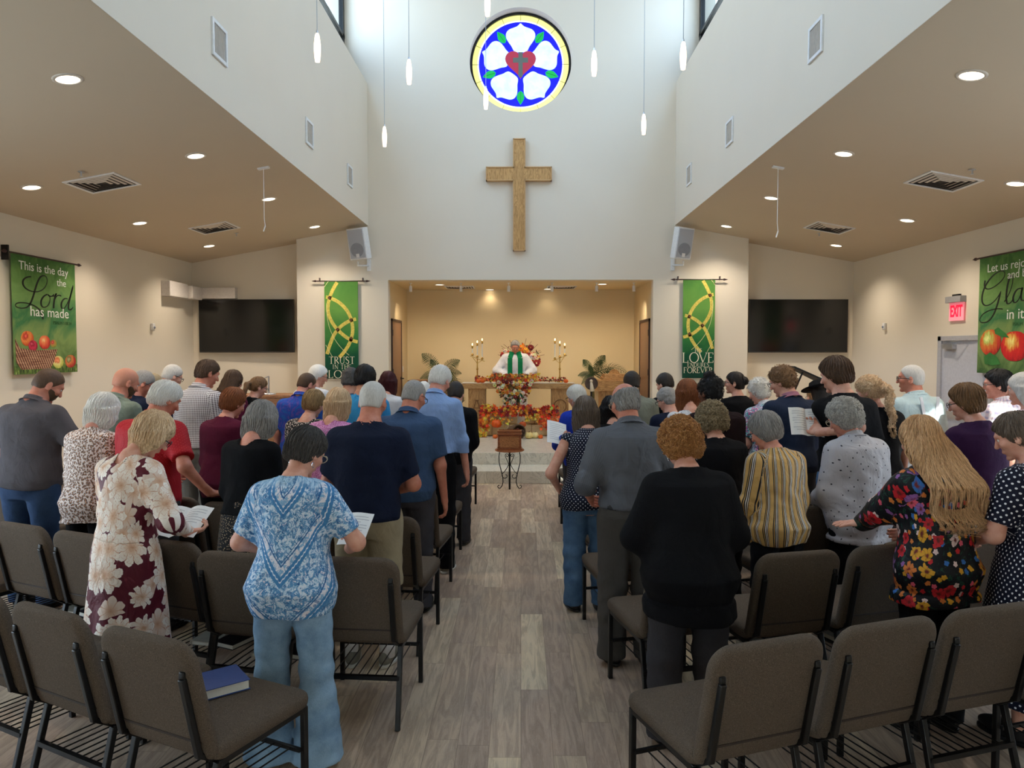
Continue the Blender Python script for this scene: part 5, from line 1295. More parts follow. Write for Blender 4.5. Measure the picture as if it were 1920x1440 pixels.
# man in navy tee
p = Person(X_(688, 4.5), 4.5, 1.81, 1.10, 1.12, face=-2, hy=-6, bow=22, q=.9, hunch=.05)
p.arm(1, (.10, .24, 1.02), pole=(.75, -.35, -.8), hand='hold').arm(-1, (.10, .24, 1.02), pole=(.75, -.35, -.8), hand='hold')
p.body('ruddy').top(NAVY, 'short', hem=.90, loose=.020, neck=.01, sl_loose=.020, wrin=.005).pants(KHAKI, wide=.03, top_=1.0, length=.50, name='shorts').shoes(SHOEG, SOLEW)
for sd in (-1, 1): x = sd * .095 * p.k * p.w ** .6 * 1.13; MB().tube([(x, -.012, .06), (x, -.01, .14), (x, -.008, .21)], [.046, .05, .056], 14).build('sock', SHOEW, p.root, smooth=True)
p.hair('buzz', 'silver', n=0).lab('tall man in a navy tee and khaki shorts with cropped white hair')
# grey haired woman in black
p = Person(X_(464, 4.85), 4.85, 1.65, 1.02, 1.1, face=-12, hy=-14, bow=30, female=True, hunch=.06)
p.arm(1, FOLD, pole=(.35, -.5, -.9), hand='hold').arm(-1, FOLD, pole=(.35, -.5, -.9), hand='hold'); SK = m_dots('skirt_black_small_flowers', (26, 22, 22), (176, 150, 116), 60, .22, rand=1)
p.body('pink').top(BLK, 'three', hem=.94, loose=.016, neck=.05).skirt(SK, .3, .14).shoes(SHOEB).hair('bob', 'grey', .020, L=.15, n=3600, lw=.0012, width=.012).lab('woman with wavy grey hair, black top and dark floral skirt')
# slate polo man
p = Person(X_(762, 5.45), 5.45, 1.76, 1.12, 1.2, face=-5, hy=-22, bow=28, q=1, hunch=.06)
p.arm(1, (.275, .06, .80), hand='relax').arm(-1, FOLD, pole=(.35, -.5, -.9)); SLATE = cloth('slate_blue', (62, 84, 116))
p.body('ruddy').top(SLATE, 'short', hem=.86, loose=.02, col='self', sl_loose=.022).pants(CHAR).shoes(SHOEB).hair('buzz', 'grey', n=0).glasses().lab('man in a slate blue polo shirt with a hanging right arm')
# light blue dress shirt
p = Person(X_(812, 6.43), 6.43, 1.86, .98, 1.0, face=-8, hy=-18, bow=34, hunch=.07)
p.arm(1, (.26, .10, .82), hand='relax').arm(-1, FOLD, pole=(.35, -.5, -.9)); LB = cloth('light_blue', (146, 174, 220))
p.body('pink').top(LB, 'long', hem=1.0, loose=.020, col='self', wrin=.006).pants(BLK, top_=1.02, belt=SHOEB).shoes(SHOEG, SOLEW).hair('short', 'white', .011, n=1800).lab('tall white-haired man in a light blue dress shirt and black trousers')
# red polo
p = Person(X_(275, 5.05), 5.05, 1.79, 1.12, 1.2, face=-12, hy=-25, bow=30, hunch=.07)
REDP = m_dots('polo_red_small_dots', (170, 24, 34), (196, 62, 60), 62, .16)
tgt = at(392, 925, 5.0); p.arm(1, tgt, pole=(.3, -.6, -.3), hand='flat', world=True, hdir=(.5, .8, -.1), palm=(0, .1, -1)).arm(-1, FOLD, pole=(.35, -.5, -.9))
p.body('ruddy').top(REDP, 'short', hem=.84, loose=.022, col='self', sl_loose=.026).pants(DKGREY).shoes(SHOEB).hair('short', 'white', .014, n=2600, lw=.0013).lab('older white-haired man in a red polo, hand on a chair back')
# charcoal polo man with beard
p = Person(X_(52, 5.5), 5.5, 1.86, 1.14, 1.15, face=-10, hy=-34, bow=36, hunch=.06)
p.arm(1, (.20, .24, 1.0), pole=(1, -.2, -.8), hand='hold').arm(-1, (.16, .24, 1.0), pole=(.8, -.4, -.8), hand='hold')
p.body('ruddy').top(cloth('charcoal_polo', (106, 100, 104)), 'short', hem=.88, loose=.02, col='self', sl_loose=.024).pants(JEAND).shoes(SHOEB).hair('buzz', 'brown', n=0).beard('brown').lab('bearded man in a charcoal polo and jeans at the far left')
# leopard print
p = Person(X_(163, 5.2), 5.2, 1.66, 1.02, 1.1, face=-12, hy=-12, bow=26, female=True, hunch=.06)
p.arm(1, FOLD, pole=(.35, -.5, -.9), hand='hold').arm(-1, FOLD, pole=(.35, -.5, -.9), hand='hold')
p.body('pink').top(m_leopard(), 'long', hem=.78, loose=.02, neck=.02, flare=.10).pants(BLK).shoes(SHOEB).hair('bob', 'white', .020, L=.16, n=3600, lw=.0013, width=.012).lab('woman with fluffy white hair in a leopard print blouse')
# maroon cardigan
p = Person(X_(414, 6.0), 6.0, 1.66, 1.06, 1.1, face=-15, hy=-20, bow=26, female=True, hunch=.06)
p.arm(1, FOLD, pole=(.35, -.5, -.9), hand='hold').arm(-1, FOLD, pole=(.35, -.5, -.9), hand='hold')
p.body('pink').top(cloth('maroon', (104, 28, 56)), 'long', hem=.80, loose=.02, neck=.01, name='cardigan').pants(BLK).shoes(SHOEB).hair('full', 'auburn', .014, n=2400).lab('woman with short auburn hair in a maroon cardigan')
# second rows and beyond: less detail
def quick(px, Y, h, label, hair=('short', 'brown', .012), top=None, sleeve='short', female=False, face=-15, hy=0, bow=24, w=1.0, d=1.05, skin='fair', col=None, bottom=None, arms='fold', gl=None, beard=None, q=1.5, neck=.02, hL=0, hem=.88, n=None, sk=None, curl=0, hunch=.05, ear=False):
    p = Person(X_(px, Y), Y, h, w, d, face=face, hy=hy, bow=bow, female=female, q=q, hunch=hunch)
    if arms == 'fold': p.arm(1, FOLD, pole=(.35, -.5, -.9), hand='hold').arm(-1, FOLD, pole=(.35, -.5, -.9), hand='hold')
    elif arms == 'hang': hang(p)
    elif arms: arms(p)
    p.body(skin).top(top or BLK, sleeve, hem=hem, loose=.018, neck=0 if col else neck, col=col, sl_loose=.018)
    if sk: p.skirt(sk, .3, .12)
    else: p.pants(bottom or DKGREY)
    p.shoes(SHOEB); p.hair(hair[0], hair[1], hair[2], L=hL, n=n, curl=curl)
    if gl: p.glasses(gl)
    if beard: p.beard(beard)
    if ear: p.earrings()
    return p.lab(label)
quick(210, 6.3, 1.83, 'bald bearded man in a sage green shirt near the left wall', ('buzz', 'bald', .002), cloth('sage', (132, 142, 126)), 'short', hy=-24, bow=26, skin='ruddy', beard='brown', col='self', q=1.2)
p = quick(241, 7.05, 1.80, 'man in glasses behind the bald man, reading a sheet', arms=lambda p: p.arm(1, (.06, .36, 1.27), pole=(.4, -.3, -.9), hand='hold').arm(-1, (.06, .36, 1.27), pole=(.4, -.3, -.9), hand='hold'), hair=('short', 'grey', .008), hy=-34, bow=36, gl=LENS, skin='ruddy', top=NAVY, sleeve='long')
paper_booklet('service_booklet', 'white sheet held up by the man in glasses near the left wall', p.hand_w(1, .09) + Vector((0, 0, .07)), R_(-20), R_(-45), .2, .26, False)
quick(303, 8.2, 1.83, 'grey-haired man in glasses standing tallest near the left wall', ('short', 'silver', .010), NAVY, hy=-25, bow=32, gl=LENS)
quick(272, 7.6, 1.73, 'woman with straight pale hair behind the red polo', ('bob', 'ash', .010), NAVY, female=True, hL=.2, bow=18)
p = quick(368, 6.9, 1.90, 'tall man in a fine checked shirt with short brown hair', ('short', 'brown', .008), m_check('shirt_fine_check', (226, 222, 222), (128, 110, 114), .0165, .42, (64, 44, 54)), 'elbow', hy=-28, bow=24, skin='ruddy', col='self', q=1.1, bottom=cloth('stone', (150, 146, 138)), hem=.96, n=900)
quick(424, 7.75, 1.77, 'young woman with long dark brown hair before the left screen', ('long', 'brown', .008), cloth('maroon', (104, 28, 56)), 'long', female=True, hL=.42, bow=20, n=1500)
quick(468, 8.3, 1.68, 'girl in glasses with a braid and a black shirt', ('braid', 'midbrown', .008), BLK, 'long', female=True, hL=.30, hy=-38, bow=24, gl=LENS, q=1.2, n=600)
TD = m_blot('polo_blue_tie_dye', [(34, 92, 176), (42, 74, 170), (92, 76, 160), (46, 84, 176)], 9)
p = quick(560, 7.6, 1.75, 'man in a bright blue tie-dye polo', ('buzz', 'brown', .006), TD, hy=-28, bow=30, col='self', skin='pink', arms='hang', w=1.05, q=1.2, face=-8)
quick(582, 8.7, 1.80, 'man in glasses and a pale cap behind the tie-dye polo', ('short', 'white', .016), WHT, hy=-40, bow=20, gl=LENS, face=-20)
quick(572, 6.45, 1.62, 'woman with short highlighted hair and a low-necked patterned top', ('full', 'highlight', .014), m_dots('top_black_pale_flecks', (24, 24, 28), (214, 200, 190), 60, .3, rand=1), 'cap', female=True, neck=.09, bow=26, n=1500, q=1.2, hy=-12)
LACE = m_blot('top_pink_lace', [(176, 74, 140), (222, 160, 204), (160, 62, 128), (206, 130, 186)], 60)
p = quick(618, 5.75, 1.67, 'woman with a blonde bob in a pink lace top', ('bob', 'blonde', .014), LACE, 'three', female=True, hL=.17, neck=.05, bow=24, n=2600, q=1.1, hy=-8)
quick(677, 6.7, 1.84, 'young man with thick black hair and a turquoise tee', ('short', 'black', .016), cloth('turquoise', (66, 160, 216)), bow=18, n=900, skin='tan', face=-6)
quick(650, 7.3, 1.80, 'man with dark curly grey-flecked hair in slate', ('short', 'salt', .014), SLATE, bow=20, curl=.007, skin='tan', face=-6)
quick(722, 8.1, 1.74, 'woman with a dark red bob and a white blouse', ('bob', 'wine', .012), WHT, 'long', female=True, hL=.17, bow=20, n=1200, face=-6)
quick(790, 8.6, 1.60, 'person with short white hair, only the head showing', ('short', 'white', .016), BLK, 'long', female=True, bow=22, face=-6)
quick(850, 7.35, 1.66, 'person in black mostly hidden by the light blue shirt', ('short', 'dark', .012), BLK, 'long', bow=30, face=-4, w=1.02)

# ================================================================== right of the aisle
p = Person(X_(1297, 3.62), 3.62, 1.64, 1.22, 1.25, face=6, hy=10, bow=30, female=True, q=.85, hunch=.06); p.stance = 1.1
p.arm(1, (.14, .26, 1.02), pole=(.75, -.4, -.9), hand='hold').arm(-1, (.14, .26, 1.02), pole=(.75, -.4, -.9), hand='hold')
p.body('fair').top(cloth('black_knit', (27, 27, 31)), 'long', hem=.70, loose=.028, neck=.02, sl_loose=.026, flare=.06, name='cardigan').pants(DKGREY, wide=.02).shoes(SHOEB)
p.hair('full', 'ginger', .026, n=7500, curl=.010, lw=.0013).earrings(.018).lab('woman in a black cardigan with curly ginger hair nearest the camera right of the aisle')
p = Person(X_(1184, 4.55), 4.55, 1.80, 1.06, 1.16, face=4, hy=14, bow=24, hunch=.05, q=.9)
GREYSH = m_check('shirt_grey_fine_stripe', (96, 97, 102), (80, 82, 88), .009, .3)
p.arm(-1, (.22, .18, 1.0), pole=(.45, -.5, -.8), hand='hold').arm(1, (.20, .22, 1.0), pole=(.4, -.5, -.8), hand='hold')
p.body('ruddy').top(GREYSH, 'elbow', hem=.99, loose=.026, col='self', sl_loose=.022, wrin=.007).pants(cloth('grey_slacks', (92, 88, 84)), wide=.02, top_=1.0, belt=SHOEB).shoes(SHOEB).hair('ring', 'grey', .018, n=1600).glasses(LENSC).lab('balding man in a grey shirt and grey slacks beside the aisle')
DOTN = m_dots('top_navy_white_dots', (24, 28, 46), (228, 228, 232), 46, .18)
p = Person(X_(1103, 5.5), 5.5, 1.62, 1.08, 1.15, face=6, hy=0, bow=20, female=True, hunch=.04)
p.arm(-1, (.22, .16, .98), pole=(.6, -.5, -.6), hand='hold').arm(1, FOLD, pole=(.35, -.5, -.9))
p.body('fair').top(DOTN, 'none', hem=.84, loose=.02, neck=.02, flare=.05).pants(JEAN, wide=.01).shoes(SHOEB).hair('bob', 'greybrown', .012, L=.20, n=2200).lab('woman in a sleeveless navy top with white dots and jeans')
p = quick(1090, 7.35, 1.62, 'older woman with short white hair and a royal blue top, reading', ('short', 'white', .016), cloth('royal_blue', (36, 62, 176)), 'long', female=True, hy=35, bow=20, gl=LENS, ear=True, q=1.2, face=8, n=1500, arms=lambda p: p.arm(-1, at(1056, 822, 7.12), pole=(.3, -.5, -.9), hand='hold', world=True).arm(1, FOLD, pole=(.35, -.5, -.9), hand='hold'))
paper_booklet('service_booklet', 'white sheet held low by the woman in royal blue', at(1044, 812, 7.16), R_(15), R_(-40), .2, .26, False, roll=R_(15))
quick(1152, 6.4, 1.56, 'woman with straight black hair beside the balding man', ('bob', 'black', .016), BLK, 'long', female=True, hL=.30, bow=20, n=1400, face=6)
quick(1190, 7.6, 1.76, 'man in a sage grey tee with dark hair', ('short', 'dark', .010), cloth('sage_grey', (128, 132, 120)), 'short', bow=22, w=1.05, skin='tan', face=5, arms='hang')
quick(1258, 8.3, 1.72, 'boy with dark short hair in black before the right banner', ('short', 'dark', .012), BLK, bow=26, hy=30, face=8, w=.9)
quick(1264, 7.1, 1.61, 'man with grey wavy hair and glasses in navy', ('short', 'grey', .014), NAVY, bow=26, hy=34, gl=LENS, face=8, curl=.006)
p = quick(1298, 6.5, 1.71, 'woman with wavy auburn hair and a pale top', ('wavy', 'auburn', .016), WHT, 'none', female=True, hL=.26, bow=20, q=1.1, n=2600, neck=.06, face=8)
p = quick(1345, 5.85, 1.76, 'woman with a black braided updo in a dark plum top', ('updo', 'black', .010), cloth('plum_black', (52, 30, 38)), 'long', female=True, skin='brown', bow=14, hy=24, q=1.1, curl=.002, face=8, w=1.15, n=1200)
p = quick(1388, 7.9, 1.74, 'woman in glasses with a dark bun seen from the side', ('bun', 'dark', .008), BLK, 'short', female=True, hy=55, bow=4, gl=LENS, face=12, q=1.1, n=600)
HAW = m_blot('shirt_tropical_print', [(46, 118, 168), (232, 236, 238), (40, 150, 160), (214, 84, 150), (236, 236, 238), (66, 96, 178)], 22)
p = quick(1440, 7.1, 1.70, 'woman with white curly hair in a tropical print shirt', ('full', 'white', .014), HAW, 'short', female=True, hy=32, bow=24, q=1.2, curl=.006, col=WHT, n=1200, face=12)
p = quick(1488, 6.35, 1.84, 'man in a navy blazer and glasses with brown curly hair', ('short', 'midbrown', .018), cloth('navy_blazer', (44, 56, 82)), 'long', hy=34, bow=22, gl=LENS, col=cloth('dusty_pink', (170, 116, 134)), q=1.1, curl=.006, face=14, n=1200, w=1.06, skin='fair')
p = Person(X_(1586, 5.6), 5.6, 1.92, .94, .94, face=10, hy=32, bow=16, hunch=.03)
tgt = at(1533, 812, 5.45); p.arm(-1, tgt, pole=(.3, -.8, -.9), hand='hold', world=True, hdir=(-.2, .8, .4), palm=(.4, .3, .8)).arm(1, HANG)
p.body('fair').top(cloth('black_tee', (28, 28, 34)), 'short', hem=.86, loose=.02, neck=.01, sl_loose=.026).pants(JEAN).shoes(SHOEB).hair('short', 'brown', .024, n=2400, lw=.0013).lab('tall teenage boy in a black tee holding up an open booklet')
paper_booklet('service_booklet', 'open white booklet held up by the tall teenage boy', at(1512, 792, 5.55), R_(14), R_(-22), .14, .21, True, roll=R_(6))
p = Person(X_(1350, 5.12), 5.12, 1.61, 1.1, 1.15, face=8, hy=6, bow=28, female=True, hunch=.05)
p.arm(1, FOLD, pole=(.35, -.5, -.9), hand='hold').arm(-1, FOLD, pole=(.35, -.5, -.9), hand='hold')
p.body('fair').top(cloth('black_blouse', (30, 29, 34)), 'long', hem=.82, loose=.026, neck=.03).pants(BLK).shoes(SHOEB).hair('full', 'ash', .030, n=5500, curl=.011, lw=.0013).lab('woman with big curly ash-blonde hair in a black blouse')
p = Person(X_(1462, 4.75), 4.75, 1.58, 1.0, 1.1, face=12, hy=30, bow=28, female=True, hunch=.06)
p.arm(1, FOLD, pole=(.35, -.5, -.9), hand='hold').arm(-1, FOLD, pole=(.35, -.5, -.9), hand='hold')
p.body('pink').top(m_stripes(), 'long', hem=.80, loose=.024, neck=.02, flare=.06, wrin=.007, sl_loose=.024).pants(BLK).shoes(SHOEB).hair('full', 'grey', .022, n=3200, lw=.0012).glasses().lab('woman with short grey hair in a mustard, black and white striped blouse')
p = Person(X_(1614, 4.85), 4.85, 1.66, 1.10, 1.15, face=14, hy=24, bow=26, female=True, hunch=.06)
p.arm(-1, (.14, .26, 1.0), pole=(.4, -.6, -.9), hand='hold').arm(1, FOLD, pole=(.35, -.5, -.9), hand='hold')
p.body('pink').top(m_dots('shirt_grey_dark_specks', (186, 182, 186), (50, 48, 56), 17, .085, rand=.6), 'long', hem=.76, loose=.030, col='self', wrin=.008, sl_loose=.034).pants(BLK).shoes(SHOEB).hair('full', 'silver', .024, n=3600, curl=.007, lw=.0013).glasses(LENSC).lab('woman with curly silver hair in a pale grey speckled shirt')
paper_booklet('service_booklet', 'white sheets held low by the woman in the grey speckled shirt', p.hand_w(1, .09) + Vector((.03, .02, .03)), R_(10), R_(-60), .15, .2, False)
# long hair, dark flowers
p = Person(X_(1763, 3.75), 3.75, 1.645, 1.10, 1.12, face=16, hy=2, bow=20, female=True, q=.85, hunch=.05)
tgt = at(1590, 1003, 4.28); p.arm(-1, tgt, pole=(.5, -.3, -1), hand='flat', world=True, hdir=(.9, .3, -.05), palm=(0, .15, -1)).arm(1, FOLD, pole=(.35, -.5, -.9), hand='hold')
p.body('fair').top(m_darkflower(), 'long', hem=.74, loose=.028, neck=.02, flare=.06, sl_loose=.030).pants(BLK).shoes(SHOEB).hair('long', 'goldlong', .014, L=.50, n=12000, lw=.0010, width=.045).lab('woman with very long golden hair in a black blouse of bright flowers')
p = Person(X_(1962, 3.65), 3.65, 1.69, 1.2, 1.2, face=18, hy=34, bow=26, female=True, q=.9, hunch=.05)
p.arm(-1, (.16, .24, 1.02), pole=(.7, -.5, -.8), hand='hold').arm(1, FOLD, pole=(.35, -.5, -.9), hand='hold')
DOT2 = m_dots('dress_navy_white_dots', (22, 24, 42), (232, 232, 234), 42, .22)
p.body('fair').top(DOT2, 'short', hem=.98, loose=.02, neck=.04, name='dress_bodice').skirt(DOT2, hem=.25, flare=.14, top_=1.02, name='dress_skirt').shoes(SHOEB).hair('bun', 'greybrown', .012, n=1500).lab('woman in a navy dress with white dots at the right picture edge')
p = Person(X_(1842, 5.05), 5.05, 1.76, 1.14, 1.15, face=14, hy=32, bow=18, female=True, hunch=.05)
p.arm(-1, FOLD, pole=(.9, -.4, -.7), hand='hold').arm(1, FOLD, pole=(.35, -.5, -.9), hand='hold')
p.body('fair').top(cloth('purple', (66, 34, 74)), 'long', hem=.80, loose=.026, neck=.02).pants(BLK).shoes(SHOEB).hair('full', 'midbrown', .018, n=2600).glasses().lab('woman with short brown hair in a purple top near the exit door')
p = Person(X_(1722, 6.7), 6.7, 1.84, 1.06, 1.15, face=14, hy=40, bow=4, hunch=.03)
hang(p); p.body('ruddy').top(cloth('pale_mint', (196, 216, 218)), 'short', hem=.98, loose=.024, col='self', sl_loose=.03).pants(cloth('white_slacks', (206, 206, 210)), belt=SHOEB).shoes(SHOEB).hair('buzz', 'silver', n=0).glasses().lab('man in glasses, pale shirt and suspenders by the right wall')
for sd in (-1, 1):     # suspenders: bands following the back of the shirt
    pts = []
    for z in np.linspace(1.02, 1.47, 10):
        zz_ = z * p.k; x = sd * (.035 + .055 * max(0, (z - 1.15) / .32)); pr = p.prof; hb = float(np.interp(zz_, [r[0] for r in pr], [max(r[2], pr[6][2] * .93) for r in pr])) + .024; yo = float(np.interp(zz_, [r[0] for r in pr], [r[3] for r in pr])) + float(p.yc(zz_))
        pts.append(Vector((x, yo - hb * max(.2, 1 - (abs(x) / .2) ** 2.3) ** (1 / 2.3) - .004, zz_)))
    m = MB(); [m.bar(pts[i], pts[i + 1], .030, .004, up=(0, 1, 0)) for i in range(9)]; m.build('suspender', WHT, p.root)
p = quick(1652, 6.05, 1.76, 'woman with a curly blonde ponytail and a black tee', ('pony', 'blonde', .014), BLK, 'short', female=True, hL=.40, bow=16, hy=32, q=1.1, n=2600, curl=.006, face=14, w=1.06, arms='hang')
PLD = m_check('shirt_pale_plaid', (232, 224, 226), (214, 176, 186), .05, .4, (176, 166, 190))
quick(1893, 6.4, 1.80, 'man in black glasses and a pale plaid shirt by the exit door', ('short', 'black', .016), PLD, 'short', bow=8, hy=45, gl=LENS, q=1.2, col='self', face=14, skin='pink')
quick(1945, 5.6, 1.80, 'person in a pale pink shirt cut off by the right picture edge', ('bob', 'silver', .014), m_blot('shirt_pink_blotch', [(236, 200, 200), (240, 232, 232), (232, 150, 160)], 9), 'short', bow=10, hy=40, face=14, female=True, hL=.2)
# pianist and the person in the black hat
PIX = X_(1534, 10.35); p = Person(PIX, 10.35, 1.72, 1.0, 1.05, face=8, zb=-.30, bow=16, q=1.5, hunch=.05); p.seat = .30
p.arm(1, (.16, .34, 1.02), pole=(.35, -.5, -.9), hand='flat').arm(-1, (.16, .34, 1.02), pole=(.35, -.5, -.9), hand='flat')
p.body('fair').top(BLK, 'long', hem=.92, loose=.018, neck=.02).pants(DKGREY, length=.36).shoes(SHOEB).hair('short', 'midbrown', .010).glasses().lab('pianist seated at the grand piano, only the head showing')
tb_ = thing('piano_bench', 'black piano bench under the seated pianist', 'bench', (PIX, 10.33, 0)); MB().box(-.38, .38, -.18, .17, .40, .47).build('bench_seat', BLK, tb_, bevel=.015)
for sx in (-1, 1):
    for sy in (-1, 1): MB().bar((sx * .33, sy * .13, 0), (sx * .33, sy * .13, .40), .04).build('leg', BLACKM, tb_)
p = quick(1556, 6.9, 1.70, 'person in a wide black hat between the blazer and the tall boy', ('bob', 'dark', .008), BLK, 'long', bow=20, hy=10, female=True, hL=.25, face=12)
hatm = MB(); Mh = Matrix([[float(a) for a in r] for r in p.Rh]); hatm.lathe([(0, .115), (.05, .12), (.082, .105), (.098, .055), (.11, .052), (.165, .050), (.168, .044), (.10, .044), (.0, .05)], 28, p.hc, M=Mh); hatm.build('hat', BLK, p.root, smooth=True)
# pastor
p = Person(at(966, 700, 15.12).x, 15.12, 1.80, 1.12, 1.2, face=180, zb=PLAT, hy=0, bow=24, hunch=.04, q=1.2)
p.arm(1, (.22, .22, 1.04), pole=(.8, -.3, -.8), hand='flat').arm(-1, (.22, .22, 1.04), pole=(.8, -.3, -.8), hand='flat')
ALB = cloth('alb_white', (232, 230, 232)); p.body('ruddy').top(ALB, 'long', hem=.95, loose=.034, col='band', sl_loose=.045, wrin=.007, name='alb').skirt(ALB, hem=.08, flare=.06, top_=1.0, name='alb_skirt').shoes(SHOEB).hair('short', 'grey', .010, n=600)
STG = cloth('stole_green', (20, 128, 78)); GOLDT = plain('gold_thread', (210, 196, 90), .4)
for sd in (-1, 1):
    pts = []
    for z in np.linspace(1.50, .62, 16):
        zz_ = z * p.k; x = sd * (.058 + .045 * min(1, max(0, (1.50 - z) / .12))); pr = p.prof
        hb = float(np.interp(zz_, [r[0] for r in pr], [max(r[2], pr[6][2] * .93) if r[0] < 1.3 else r[2] for r in pr])) + .040; a_ = float(np.interp(zz_, [r[0] for r in pr], [r[1] for r in pr])) + .04; yo = float(p.yc(max(zz_, .9)))
        if z > 1.42: hb = max(hb, .085)
        pts.append(Vector((x, yo + hb * max(.15, 1 - (abs(x) / a_) ** 2.3) ** (1 / 2.3) + .012, zz_)))
    m = MB(); [m.bar(pts[i], pts[i + 1], .095, .006, up=(0, 1, 0)) for i in range(15)]; so = m.build('stole', STG, p.root)
    c = pts[9] + Vector((0, .008, 0)); MB().box(-.006, .006, 0, .004, -.12, .12).box(-.035, .035, 0, .004, .0, .012).build('stole_cross', GOLDT, so, loc=c)
p.lab('pastor in a white alb and green stole standing behind the altar, head bowed')
# ------------------------------------------------------------------ seats stay clear of the people standing in front of them
def _hit(c):
    rz = c.rotation_euler.z; best = None
    for (x, y) in ALLP:
        dx, dy = x - c.location.x, y - c.location.y; lx = dx * math.cos(rz) + dy * math.sin(rz); ly = -dx * math.sin(rz) + dy * math.cos(rz)
        ox = max(0, abs(lx) - .25); oy = max(0, ly - .26, -.36 - ly)
        if math.hypot(ox, oy) < .125: best = ly if best is None else min(best, ly)
    return best
def _drop(o):
    for ch in list(o.children): _drop(ch)
    bpy.data.objects.remove(o)
for c in [o for o in list(COL.objects) if o.name.startswith('stacking_chair') and o.parent is None]:
    for _ in range(3):
        h = _hit(c); o0 = c.get('_y', None)
        if h is None: break
        if o0 is None: c['_y'] = c.location.y; o0 = c.location.y
        s_ = (h - .45) if h > -.1 else (h + .55); rz = c.rotation_euler.z; c.location.x += -math.sin(rz) * s_ * .9; c.location.y += math.cos(rz) * s_ * .9
    if '_y' in c: far_ = abs(c.location.y - c['_y']) > .45; del c['_y']
    else: far_ = False
    if (_hit(c) is not None or far_) and c.get('group') == 'chairs hidden among the congregation': _drop(c)
    elif _hit(c) is not None: print('CHAIR HIT', c.name, c.get('label'), tuple(c.location))
for i, a in enumerate(ALLP):
    for j in range(i):
        b = ALLP[j]
        if math.hypot(a[0] - b[0], a[1] - b[1]) < .46: print('PEOPLE CLOSE', i, j, [round(v, 2) for v in (*a, *b)])
# ================================================================== altar and its harvest decorations
OAKA = wood('oak_altar', (142, 100, 58), (198, 154, 100), 'x', .7); OAKV = wood('oak_altar_upright', (140, 98, 56), (196, 152, 98), 'z', .7); OAKD = plain('oak_carved_line', (120, 82, 46), .5)
AY = 14.12
ax0, ax1 = at(866, 722, AY).x, at(1077.5, 722, AY).x; zt = at(970, 719, AY).z; axc = (ax0 + ax1) / 2
al = thing('altar', 'oak altar table with carved Alpha and Omega pedestals in the alcove', 'altar', (axc, AY, PLAT)); T = zt - PLAT; hw = (ax1 - ax0) / 2
MB().box(-hw, hw, 0, .60, T - .10, T).build('altar_top', OAKA, al, bevel=.006)
for s, (qa, qb), ch in ((-1, (878, 909.6), 'A'), (1, (1034.7, 1066), 'Ω')):
    a, b = at(qa, 760, AY + .05).x - axc, at(qb, 760, AY + .05).x - axc; c = (a + b) / 2; w = (b - a) / 2
    pd = MB().box(a, b, .05, .55, .19, T - .10).build('pedestal', OAKV, al, bevel=.004)
    MB().box(c - w - .05, c + w + .05, .02, .58, .11, .19).box(c - w - .09, c + w + .09, -.02, .60, 0, .11).build('pedestal_base', OAKA, al, bevel=.006)
    fr = MB()
    if ch == 'A':
        for p, q in (((c - .10, .36), (c - .01, .62)), ((c + .10, .36), (c + .01, .62)), ((c - .06, .48), (c + .06, .48)), ((c - .135, .355), (c - .06, .355)), ((c + .06, .355), (c + .135, .355)), ((c - .04, .625), (c + .04, .625))): fr.bar((p[0], .046, p[1]), (q[0], .046, q[1]), .016, .014)
    else:
        pts = [(c + .115 * math.sin(t) , .046, .52 - .12 * math.cos(t)) for t in np.linspace(.55, 2 * PI - .55, 22)]
        fr.tube(pts, .009, 6); fr.bar((c - .13, .046, .39), (c - .05, .046, .39), .016).bar((c + .05, .046, .39), (c + .13, .046, .39), .016)
    fr.build('carved_letter', OAKD, pd)
CLOTHW = cloth('altar_linen', (236, 228, 212))
c_ = MB().box(-hw - .004, hw + .004, .06, .52, T, T + .005)
for s in (-1, 1): c_.box(*sorted((s * (hw + .004), s * (hw + .010))), .06, .52, T - .38, T + .004)
tag(c_.build('altar_cloth', CLOTHW, None, loc=(axc, AY, PLAT)), 'white linen cloth lying over the altar and hanging at its ends', 'altar cloth')
# candelabra
FL = glow('candle_flame', (255, 226, 150), 5.0); WAX = plain('candle_wax', (240, 236, 222), .5)
def candelabrum(px, hs, label):
    Y = AY + .42; b = at(px, 714, Y); o = thing('candelabrum', label, 'candle holder', (b.x, Y, PLAT + T + .006)); z0 = o.location.z
    zh = at(px, 672, Y).z - z0
    MB().lathe([(0, 0), (.065, 0), (.06, .012), (.025, .03), (.018, .05), (.028, .07), (.014, .10), (.012, zh * .5), (.022, zh * .55), (.012, zh * .62), (.010, zh), (0, zh)], 16).build('stem', BRASS, o, smooth=True)
    s_ = 1 if hs[0] < hs[2] else -1
    MB().bar((-.14, 0, zh - .05 * s_), (.14, 0, zh + .06 * s_), .010).tube([(-.09, 0, zh - .02 * s_), (0, 0, zh - .10), (.09, 0, zh + .04 * s_)], .005, 6).build('cross_arm', BRASS, o)
    for i, x in enumerate((-.095, 0, .095)):
        zb = zh + .4 * x * s_ + .01
        cu = MB().lathe([(0, zb), (.012, zb), (.030, zb + .02), (.032, zb + .026), (.014, zb + .024), (.012, zb + .05), (0, zb + .05)], 12, (x, 0, 0)).build('candle_cup', BRASS, o, smooth=True)
        ztop = at(px, hs[i], Y).z - z0
        cn = MB().lathe([(0, zb + .03), (.0115, zb + .03), (.0115, ztop - .09), (0, ztop - .09)], 12, (x, 0, 0)).build('candle', WAX, o)
        MB().lathe([(.013, ztop - .13), (.016, ztop - .12), (.018, ztop - .085), (.010, ztop - .075)], 12, (x, 0, 0)).build('candle_follower', BRASS, cn, smooth=True)
        MB().sphere((x, 0, ztop - .05), .011, 10, sc=(1, 1, 2.2)).build('flame', FL, cn, smooth=True)
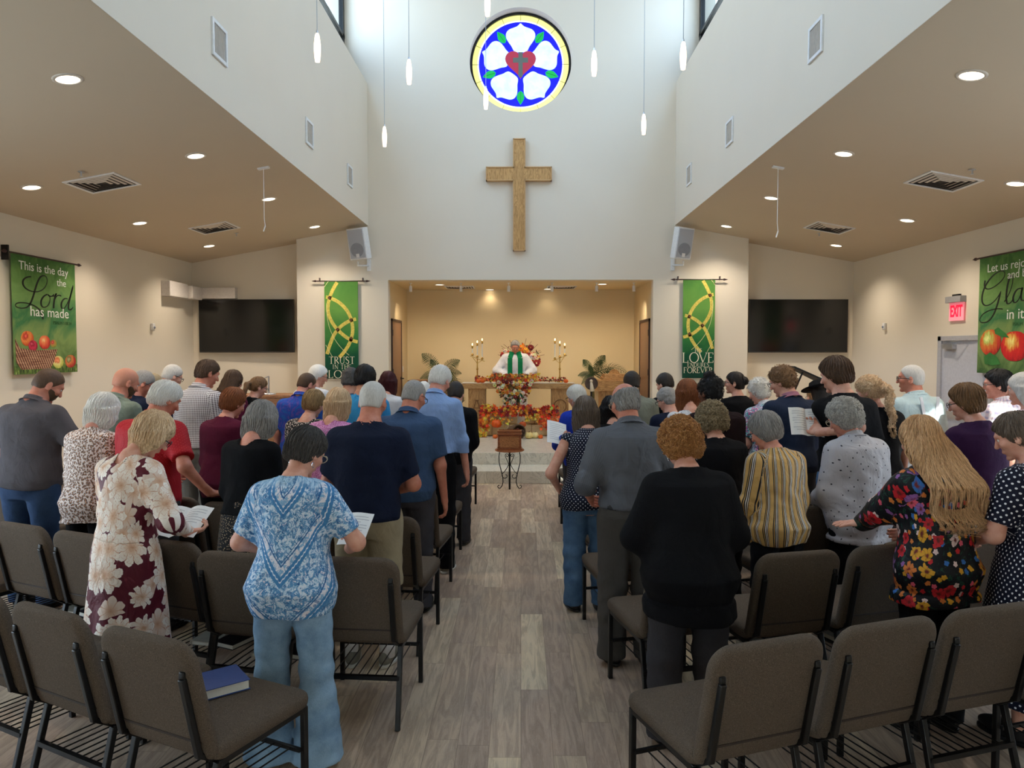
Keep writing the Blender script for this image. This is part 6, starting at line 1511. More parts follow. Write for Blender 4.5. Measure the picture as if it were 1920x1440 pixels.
candelabrum(895, (641, 636, 632), 'brass three-candle holder on the left end of the altar'); candelabrum(1049.5, (632, 637, 641), 'brass three-candle holder on the right end of the altar')
# coloured leaf masses
def colmat(nm, rough=.6):
    g = N(nm, rough, 0, .3); g.color(g.attr('col', 'Color')); return g.m
LEAFM = colmat('autumn_leaf')
def leaf_pts(kind):
    if kind == 'maple': return [(0, -.5), (.12, -.2), (.45, -.3), (.32, -.02), (.6, .2), (.25, .2), (.2, .35), (0, .75), (-.2, .35), (-.25, .2), (-.6, .2), (-.32, -.02), (-.45, -.3), (-.12, -.2)]
    if kind == 'petal': return [(0, -.45), (.3, -.25), (.36, .1), (.2, .42), (0, .5), (-.2, .42), (-.36, .1), (-.3, -.25)]
    return [(0, -.6), (.16, -.3), (.2, 0), (.12, .35), (0, .65), (-.12, .35), (-.2, 0), (-.16, -.3)]
def leaves(name, items, parent, seed=0):
    """items: (centre, size, colour, kind, normal)"""
    rn = random.Random(seed); vs = []; fs = []; cl = []
    for c, sz, colr, kind, nrm in items:
        nrm = Vector(nrm).normalized(); t = nrm.orthogonal().normalized(); t = Matrix.Rotation(rn.uniform(0, 6.28), 3, nrm) @ t; b = nrm.cross(t); pts = leaf_pts(kind); n0 = len(vs)
        cc = srgb(*[min(255, max(0, x * rn.uniform(.82, 1.15))) for x in colr])
        vs.append(Vector(c) - nrm * sz * .10); cl.append(cc)
        for u, v in pts: vs.append(Vector(c) + t * (u * sz) + b * (v * sz) + nrm * sz * (.18 * abs(u) + .12 * v * v)); cl.append(cc)
        fs += [(n0, n0 + 1 + k, n0 + 1 + (k + 1) % len(pts)) for k in range(len(pts))]
    v = np.array([tuple(p) for p in vs]); f = np.array(fs)
    return np_mesh(name, [(v, f)], LEAFM, parent, {'col': ('FLOAT_COLOR', np.array(cl))}, smooth=False)
ORG = [(232, 110, 34), (240, 146, 44), (214, 70, 30), (178, 44, 34), (244, 178, 60), (226, 92, 40)]; YEL = [(240, 184, 62), (236, 160, 48), (228, 204, 96)]; REDS = [(206, 52, 36), (150, 30, 34), (232, 84, 40)]; CRM = [(238, 226, 196), (228, 212, 170), (210, 190, 150)]; BUR = [(118, 28, 36), (150, 40, 42), (90, 24, 30)]; GRN = [(70, 92, 52), (48, 74, 46), (104, 120, 66)]; BRO = [(150, 92, 48), (176, 120, 60), (128, 74, 40)]
def cluster(rn, x0, x1, z0, z1, Y, dep, n, cols, size, kinds=('maple',), shape=None):
    it = []
    while len(it) < n:
        x = rn.uniform(x0, x1); z = rn.uniform(z0, z1)
        if shape and not shape((x - x0) / (x1 - x0), (z - z0) / (z1 - z0)): continue
        y = Y + rn.uniform(-dep, dep * .4); it.append(((x, y, z), rn.uniform(*size), rn.choice(cols), rn.choice(kinds), (rn.uniform(-.7, .7), -1, rn.uniform(-.2, .9))))
    return it
def box_px(px0, px1, py0, py1, Y): a = at(px0, py1, Y); b = at(px1, py0, Y); return a.x, b.x, a.z, b.z
rn = random.Random(5)
# garland along the altar top
x0, x1, z0, z1 = box_px(890, 1068, 708, 719, AY + .15); zt_ = PLAT + T + .03
it = cluster(rn, at(890, 715, AY).x, at(935, 715, AY).x, zt_ + .01, zt_ + .10, AY + .22, .10, 60, ORG + REDS, (.03, .055)) + cluster(rn, at(918, 715, AY).x, at(1010, 715, AY).x, zt_, zt_ + .14, AY + .15, .14, 200, ORG + YEL + BRO + BUR, (.03, .06), ('maple', 'petal')) + cluster(rn, at(1010, 715, AY).x, at(1062, 715, AY).x, zt_, zt_ + .08, AY + .22, .10, 90, BUR + BRO + REDS, (.025, .045), ('petal', 'leaf'))
gr = thing('table_garland', 'garland of orange, burgundy and brown autumn leaves along the altar top', 'garland', (0, 0, 0)); leaves('garland_leaves', it, gr, 3)
m = MB(); m.tube([(at(890 + 8 * i, 715, AY).x, AY + .22 + .03 * math.sin(i), zt_ + .012) for i in range(23)], .008, 6); m.build('garland_stem', plain('twig_brown', (92, 64, 42), .8), gr)
# cascade bouquet in front of the altar
def cone(u, v): return abs(u - .5) < (.16 + .36 * v ** .8)
bq = thing('altar_bouquet', 'large cascading bouquet of autumn flowers hanging at the front centre of the altar', 'bouquet', (0, 0, 0))
X0, X1, Z0, Z1 = box_px(918, 1010, 702, 766, AY - .12)
leaves('autumn_leaves', cluster(rn, X0, X1, Z0 + (Z1 - Z0) * .45, Z1, AY - .05, .16, 260, ORG + YEL + BRO, (.035, .075), ('maple',), lambda u, v: abs(u - .5) < .30 + .2 * v) + cluster(rn, X0 + .1, X1 - .1, Z0, Z0 + (Z1 - Z0) * .7, AY - .05, .14, 240, BUR + GRN + BRO, (.03, .06), ('leaf', 'petal'), cone), bq, 1)
fl = []
for _ in range(46):
    while True:
        u, v = rn.random(), rn.random()
        if cone(u, v) and v < .82: break
    c = Vector((X0 + (X1 - X0) * u, AY - .18 - rn.random() * .04, Z0 + (Z1 - Z0) * v)); colr = rn.choice(CRM + CRM + BUR + [(214, 130, 48), (240, 226, 200)])
    fl = []
    for k in range(6):
        a = k * PI / 3; fl.append((c + Vector((.022 * math.cos(a), -.01, .022 * math.sin(a))), .042, colr, 'petal', (.6 * math.cos(a), -1, .6 * math.sin(a))))
    leaves('flower_head', fl, bq, _)
m = MB(); m.tube([(axc, AY + .05, T + PLAT + .02), (axc, AY - .06, T + PLAT - .05), (axc, AY - .09, Z0 + .05)], .03, 8); m.build('bouquet_stem', plain('stem_green', (58, 74, 46), .8), bq)
# flower arrangement behind the pastor, on a stand
FY = 15.55; st_ = thing('flower_stand_arrangement', 'tall arrangement of burgundy, orange and white flowers behind the pastor', 'flower arrangement', (at(975, 700, FY).x, FY, PLAT))
MB().lathe([(0, 0), (.15, 0), (.15, .02), (.03, .03), (.025, .85), (.10, .88), (.12, 1.1), (0, 1.1)], 18).build('stand', BLACKM, st_)
cx, cz = 0, at(975, 668, FY).z - PLAT; it = []; fl = []
for _ in range(260):
    a = rn.uniform(-.3, PI + .3); r = .42 * rn.random() ** .6; it.append(((1.0 * r * math.cos(a), rn.uniform(-.1, .1), cz - .08 + r * math.sin(a) * .8), rn.uniform(.03, .07), rn.choice(BUR + REDS + GRN + ORG), rn.choice(('leaf', 'maple')), (rn.uniform(-.6, .6), -1, rn.uniform(-.4, .8))))
for (u, v, colr, sc_) in ((-.36, .02, BUR[1], 1), (-.26, -.06, BUR[0], 1.2), (.02, .17, ORG[1], 1.3), (.12, .12, ORG[4], 1.2), (.22, .18, BUR[0], 1.2), (.27, -.0, CRM[0], 1.4), (.34, -.14, BUR[1], 1.4), (.14, .02, BUR[1], 1.1), (-.12, .12, CRM[1], 1), (-.3, .12, CRM[0], .8), (.18, -.08, CRM[0], 1.1)):
    fl = []
    for k in range(8):
        a = k * PI / 4; fl.append((Vector((u + .03 * sc_ * math.cos(a), -.13, cz + v + .03 * sc_ * math.sin(a))), .065 * sc_, colr, 'petal', (.6 * math.cos(a), -1, .6 * math.sin(a))))
    leaves('flower_head', fl, st_, 8)
leaves('arrangement_leaves', it, st_, 7)
m = MB()
for k in range(16):
    a = PI * (k + .5) / 16; m.tube([(0, 0, cz - .3), (.25 * math.cos(a), -.02, cz - .05 + .2 * math.sin(a)), (.50 * math.cos(a) * rn.uniform(.85, 1.1), -.04, cz + .36 * math.sin(a) * rn.uniform(.7, 1.1))], .004, 5)
m.build('twigs', plain('twig_red', (110, 40, 34), .7), st_)
# straw bales
g = N('burlap_straw', .9); v = g.coord(); f = g.noise(g.map(v, (30, 30, 140)), 2, 3); g.color(g.ramp(f, [(.3, srgb(206, 170, 118)), (.7, srgb(244, 220, 176))])); g.bump(f, .6, .01); STRAW = g.m
def bale(px0, px1, py0, py1, Y, dep, label):
    a, b, z0_, z1_ = box_px(px0, px1, py0, py1, Y); w = (b - a) / 2
    o = thing('straw_bale', label, 'straw bale', ((a + b) / 2, Y + dep / 2, max(z0_, PLAT))); h = z1_ - o.location.z
    MB().box(-w, w, -dep / 2, dep / 2, 0, h).build('bale_body', STRAW, o, bevel=.05, seg=3)
    m = MB()
    for x in (-w * .45, w * .45): m.tube([(x, -dep / 2 - .004, 0.02), (x, -dep / 2 - .004, h), (x, dep / 2, h + .004)], .005, 5)
    m.build('twine', BRO_M, o); return o
BRO_M = plain('twine_brown', (150, 110, 66), .8)
bale(902, 976, 797, 819, 13.70, .40, 'straw bale at the lower left of the harvest display'); bale(977, 1048, 797, 819, 13.70, .40, 'straw bale at the lower right of the harvest display')
b1 = bale(905, 970, 776, 797, 13.82, .26, 'straw bale on top of the lower left bale'); b1.location.z = PLAT + (at(0, 797, 13.70).z - PLAT) + .001
b2 = bale(985, 1047, 776, 797, 13.82, .26, 'straw bale on top of the lower right bale'); b2.location.z = b1.location.z
lg = thing('leaf_garland', 'thick garland of orange and red autumn leaves draped over the straw bales', 'garland', (0, 0, 0))
a0, a1, c0, c1 = box_px(900, 1046, 760, 779, 13.72)
it = cluster(rn, a0, a1, c0, c1, 13.74, .12, 460, ORG + ORG + REDS + YEL + BUR, (.04, .085), ('maple',), lambda u, v: v < .75 + .25 * math.sin(u * 7 + 1) or (.3 < u < .65))
it += cluster(rn, *box_px(900, 918, 782, 806, 13.66), 13.64, .05, 60, ORG + YEL, (.04, .08)); it += cluster(rn, *box_px(1010, 1050, 780, 806, 13.66), 13.62, .05, 110, [(226, 70, 38), (236, 96, 44), (240, 128, 56)], (.04, .08)); it += cluster(rn, *box_px(918, 960, 784, 800, 13.66), 13.64, .04, 50, YEL, (.03, .06)); it += cluster(rn, *box_px(895, 912, 808, 819, 13.55), 13.5, .06, 30, YEL, (.05, .08)); it += cluster(rn, *box_px(985, 1012, 776, 790, 13.66), 13.63, .04, 50, YEL, (.03, .06))
leaves('garland_leaves', it, lg, 11); m = MB(); m.tube([(a0 + (a1 - a0) * i / 20, 13.86, c0 + .06 + .03 * math.sin(i * .9)) for i in range(21)], .02, 6); m.build('garland_stem', BRO_M, lg)
# pumpkins
def pumpkin(px, pyb, r, Y, colr, label, z=None, flat=.8, group=None, name='pumpkin'):
    b = at(px, pyb, Y); R = r * Y / FPX; key = 'pumpkin_%d_%d_%d' % colr; g = plain(key, colr, .45, bump=.1)
    o = thing(name, label, 'pumpkin', (b.x, Y, PLAT if z is None else z)); H = R * flat
    prof = [(R * .12, H * 1.72), (R * .35, H * 1.86), (R * .7, H * 1.72), (R * .95, H * 1.25), (R, H * .9), (R * .92, H * .45), (R * .65, H * .12), (R * .3, 0), (0, .0)]
    MB().lathe([(0, H * 1.66)] + prof, 48, f=lambda a, zz_: 1 - .075 * abs(math.cos(a * 5)) ** 6).build('pumpkin_body', g, o, smooth=True)
    MB().tube([(0, 0, H * 1.6), (R * .04, 0, H * 1.95), (R * .16, 0, H * 2.2)], [R * .15, R * .09, R * .10], 7).build('stalk', plain('stalk_brown', (112, 88, 50), .8), o, smooth=True); return o
zb = b1.location.z
pumpkin(931, 796, 9.8, 13.55, (226, 92, 24), 'bright orange pumpkin on the lower left straw bale', z=zb - .02)
pumpkin(980, 798, 6.8, 13.55, (196, 84, 30), 'small dark orange pumpkin in the middle above the cornucopia', z=zb - .01)
pumpkin(943, 819, 9, 13.45, (230, 122, 40), 'orange pumpkin just behind the offering box')
pumpkin(889, 818, 9.8, 13.5, (214, 186, 134), 'tan pumpkin on the platform left of the bales')
pumpkin(991.5, 819, 8.0, 13.3, (238, 212, 138), 'pale yellow ribbed pumpkin, left of the pair'); pumpkin(1003, 819, 7.4, 13.36, (242, 224, 160), 'pale yellow ribbed pumpkin, right of the pair')
pumpkin(1013.5, 820, 4.6, 13.3, (228, 104, 34), 'tiny orange pumpkin beside the pale yellow pair'); pumpkin(1049, 816, 10, 13.45, (230, 136, 48), 'orange pumpkin at the right end of the bales', flat=.7); pumpkin(928.5, 819, 5, 13.3, (222, 108, 40), 'tiny orange pumpkin left of the offering box')
for px, w in ((897, 'left end of the altar garland'), (905, 'the altar garland near the left candle holder'), (1061, 'right end of the altar garland')): pumpkin(px, 716, 4.6, AY + .12, (236, 104, 30), 'tiny orange pumpkin at the ' + w if 'end' in w else 'tiny orange pumpkin in ' + w, z=PLAT + T + .006)
# cornucopia
co = thing('cornucopia', 'dark wicker cornucopia basket lying open before the bales', 'basket', (at(968, 816, 13.3).x, 13.3, PLAT + .13)); m = MB()
Mc = Matrix.Rotation(R_(28), 3, 'Z') @ Matrix.Rotation(PI / 2, 3, 'X')
g = N('wicker_dark', .7); v = g.coord(); f = g.noise(g.map(v, (40, 160, 40)), 2, 2); g.color(g.ramp(f, [(.35, srgb(58, 40, 32)), (.65, srgb(134, 106, 80))])); g.bump(f, .8, .01); WICK = g.m
m.lathe([(.118, .10), (.135, .11), (.138, .09), (.125, .0), (.10, -.12), (.06, -.24), (.02, -.33), (0, -.34)], 28, M=Mc).lathe([(.118, .10), (.10, -.05), (0, -.10)], 28, M=Mc).build('wicker_horn', WICK, co, smooth=True)
for k in range(9):
    a = k * 2.4; r = .022 * math.sqrt(k); q = Mc @ Vector((r * 1.1 * math.cos(a), r * 1.1 * math.sin(a) - .02, .08 + .01 * (k % 3)))
    tag(MB().sphere((0, 0, 0), .03 + .004 * (k % 3), 12).build('dried_fruit', plain('fruit_%d' % (k % 3), ((92, 30, 34), (120, 64, 36), (66, 40, 34))[k % 3], .4), None, smooth=True, loc=co.location + q), 'dark dried fruit in the mouth of the cornucopia', 'fruit', 'fruit in the cornucopia')
# offering box on a wrought iron table
OY = 10.3; ob = at(955.5, 842, OY); tb = thing('plant_stand', 'round wooden table top on scrolled black iron legs before the steps', 'side table', (ob.x, OY, 0)); H = ob.z
WDR = wood('wood_reddish', (110, 58, 28), (170, 98, 52), 'x', 1.2, .35)
MB().lathe([(0, H - .025), (.19, H - .025), (.205, H - .014), (.20, H), (0, H)], 40).build('table_top', WDR, tb, smooth=False)
MB().tube([(0, 0, .0), (0, 0, H - .02)], .013, 8).build('centre_post', BLACKM, tb)
def spiral(c, r0, a0, turns, sgn, n=22): return [(c[0] + r0 * (1 - .75 * t) * math.cos(a0 + sgn * t * turns * 2 * PI), c[1] + r0 * (1 - .75 * t) * math.sin(a0 + sgn * t * turns * 2 * PI)) for t in [i / n for i in range(n + 1)]]
for k in range(3):
    M = Matrix.Rotation((0, PI, PI / 2)[k], 3, 'Z'); P2 = lambda p: M @ Vector((p[0], 0, p[1]))
    prof = [(.135, H - .025), (.148, H * .82), (.145, H * .66), (.115, H * .45), (.095, H * .3), (.092, H * .18), (.105, .05), (.13, .015), (.155, .018), (.165, .04), (.155, .06), (.142, .052)]
    MB().tube([P2(p) for p in prof], .0065, 6).build('leg', BLACKM, tb)
    m = MB().tube([P2(p) for p in [(.012, H * .62), (.03, H * .70), (.05, H * .78)] + spiral((.035, H * .84), .028, 0, 1.1, 1)], .005, 6); m.tube([P2(p) for p in [(.012, H * .62), (.04, H * .52), (.065, H * .46)] + spiral((.06, H * .34), .055, PI * .45, .95, -1)], .005, 6); m.build('scrollwork', BLACKM, tb)
bx = thing('offering_box', 'reddish wooden offering box with a carved panel on the round table', 'box', (ob.x, OY, H)); zt2 = at(955, 808, OY).z - H; w = (at(976.5, 825, OY).x - at(932.5, 825, OY).x) / 2
MB().box(-w, w, -.10, .10, .0, zt2).build('box_body', WDR, bx, bevel=.008)
MB().box(-w - .012, w + .012, -.112, .112, 0, .02).box(-w - .008, w + .008, -.108, .108, zt2 - .045, zt2 - .03).build('moulding', WDR, bx, bevel=.004)
MB().box(-w - .004, w + .004, -.104, -.09, zt2 - .005, zt2 + .01).box(-w - .004, w + .004, .09, .104, zt2 - .005, zt2 + .01).box(-w - .004, -w + .012, -.09, .09, zt2 - .005, zt2 + .01).box(w - .012, w + .004, -.09, .09, zt2 - .005, zt2 + .01).build('rim', WDR, bx)
g = N('carved_panel', .5); f = g.voro(g.map(g.coord(), (1, 1, 1)), 70); g.color(g.ramp(f, [(.1, srgb(120, 74, 40)), (.5, srgb(182, 122, 72))])); g.bump(f, .8, .006)
MB().box(-w + .03, w - .03, -.106, -.10, .035, zt2 - .065).build('carved_panel', g.m, bx); m = MB()
for a in ((-w + .02, w - .02, .025, .035), (-w + .02, w - .02, zt2 - .065, zt2 - .055), (-w + .02, -w + .03, .025, zt2 - .055), (w - .03, w - .02, .025, zt2 - .055)): m.box(a[0], a[1], -.112, -.10, a[2], a[3])
m.build('panel_frame', WDR, bx)
# ------------------------------------------------------------------ pulpit, lectern box, palms, round sculpture
PY = 15.0; a = at(1121, 760, PY); b = at(1186, 713, PY); w = (b.x - a.x) / 2
pu = thing('pulpit', 'oak pulpit with a stepped top at the right of the alcove', 'pulpit', ((a.x + b.x) / 2, PY, PLAT)); h1 = b.z - PLAT
MB().box(-w * .82, w * .82, 0, .5, 0, h1 - .2).build('pulpit_body', OAKV, pu, bevel=.005); MB().box(-w, w, -.04, .54, h1 - .22, h1).build('pulpit_band', OAKA, pu, bevel=.006); MB().box(-w * .72, w * .78, .0, .5, h1, h1 + .055).box(-w * .62, w * .7, .02, .48, h1 + .055, h1 + .12).build('stepped_top', OAKA, pu, bevel=.004)
m = MB().prism([(-.12, 0), (.12, 0), (.09, .05), (.03, .10), (-.03, .10), (-.09, .05)], 0, .03, M=Matrix.Rotation(PI / 2, 4, 'X')); m.build('crest', OAKA, pu, loc=(0, .2, h1 + .12))
LY = 15.0; a = at(765, 760, LY); b = at(838, 713, LY); w = (b.x - a.x) / 2
lc = thing('lectern', 'oak lectern with a wide grained band at the left of the alcove', 'lectern', ((a.x + b.x) / 2, LY, PLAT)); h1 = b.z - PLAT
MB().box(-w * .85, w * .85, 0, .5, 0, h1 - .2).build('lectern_body', OAKV, lc, bevel=.005); MB().box(-w, w, -.04, .54, h1 - .2, h1).build('lectern_band', wood('oak_band', (104, 66, 38), (160, 108, 64), 'x', .6), lc, bevel=.006)
PALM = plain('palm_green', (46, 68, 36), .5, var=.25, scale=6)
def palm(name, px, pyb, Y, fronds, label, zb=None):
    b = at(px, pyb, Y); o = thing(name, label, 'plant', (b.x, Y, PLAT)); zb = b.z - PLAT
    MB().lathe([(0, 0), (.13, 0), (.17, .30), (.155, .30), (.14, .27), (0, .27)], 24).build('pot', plain('pot_brown', (92, 70, 54), .6), o)
    MB().tube([(0, 0, .25), (.01, 0, zb * .6), (0, 0, zb)], [.03, .025, .02], 8).build('trunk', plain('palm_stem', (96, 92, 58), .8), o)
    rn2 = random.Random(int(px))
    for (ex, ey) in fronds:
        e = at(ex, ey, Y - .0); dx, dz = e.x - b.x, e.z - b.z; dy = rn2.uniform(-.15, .15); pts = []
        L = math.hypot(dx, dz)
        for i in range(13):
            t = i / 12; pts.append(Vector((dx * t, dy * t, zb + dz * t + .22 * L * math.sin(PI * t) * (1 if abs(dx) > .1 else .3))))
        m = MB().tube(pts, [.006 * (1 - .7 * i / 12) for i in range(13)], 5)
        for i in range(1, 22):
            t = i / 22; k = t * 12; k0 = int(k); c = pts[k0].lerp(pts[min(12, k0 + 1)], k - k0); tg = (pts[min(12, k0 + 1)] - pts[k0]).normalized(); ln = .17 * math.sin(PI * min(1, t * .8 + .2)) * L / .5
            for sd in (-1, 1):
                side = tg.cross(Vector((0, 1, 0))).normalized() * sd; side = (side + Vector((0, -.25 * sd, 0)) + tg * .75).normalized(); tip = c + side * ln + Vector((0, 0, -.45 * ln)); mid = c.lerp(tip, .5) + Vector((0, 0, .02)); wv = tg * .0055
                m.add([c - wv, c + wv, mid + wv * 1.3, tip, mid - wv * 1.3], [(0, 1, 2, 4), (4, 2, 3)])
        m.build('palm_frond', PALM, o)
palm('potted_palm', 826, 703, 15.8, [(790, 665), (806, 676), (863, 677), (865, 702), (788, 712), (862, 719), (872, 756), (850, 770)], 'potted palm with long fronds behind the left lectern')
palm('potted_palm', 1112, 705, 15.75, [(1092, 676), (1104, 684), (1136, 668), (1128, 676), (1084, 706), (1182, 704), (1090, 722), (1160, 700)], 'potted palm with short fronds between altar and pulpit')
sc_ = thing('round_relief', 'round dark wreath-shaped sculpture with a pale praying figure beside the pulpit', 'sculpture', (at(1109, 720, 14.4).x, 14.4, 0)); cz = at(1109, 719, 14.4).z; R = 12.5 * 14.4 / FPX
Mx = Matrix.Rotation(PI / 2, 3, 'X'); MB().lathe([(0, -.015), (R, -.015), (R, .0), (R * .94, .03), (R * .84, .03), (R * .8, .012), (0, .012)], 40, (0, 0, cz), M=Mx).build('round_plate', plain('plate_dark', (84, 68, 60), .5, var=.3, scale=9), sc_)
MB().sphere((-.01, -.05, cz + .05), .030, 12).tube([(-.01, -.04, cz + .03), (.0, -.05, cz - .06), (.01, -.05, cz - .15)], [.022, .034, .05], 12).build('pale_figure', plain('figure_pale', (224, 212, 190), .6), sc_, smooth=True)
MB().tube([(0, 0.01, PLAT), (0, 0.01, cz - R)], .02).lathe([(0, PLAT), (.13, PLAT), (.12, PLAT + .02), (0, PLAT + .03)], 20).build('support', BLACKM, sc_)
# ------------------------------------------------------------------ organ console, chrome arm, grand piano
CY_ = 11.3; a = at(452, 745, CY_); b = at(560, 741, CY_)
oc = thing('console_cabinet', 'brown wooden console cabinet under the left screen', 'cabinet', ((a.x + b.x) / 2 - .1, CY_, 0)); w = .72; h = b.z
WDC = wood('wood_console', (118, 78, 48), (164, 116, 76), 'x', .6)
MB().box(-w, w, 0, .6, 0, h - .04).build('cabinet_body', WDC, oc, bevel=.005); MB().box(-w - .02, w + .02, -.02, .62, h - .04, h).build('cabinet_top', WDC, oc, bevel=.004)
pr = at(502, 741, CY_ + .1); o = thing('desk_lamp', 'slim chrome desk lamp standing on the console cabinet', 'lamp', (pr.x, CY_ + .15, h)); zt3 = at(502, 706, CY_).z - h
MB().lathe([(0, 0), (.11, 0), (.10, .02), (.02, .03), (0, .03)], 24).build('lamp_base', ALU, o, smooth=True); MB().tube([(0, 0, .02), (0, 0, zt3)], .012).build('lamp_post', ALU, o); MB().tube([(0, 0, zt3), (-.20, 0, zt3 - .10)], .009).build('lamp_arm', ALU, o)
GY = 10.9; PB = plain('piano_black', (8, 8, 9), .5, 0, .3, var=.0); pn = thing('grand_piano', 'black grand piano with its lid raised, beyond the right seats', 'piano', (at(1500, 740, GY).x, GY, 0))
px0, px1 = at(1440, 745, GY).x - pn.location.x, at(1562, 745, GY).x - pn.location.x; z1 = .98
out = [(px0, -.1), (px1, -.1), (px1, 1.0), (px1 - .25, 1.35), (px1 - .6, 1.2), (px0 + .25, .75), (px0, .5)]
MB().prism(out, .66, z1).build('piano_case', PB, pn, bevel=.01)
hn, fp = at(1562, 722, GY + .2), at(1481, 686, GY + .2); L0 = pn.location
A_ = Vector((hn.x - L0.x, .0, hn.z)); B_ = Vector((fp.x - L0.x, .0, fp.z)); t_ = Vector((0, .5, 0)); nn_ = (B_ - A_).normalized().cross(Vector((0, 1, 0))) * .025
MB().add([A_, B_, B_ + t_ * .6, A_ + t_, A_ + nn_, B_ + nn_, B_ + t_ * .6 + nn_, A_ + t_ + nn_], [(0, 1, 2, 3), (7, 6, 5, 4), (0, 4, 5, 1), (1, 5, 6, 2), (2, 6, 7, 3), (3, 7, 4, 0)]).build('piano_lid', PB, pn)
MB().bar(A_.lerp(B_, .75) + Vector((0, .1, 0)), Vector((A_.x - .75, .1, z1)), .02).build('lid_prop', PB, pn)
MB().box(px0, px1 - .3, -.32, -.1, .68, .76).build('keyboard', plain('keys_ivory', (226, 222, 210), .3), pn, bevel=.004); MB().box(px0 + .1, px1 - .4, -.08, -.06, z1, z1 + .24).build('music_desk', PB, pn)
for x, y in ((px0 + .12, .0), (px1 - .12, .0), (px1 - .5, 1.05)): MB().lathe([(0, 0), (.04, 0), (.045, .05), (.035, .3), (.06, .66), (0, .66)], 12, (x, y, 0)).build('leg', PB, pn, smooth=True)
MS = at(1452, 728, 10.2); o = thing('microphone_stand', 'microphone on a boom stand near the grand piano', 'microphone', (MS.x - .15, 10.2, 0))
MB().tube([(0, 0, .0), (0, 0, MS.z - .05)], .009).tube([(-.12, 0, MS.z - .22), (.14, 0, MS.z)], .007).build('stand', BLACKM, o); MB().lathe([(0, 0), (.13, 0), (.12, .02), (0, .03)], 20).build('stand_base', BLACKM, o)
MB().tube([(.13, 0, MS.z - .01), (.19, 0, MS.z + .05)], [.012, .018], 10).sphere((.20, 0, MS.z + .06), .026, 12).build('microphone', plain('mic_grey', (150, 152, 158), .3, .7), o, smooth=True)
# hymnal on the chair, books on the racks, handbag
HYB = plain('book_blue', (46, 70, 128), .5); HYW = plain('book_pages', (226, 222, 210), .8)
def book(name, label, loc, rz, cover, w=.165, d=.225, t=.038, group=None, rx=0):
    o = thing(name, label, 'book', loc, R_(rz), group); MB().box(-w / 2, w / 2, -d / 2, d / 2, 0, .003).box(-w / 2, w / 2, -d / 2, d / 2, t - .003, t).box(-w / 2 - .002, -w / 2 + .002, -d / 2, d / 2, 0, t).build('cover', cover, o)
    MB().box(-w / 2 + .003, w / 2 - .005, -d / 2 + .005, d / 2 - .005, .003, t - .003).build('pages', HYW, o); return o
hb = at_z(400, 1285, .51); book('hymnal', 'thick blue hymnal lying on the nearest left aisle chair', (hb.x, hb.y, .495), -52, HYB, .19, .25, .042)
WHB = plain('book_cream', (206, 200, 186), .6)
for i, (cx_, cy_, rz, w_) in enumerate(((-1.80, 4.28, -20, 'beside the legs of the blue tee woman'), (-2.86, 4.76, -24, 'left of the maroon dress'), (-1.40, 4.12, -12, 'behind the blue tee woman'), (1.35, 4.17, 14, 'right of the woman in the black cardigan'), (1.88, 4.32, 15, 'below the hand of the woman with long hair'))):
    book('paperback_booklet', 'cream paperback under the chair ' + w_, (cx_, cy_, .246), rz + 8, WHB, .15, .22, .022); book('bible', 'dark book under the chair ' + w_, (cx_ + .17 * math.cos(R_(rz)), cy_ + .17 * math.sin(R_(rz)), .246), rz - 5, plain('book_dark', (40, 36, 44), .5), .14, .2, .03)
ps = at_z(448, 1100, .50); hbag = thing('handbag', 'black leather handbag with a gold clasp resting on a chair seat', 'bag', (-1.36, 4.16, .495), R_(20)); lth = plain('leather_black', (18, 18, 20), .35)
v, F = snet(lambda P: smax(ellip(P, (0, 0, .09), (.17, .075, .13)), -P[:, 2], .02), (-.2, -.12, -.02), (.2, .12, .24), .012); np_mesh('bag_body', [(v, F)], lth, hbag)
MB().tube([(-.10, 0, .17), (-.08, .01, .27), (0, .01, .31), (.08, .01, .27), (.10, 0, .17)], .007, 8).build('bag_handle', lth, hbag, smooth=True); MB().box(-.03, .03, -.085, -.07, .12, .15).build('clasp', BRASS, hbag)
# ================================================================== banners
def flat_mat(nm, base_fn, rough=.75):
    g = N(nm, rough, 0, .15); base_fn(g); g.bump(g.noise(g.coord(), 7, 2), .15, .01); return g.m
def ribbon(mb, pts, w, z=0.0, t=.0015):
    """a flat ribbon through 2d points in the banner plane (x right, y up), thickness t toward the room"""
    n = len(pts); ws = w if isinstance(w, (list, tuple)) else [w] * n; vs = []
    for i, p in enumerate(pts):
        a = pts[max(0, i - 1)]; b = pts[min(n - 1, i + 1)]; dx, dy = b[0] - a[0], b[1] - a[1]; L = math.hypot(dx, dy) or 1; nx, ny = -dy / L, dx / L
        for q in (z, z + t): vs += [(p[0] + nx * ws[i] / 2, -q, p[1] + ny * ws[i] / 2), (p[0] - nx * ws[i] / 2, -q, p[1] - ny * ws[i] / 2)]
    fs = []
    for i in range(n - 1): a = 4 * i; b = a + 4; fs += [(a + 2, b + 2, b + 3, a + 3), (a, a + 1, b + 1, b), (a, b, b + 2, a + 2), (a + 1, a + 3, b + 3, b + 1)]
    mb.add(vs, fs + [(0, 2, 3, 1), (4 * n - 4, 4 * n - 3, 4 * n - 1, 4 * n - 2)]); return mb
def bez(*P, n=14):
    out = []
    for i in range(0, len(P) - 1, 3):
        a, b, c, d = P[i:i + 4]
        for k in range(n + (1 if i + 4 >= len(P) else 0)): t = k / n; u = 1 - t; out.append(tuple(u ** 3 * a[j] + 3 * u * u * t * b[j] + 3 * u * t * t * c[j] + t ** 3 * d[j] for j in (0, 1)))
    return out
GOLD = plain('print_gold', (214, 196, 92), .6, var=.25, scale=40); GOLDP = plain('print_pale_gold', (222, 216, 160), .6); CRS = plain('print_brown', (96, 66, 40), .6); CREAM = plain('print_cream', (236, 232, 206), .6)
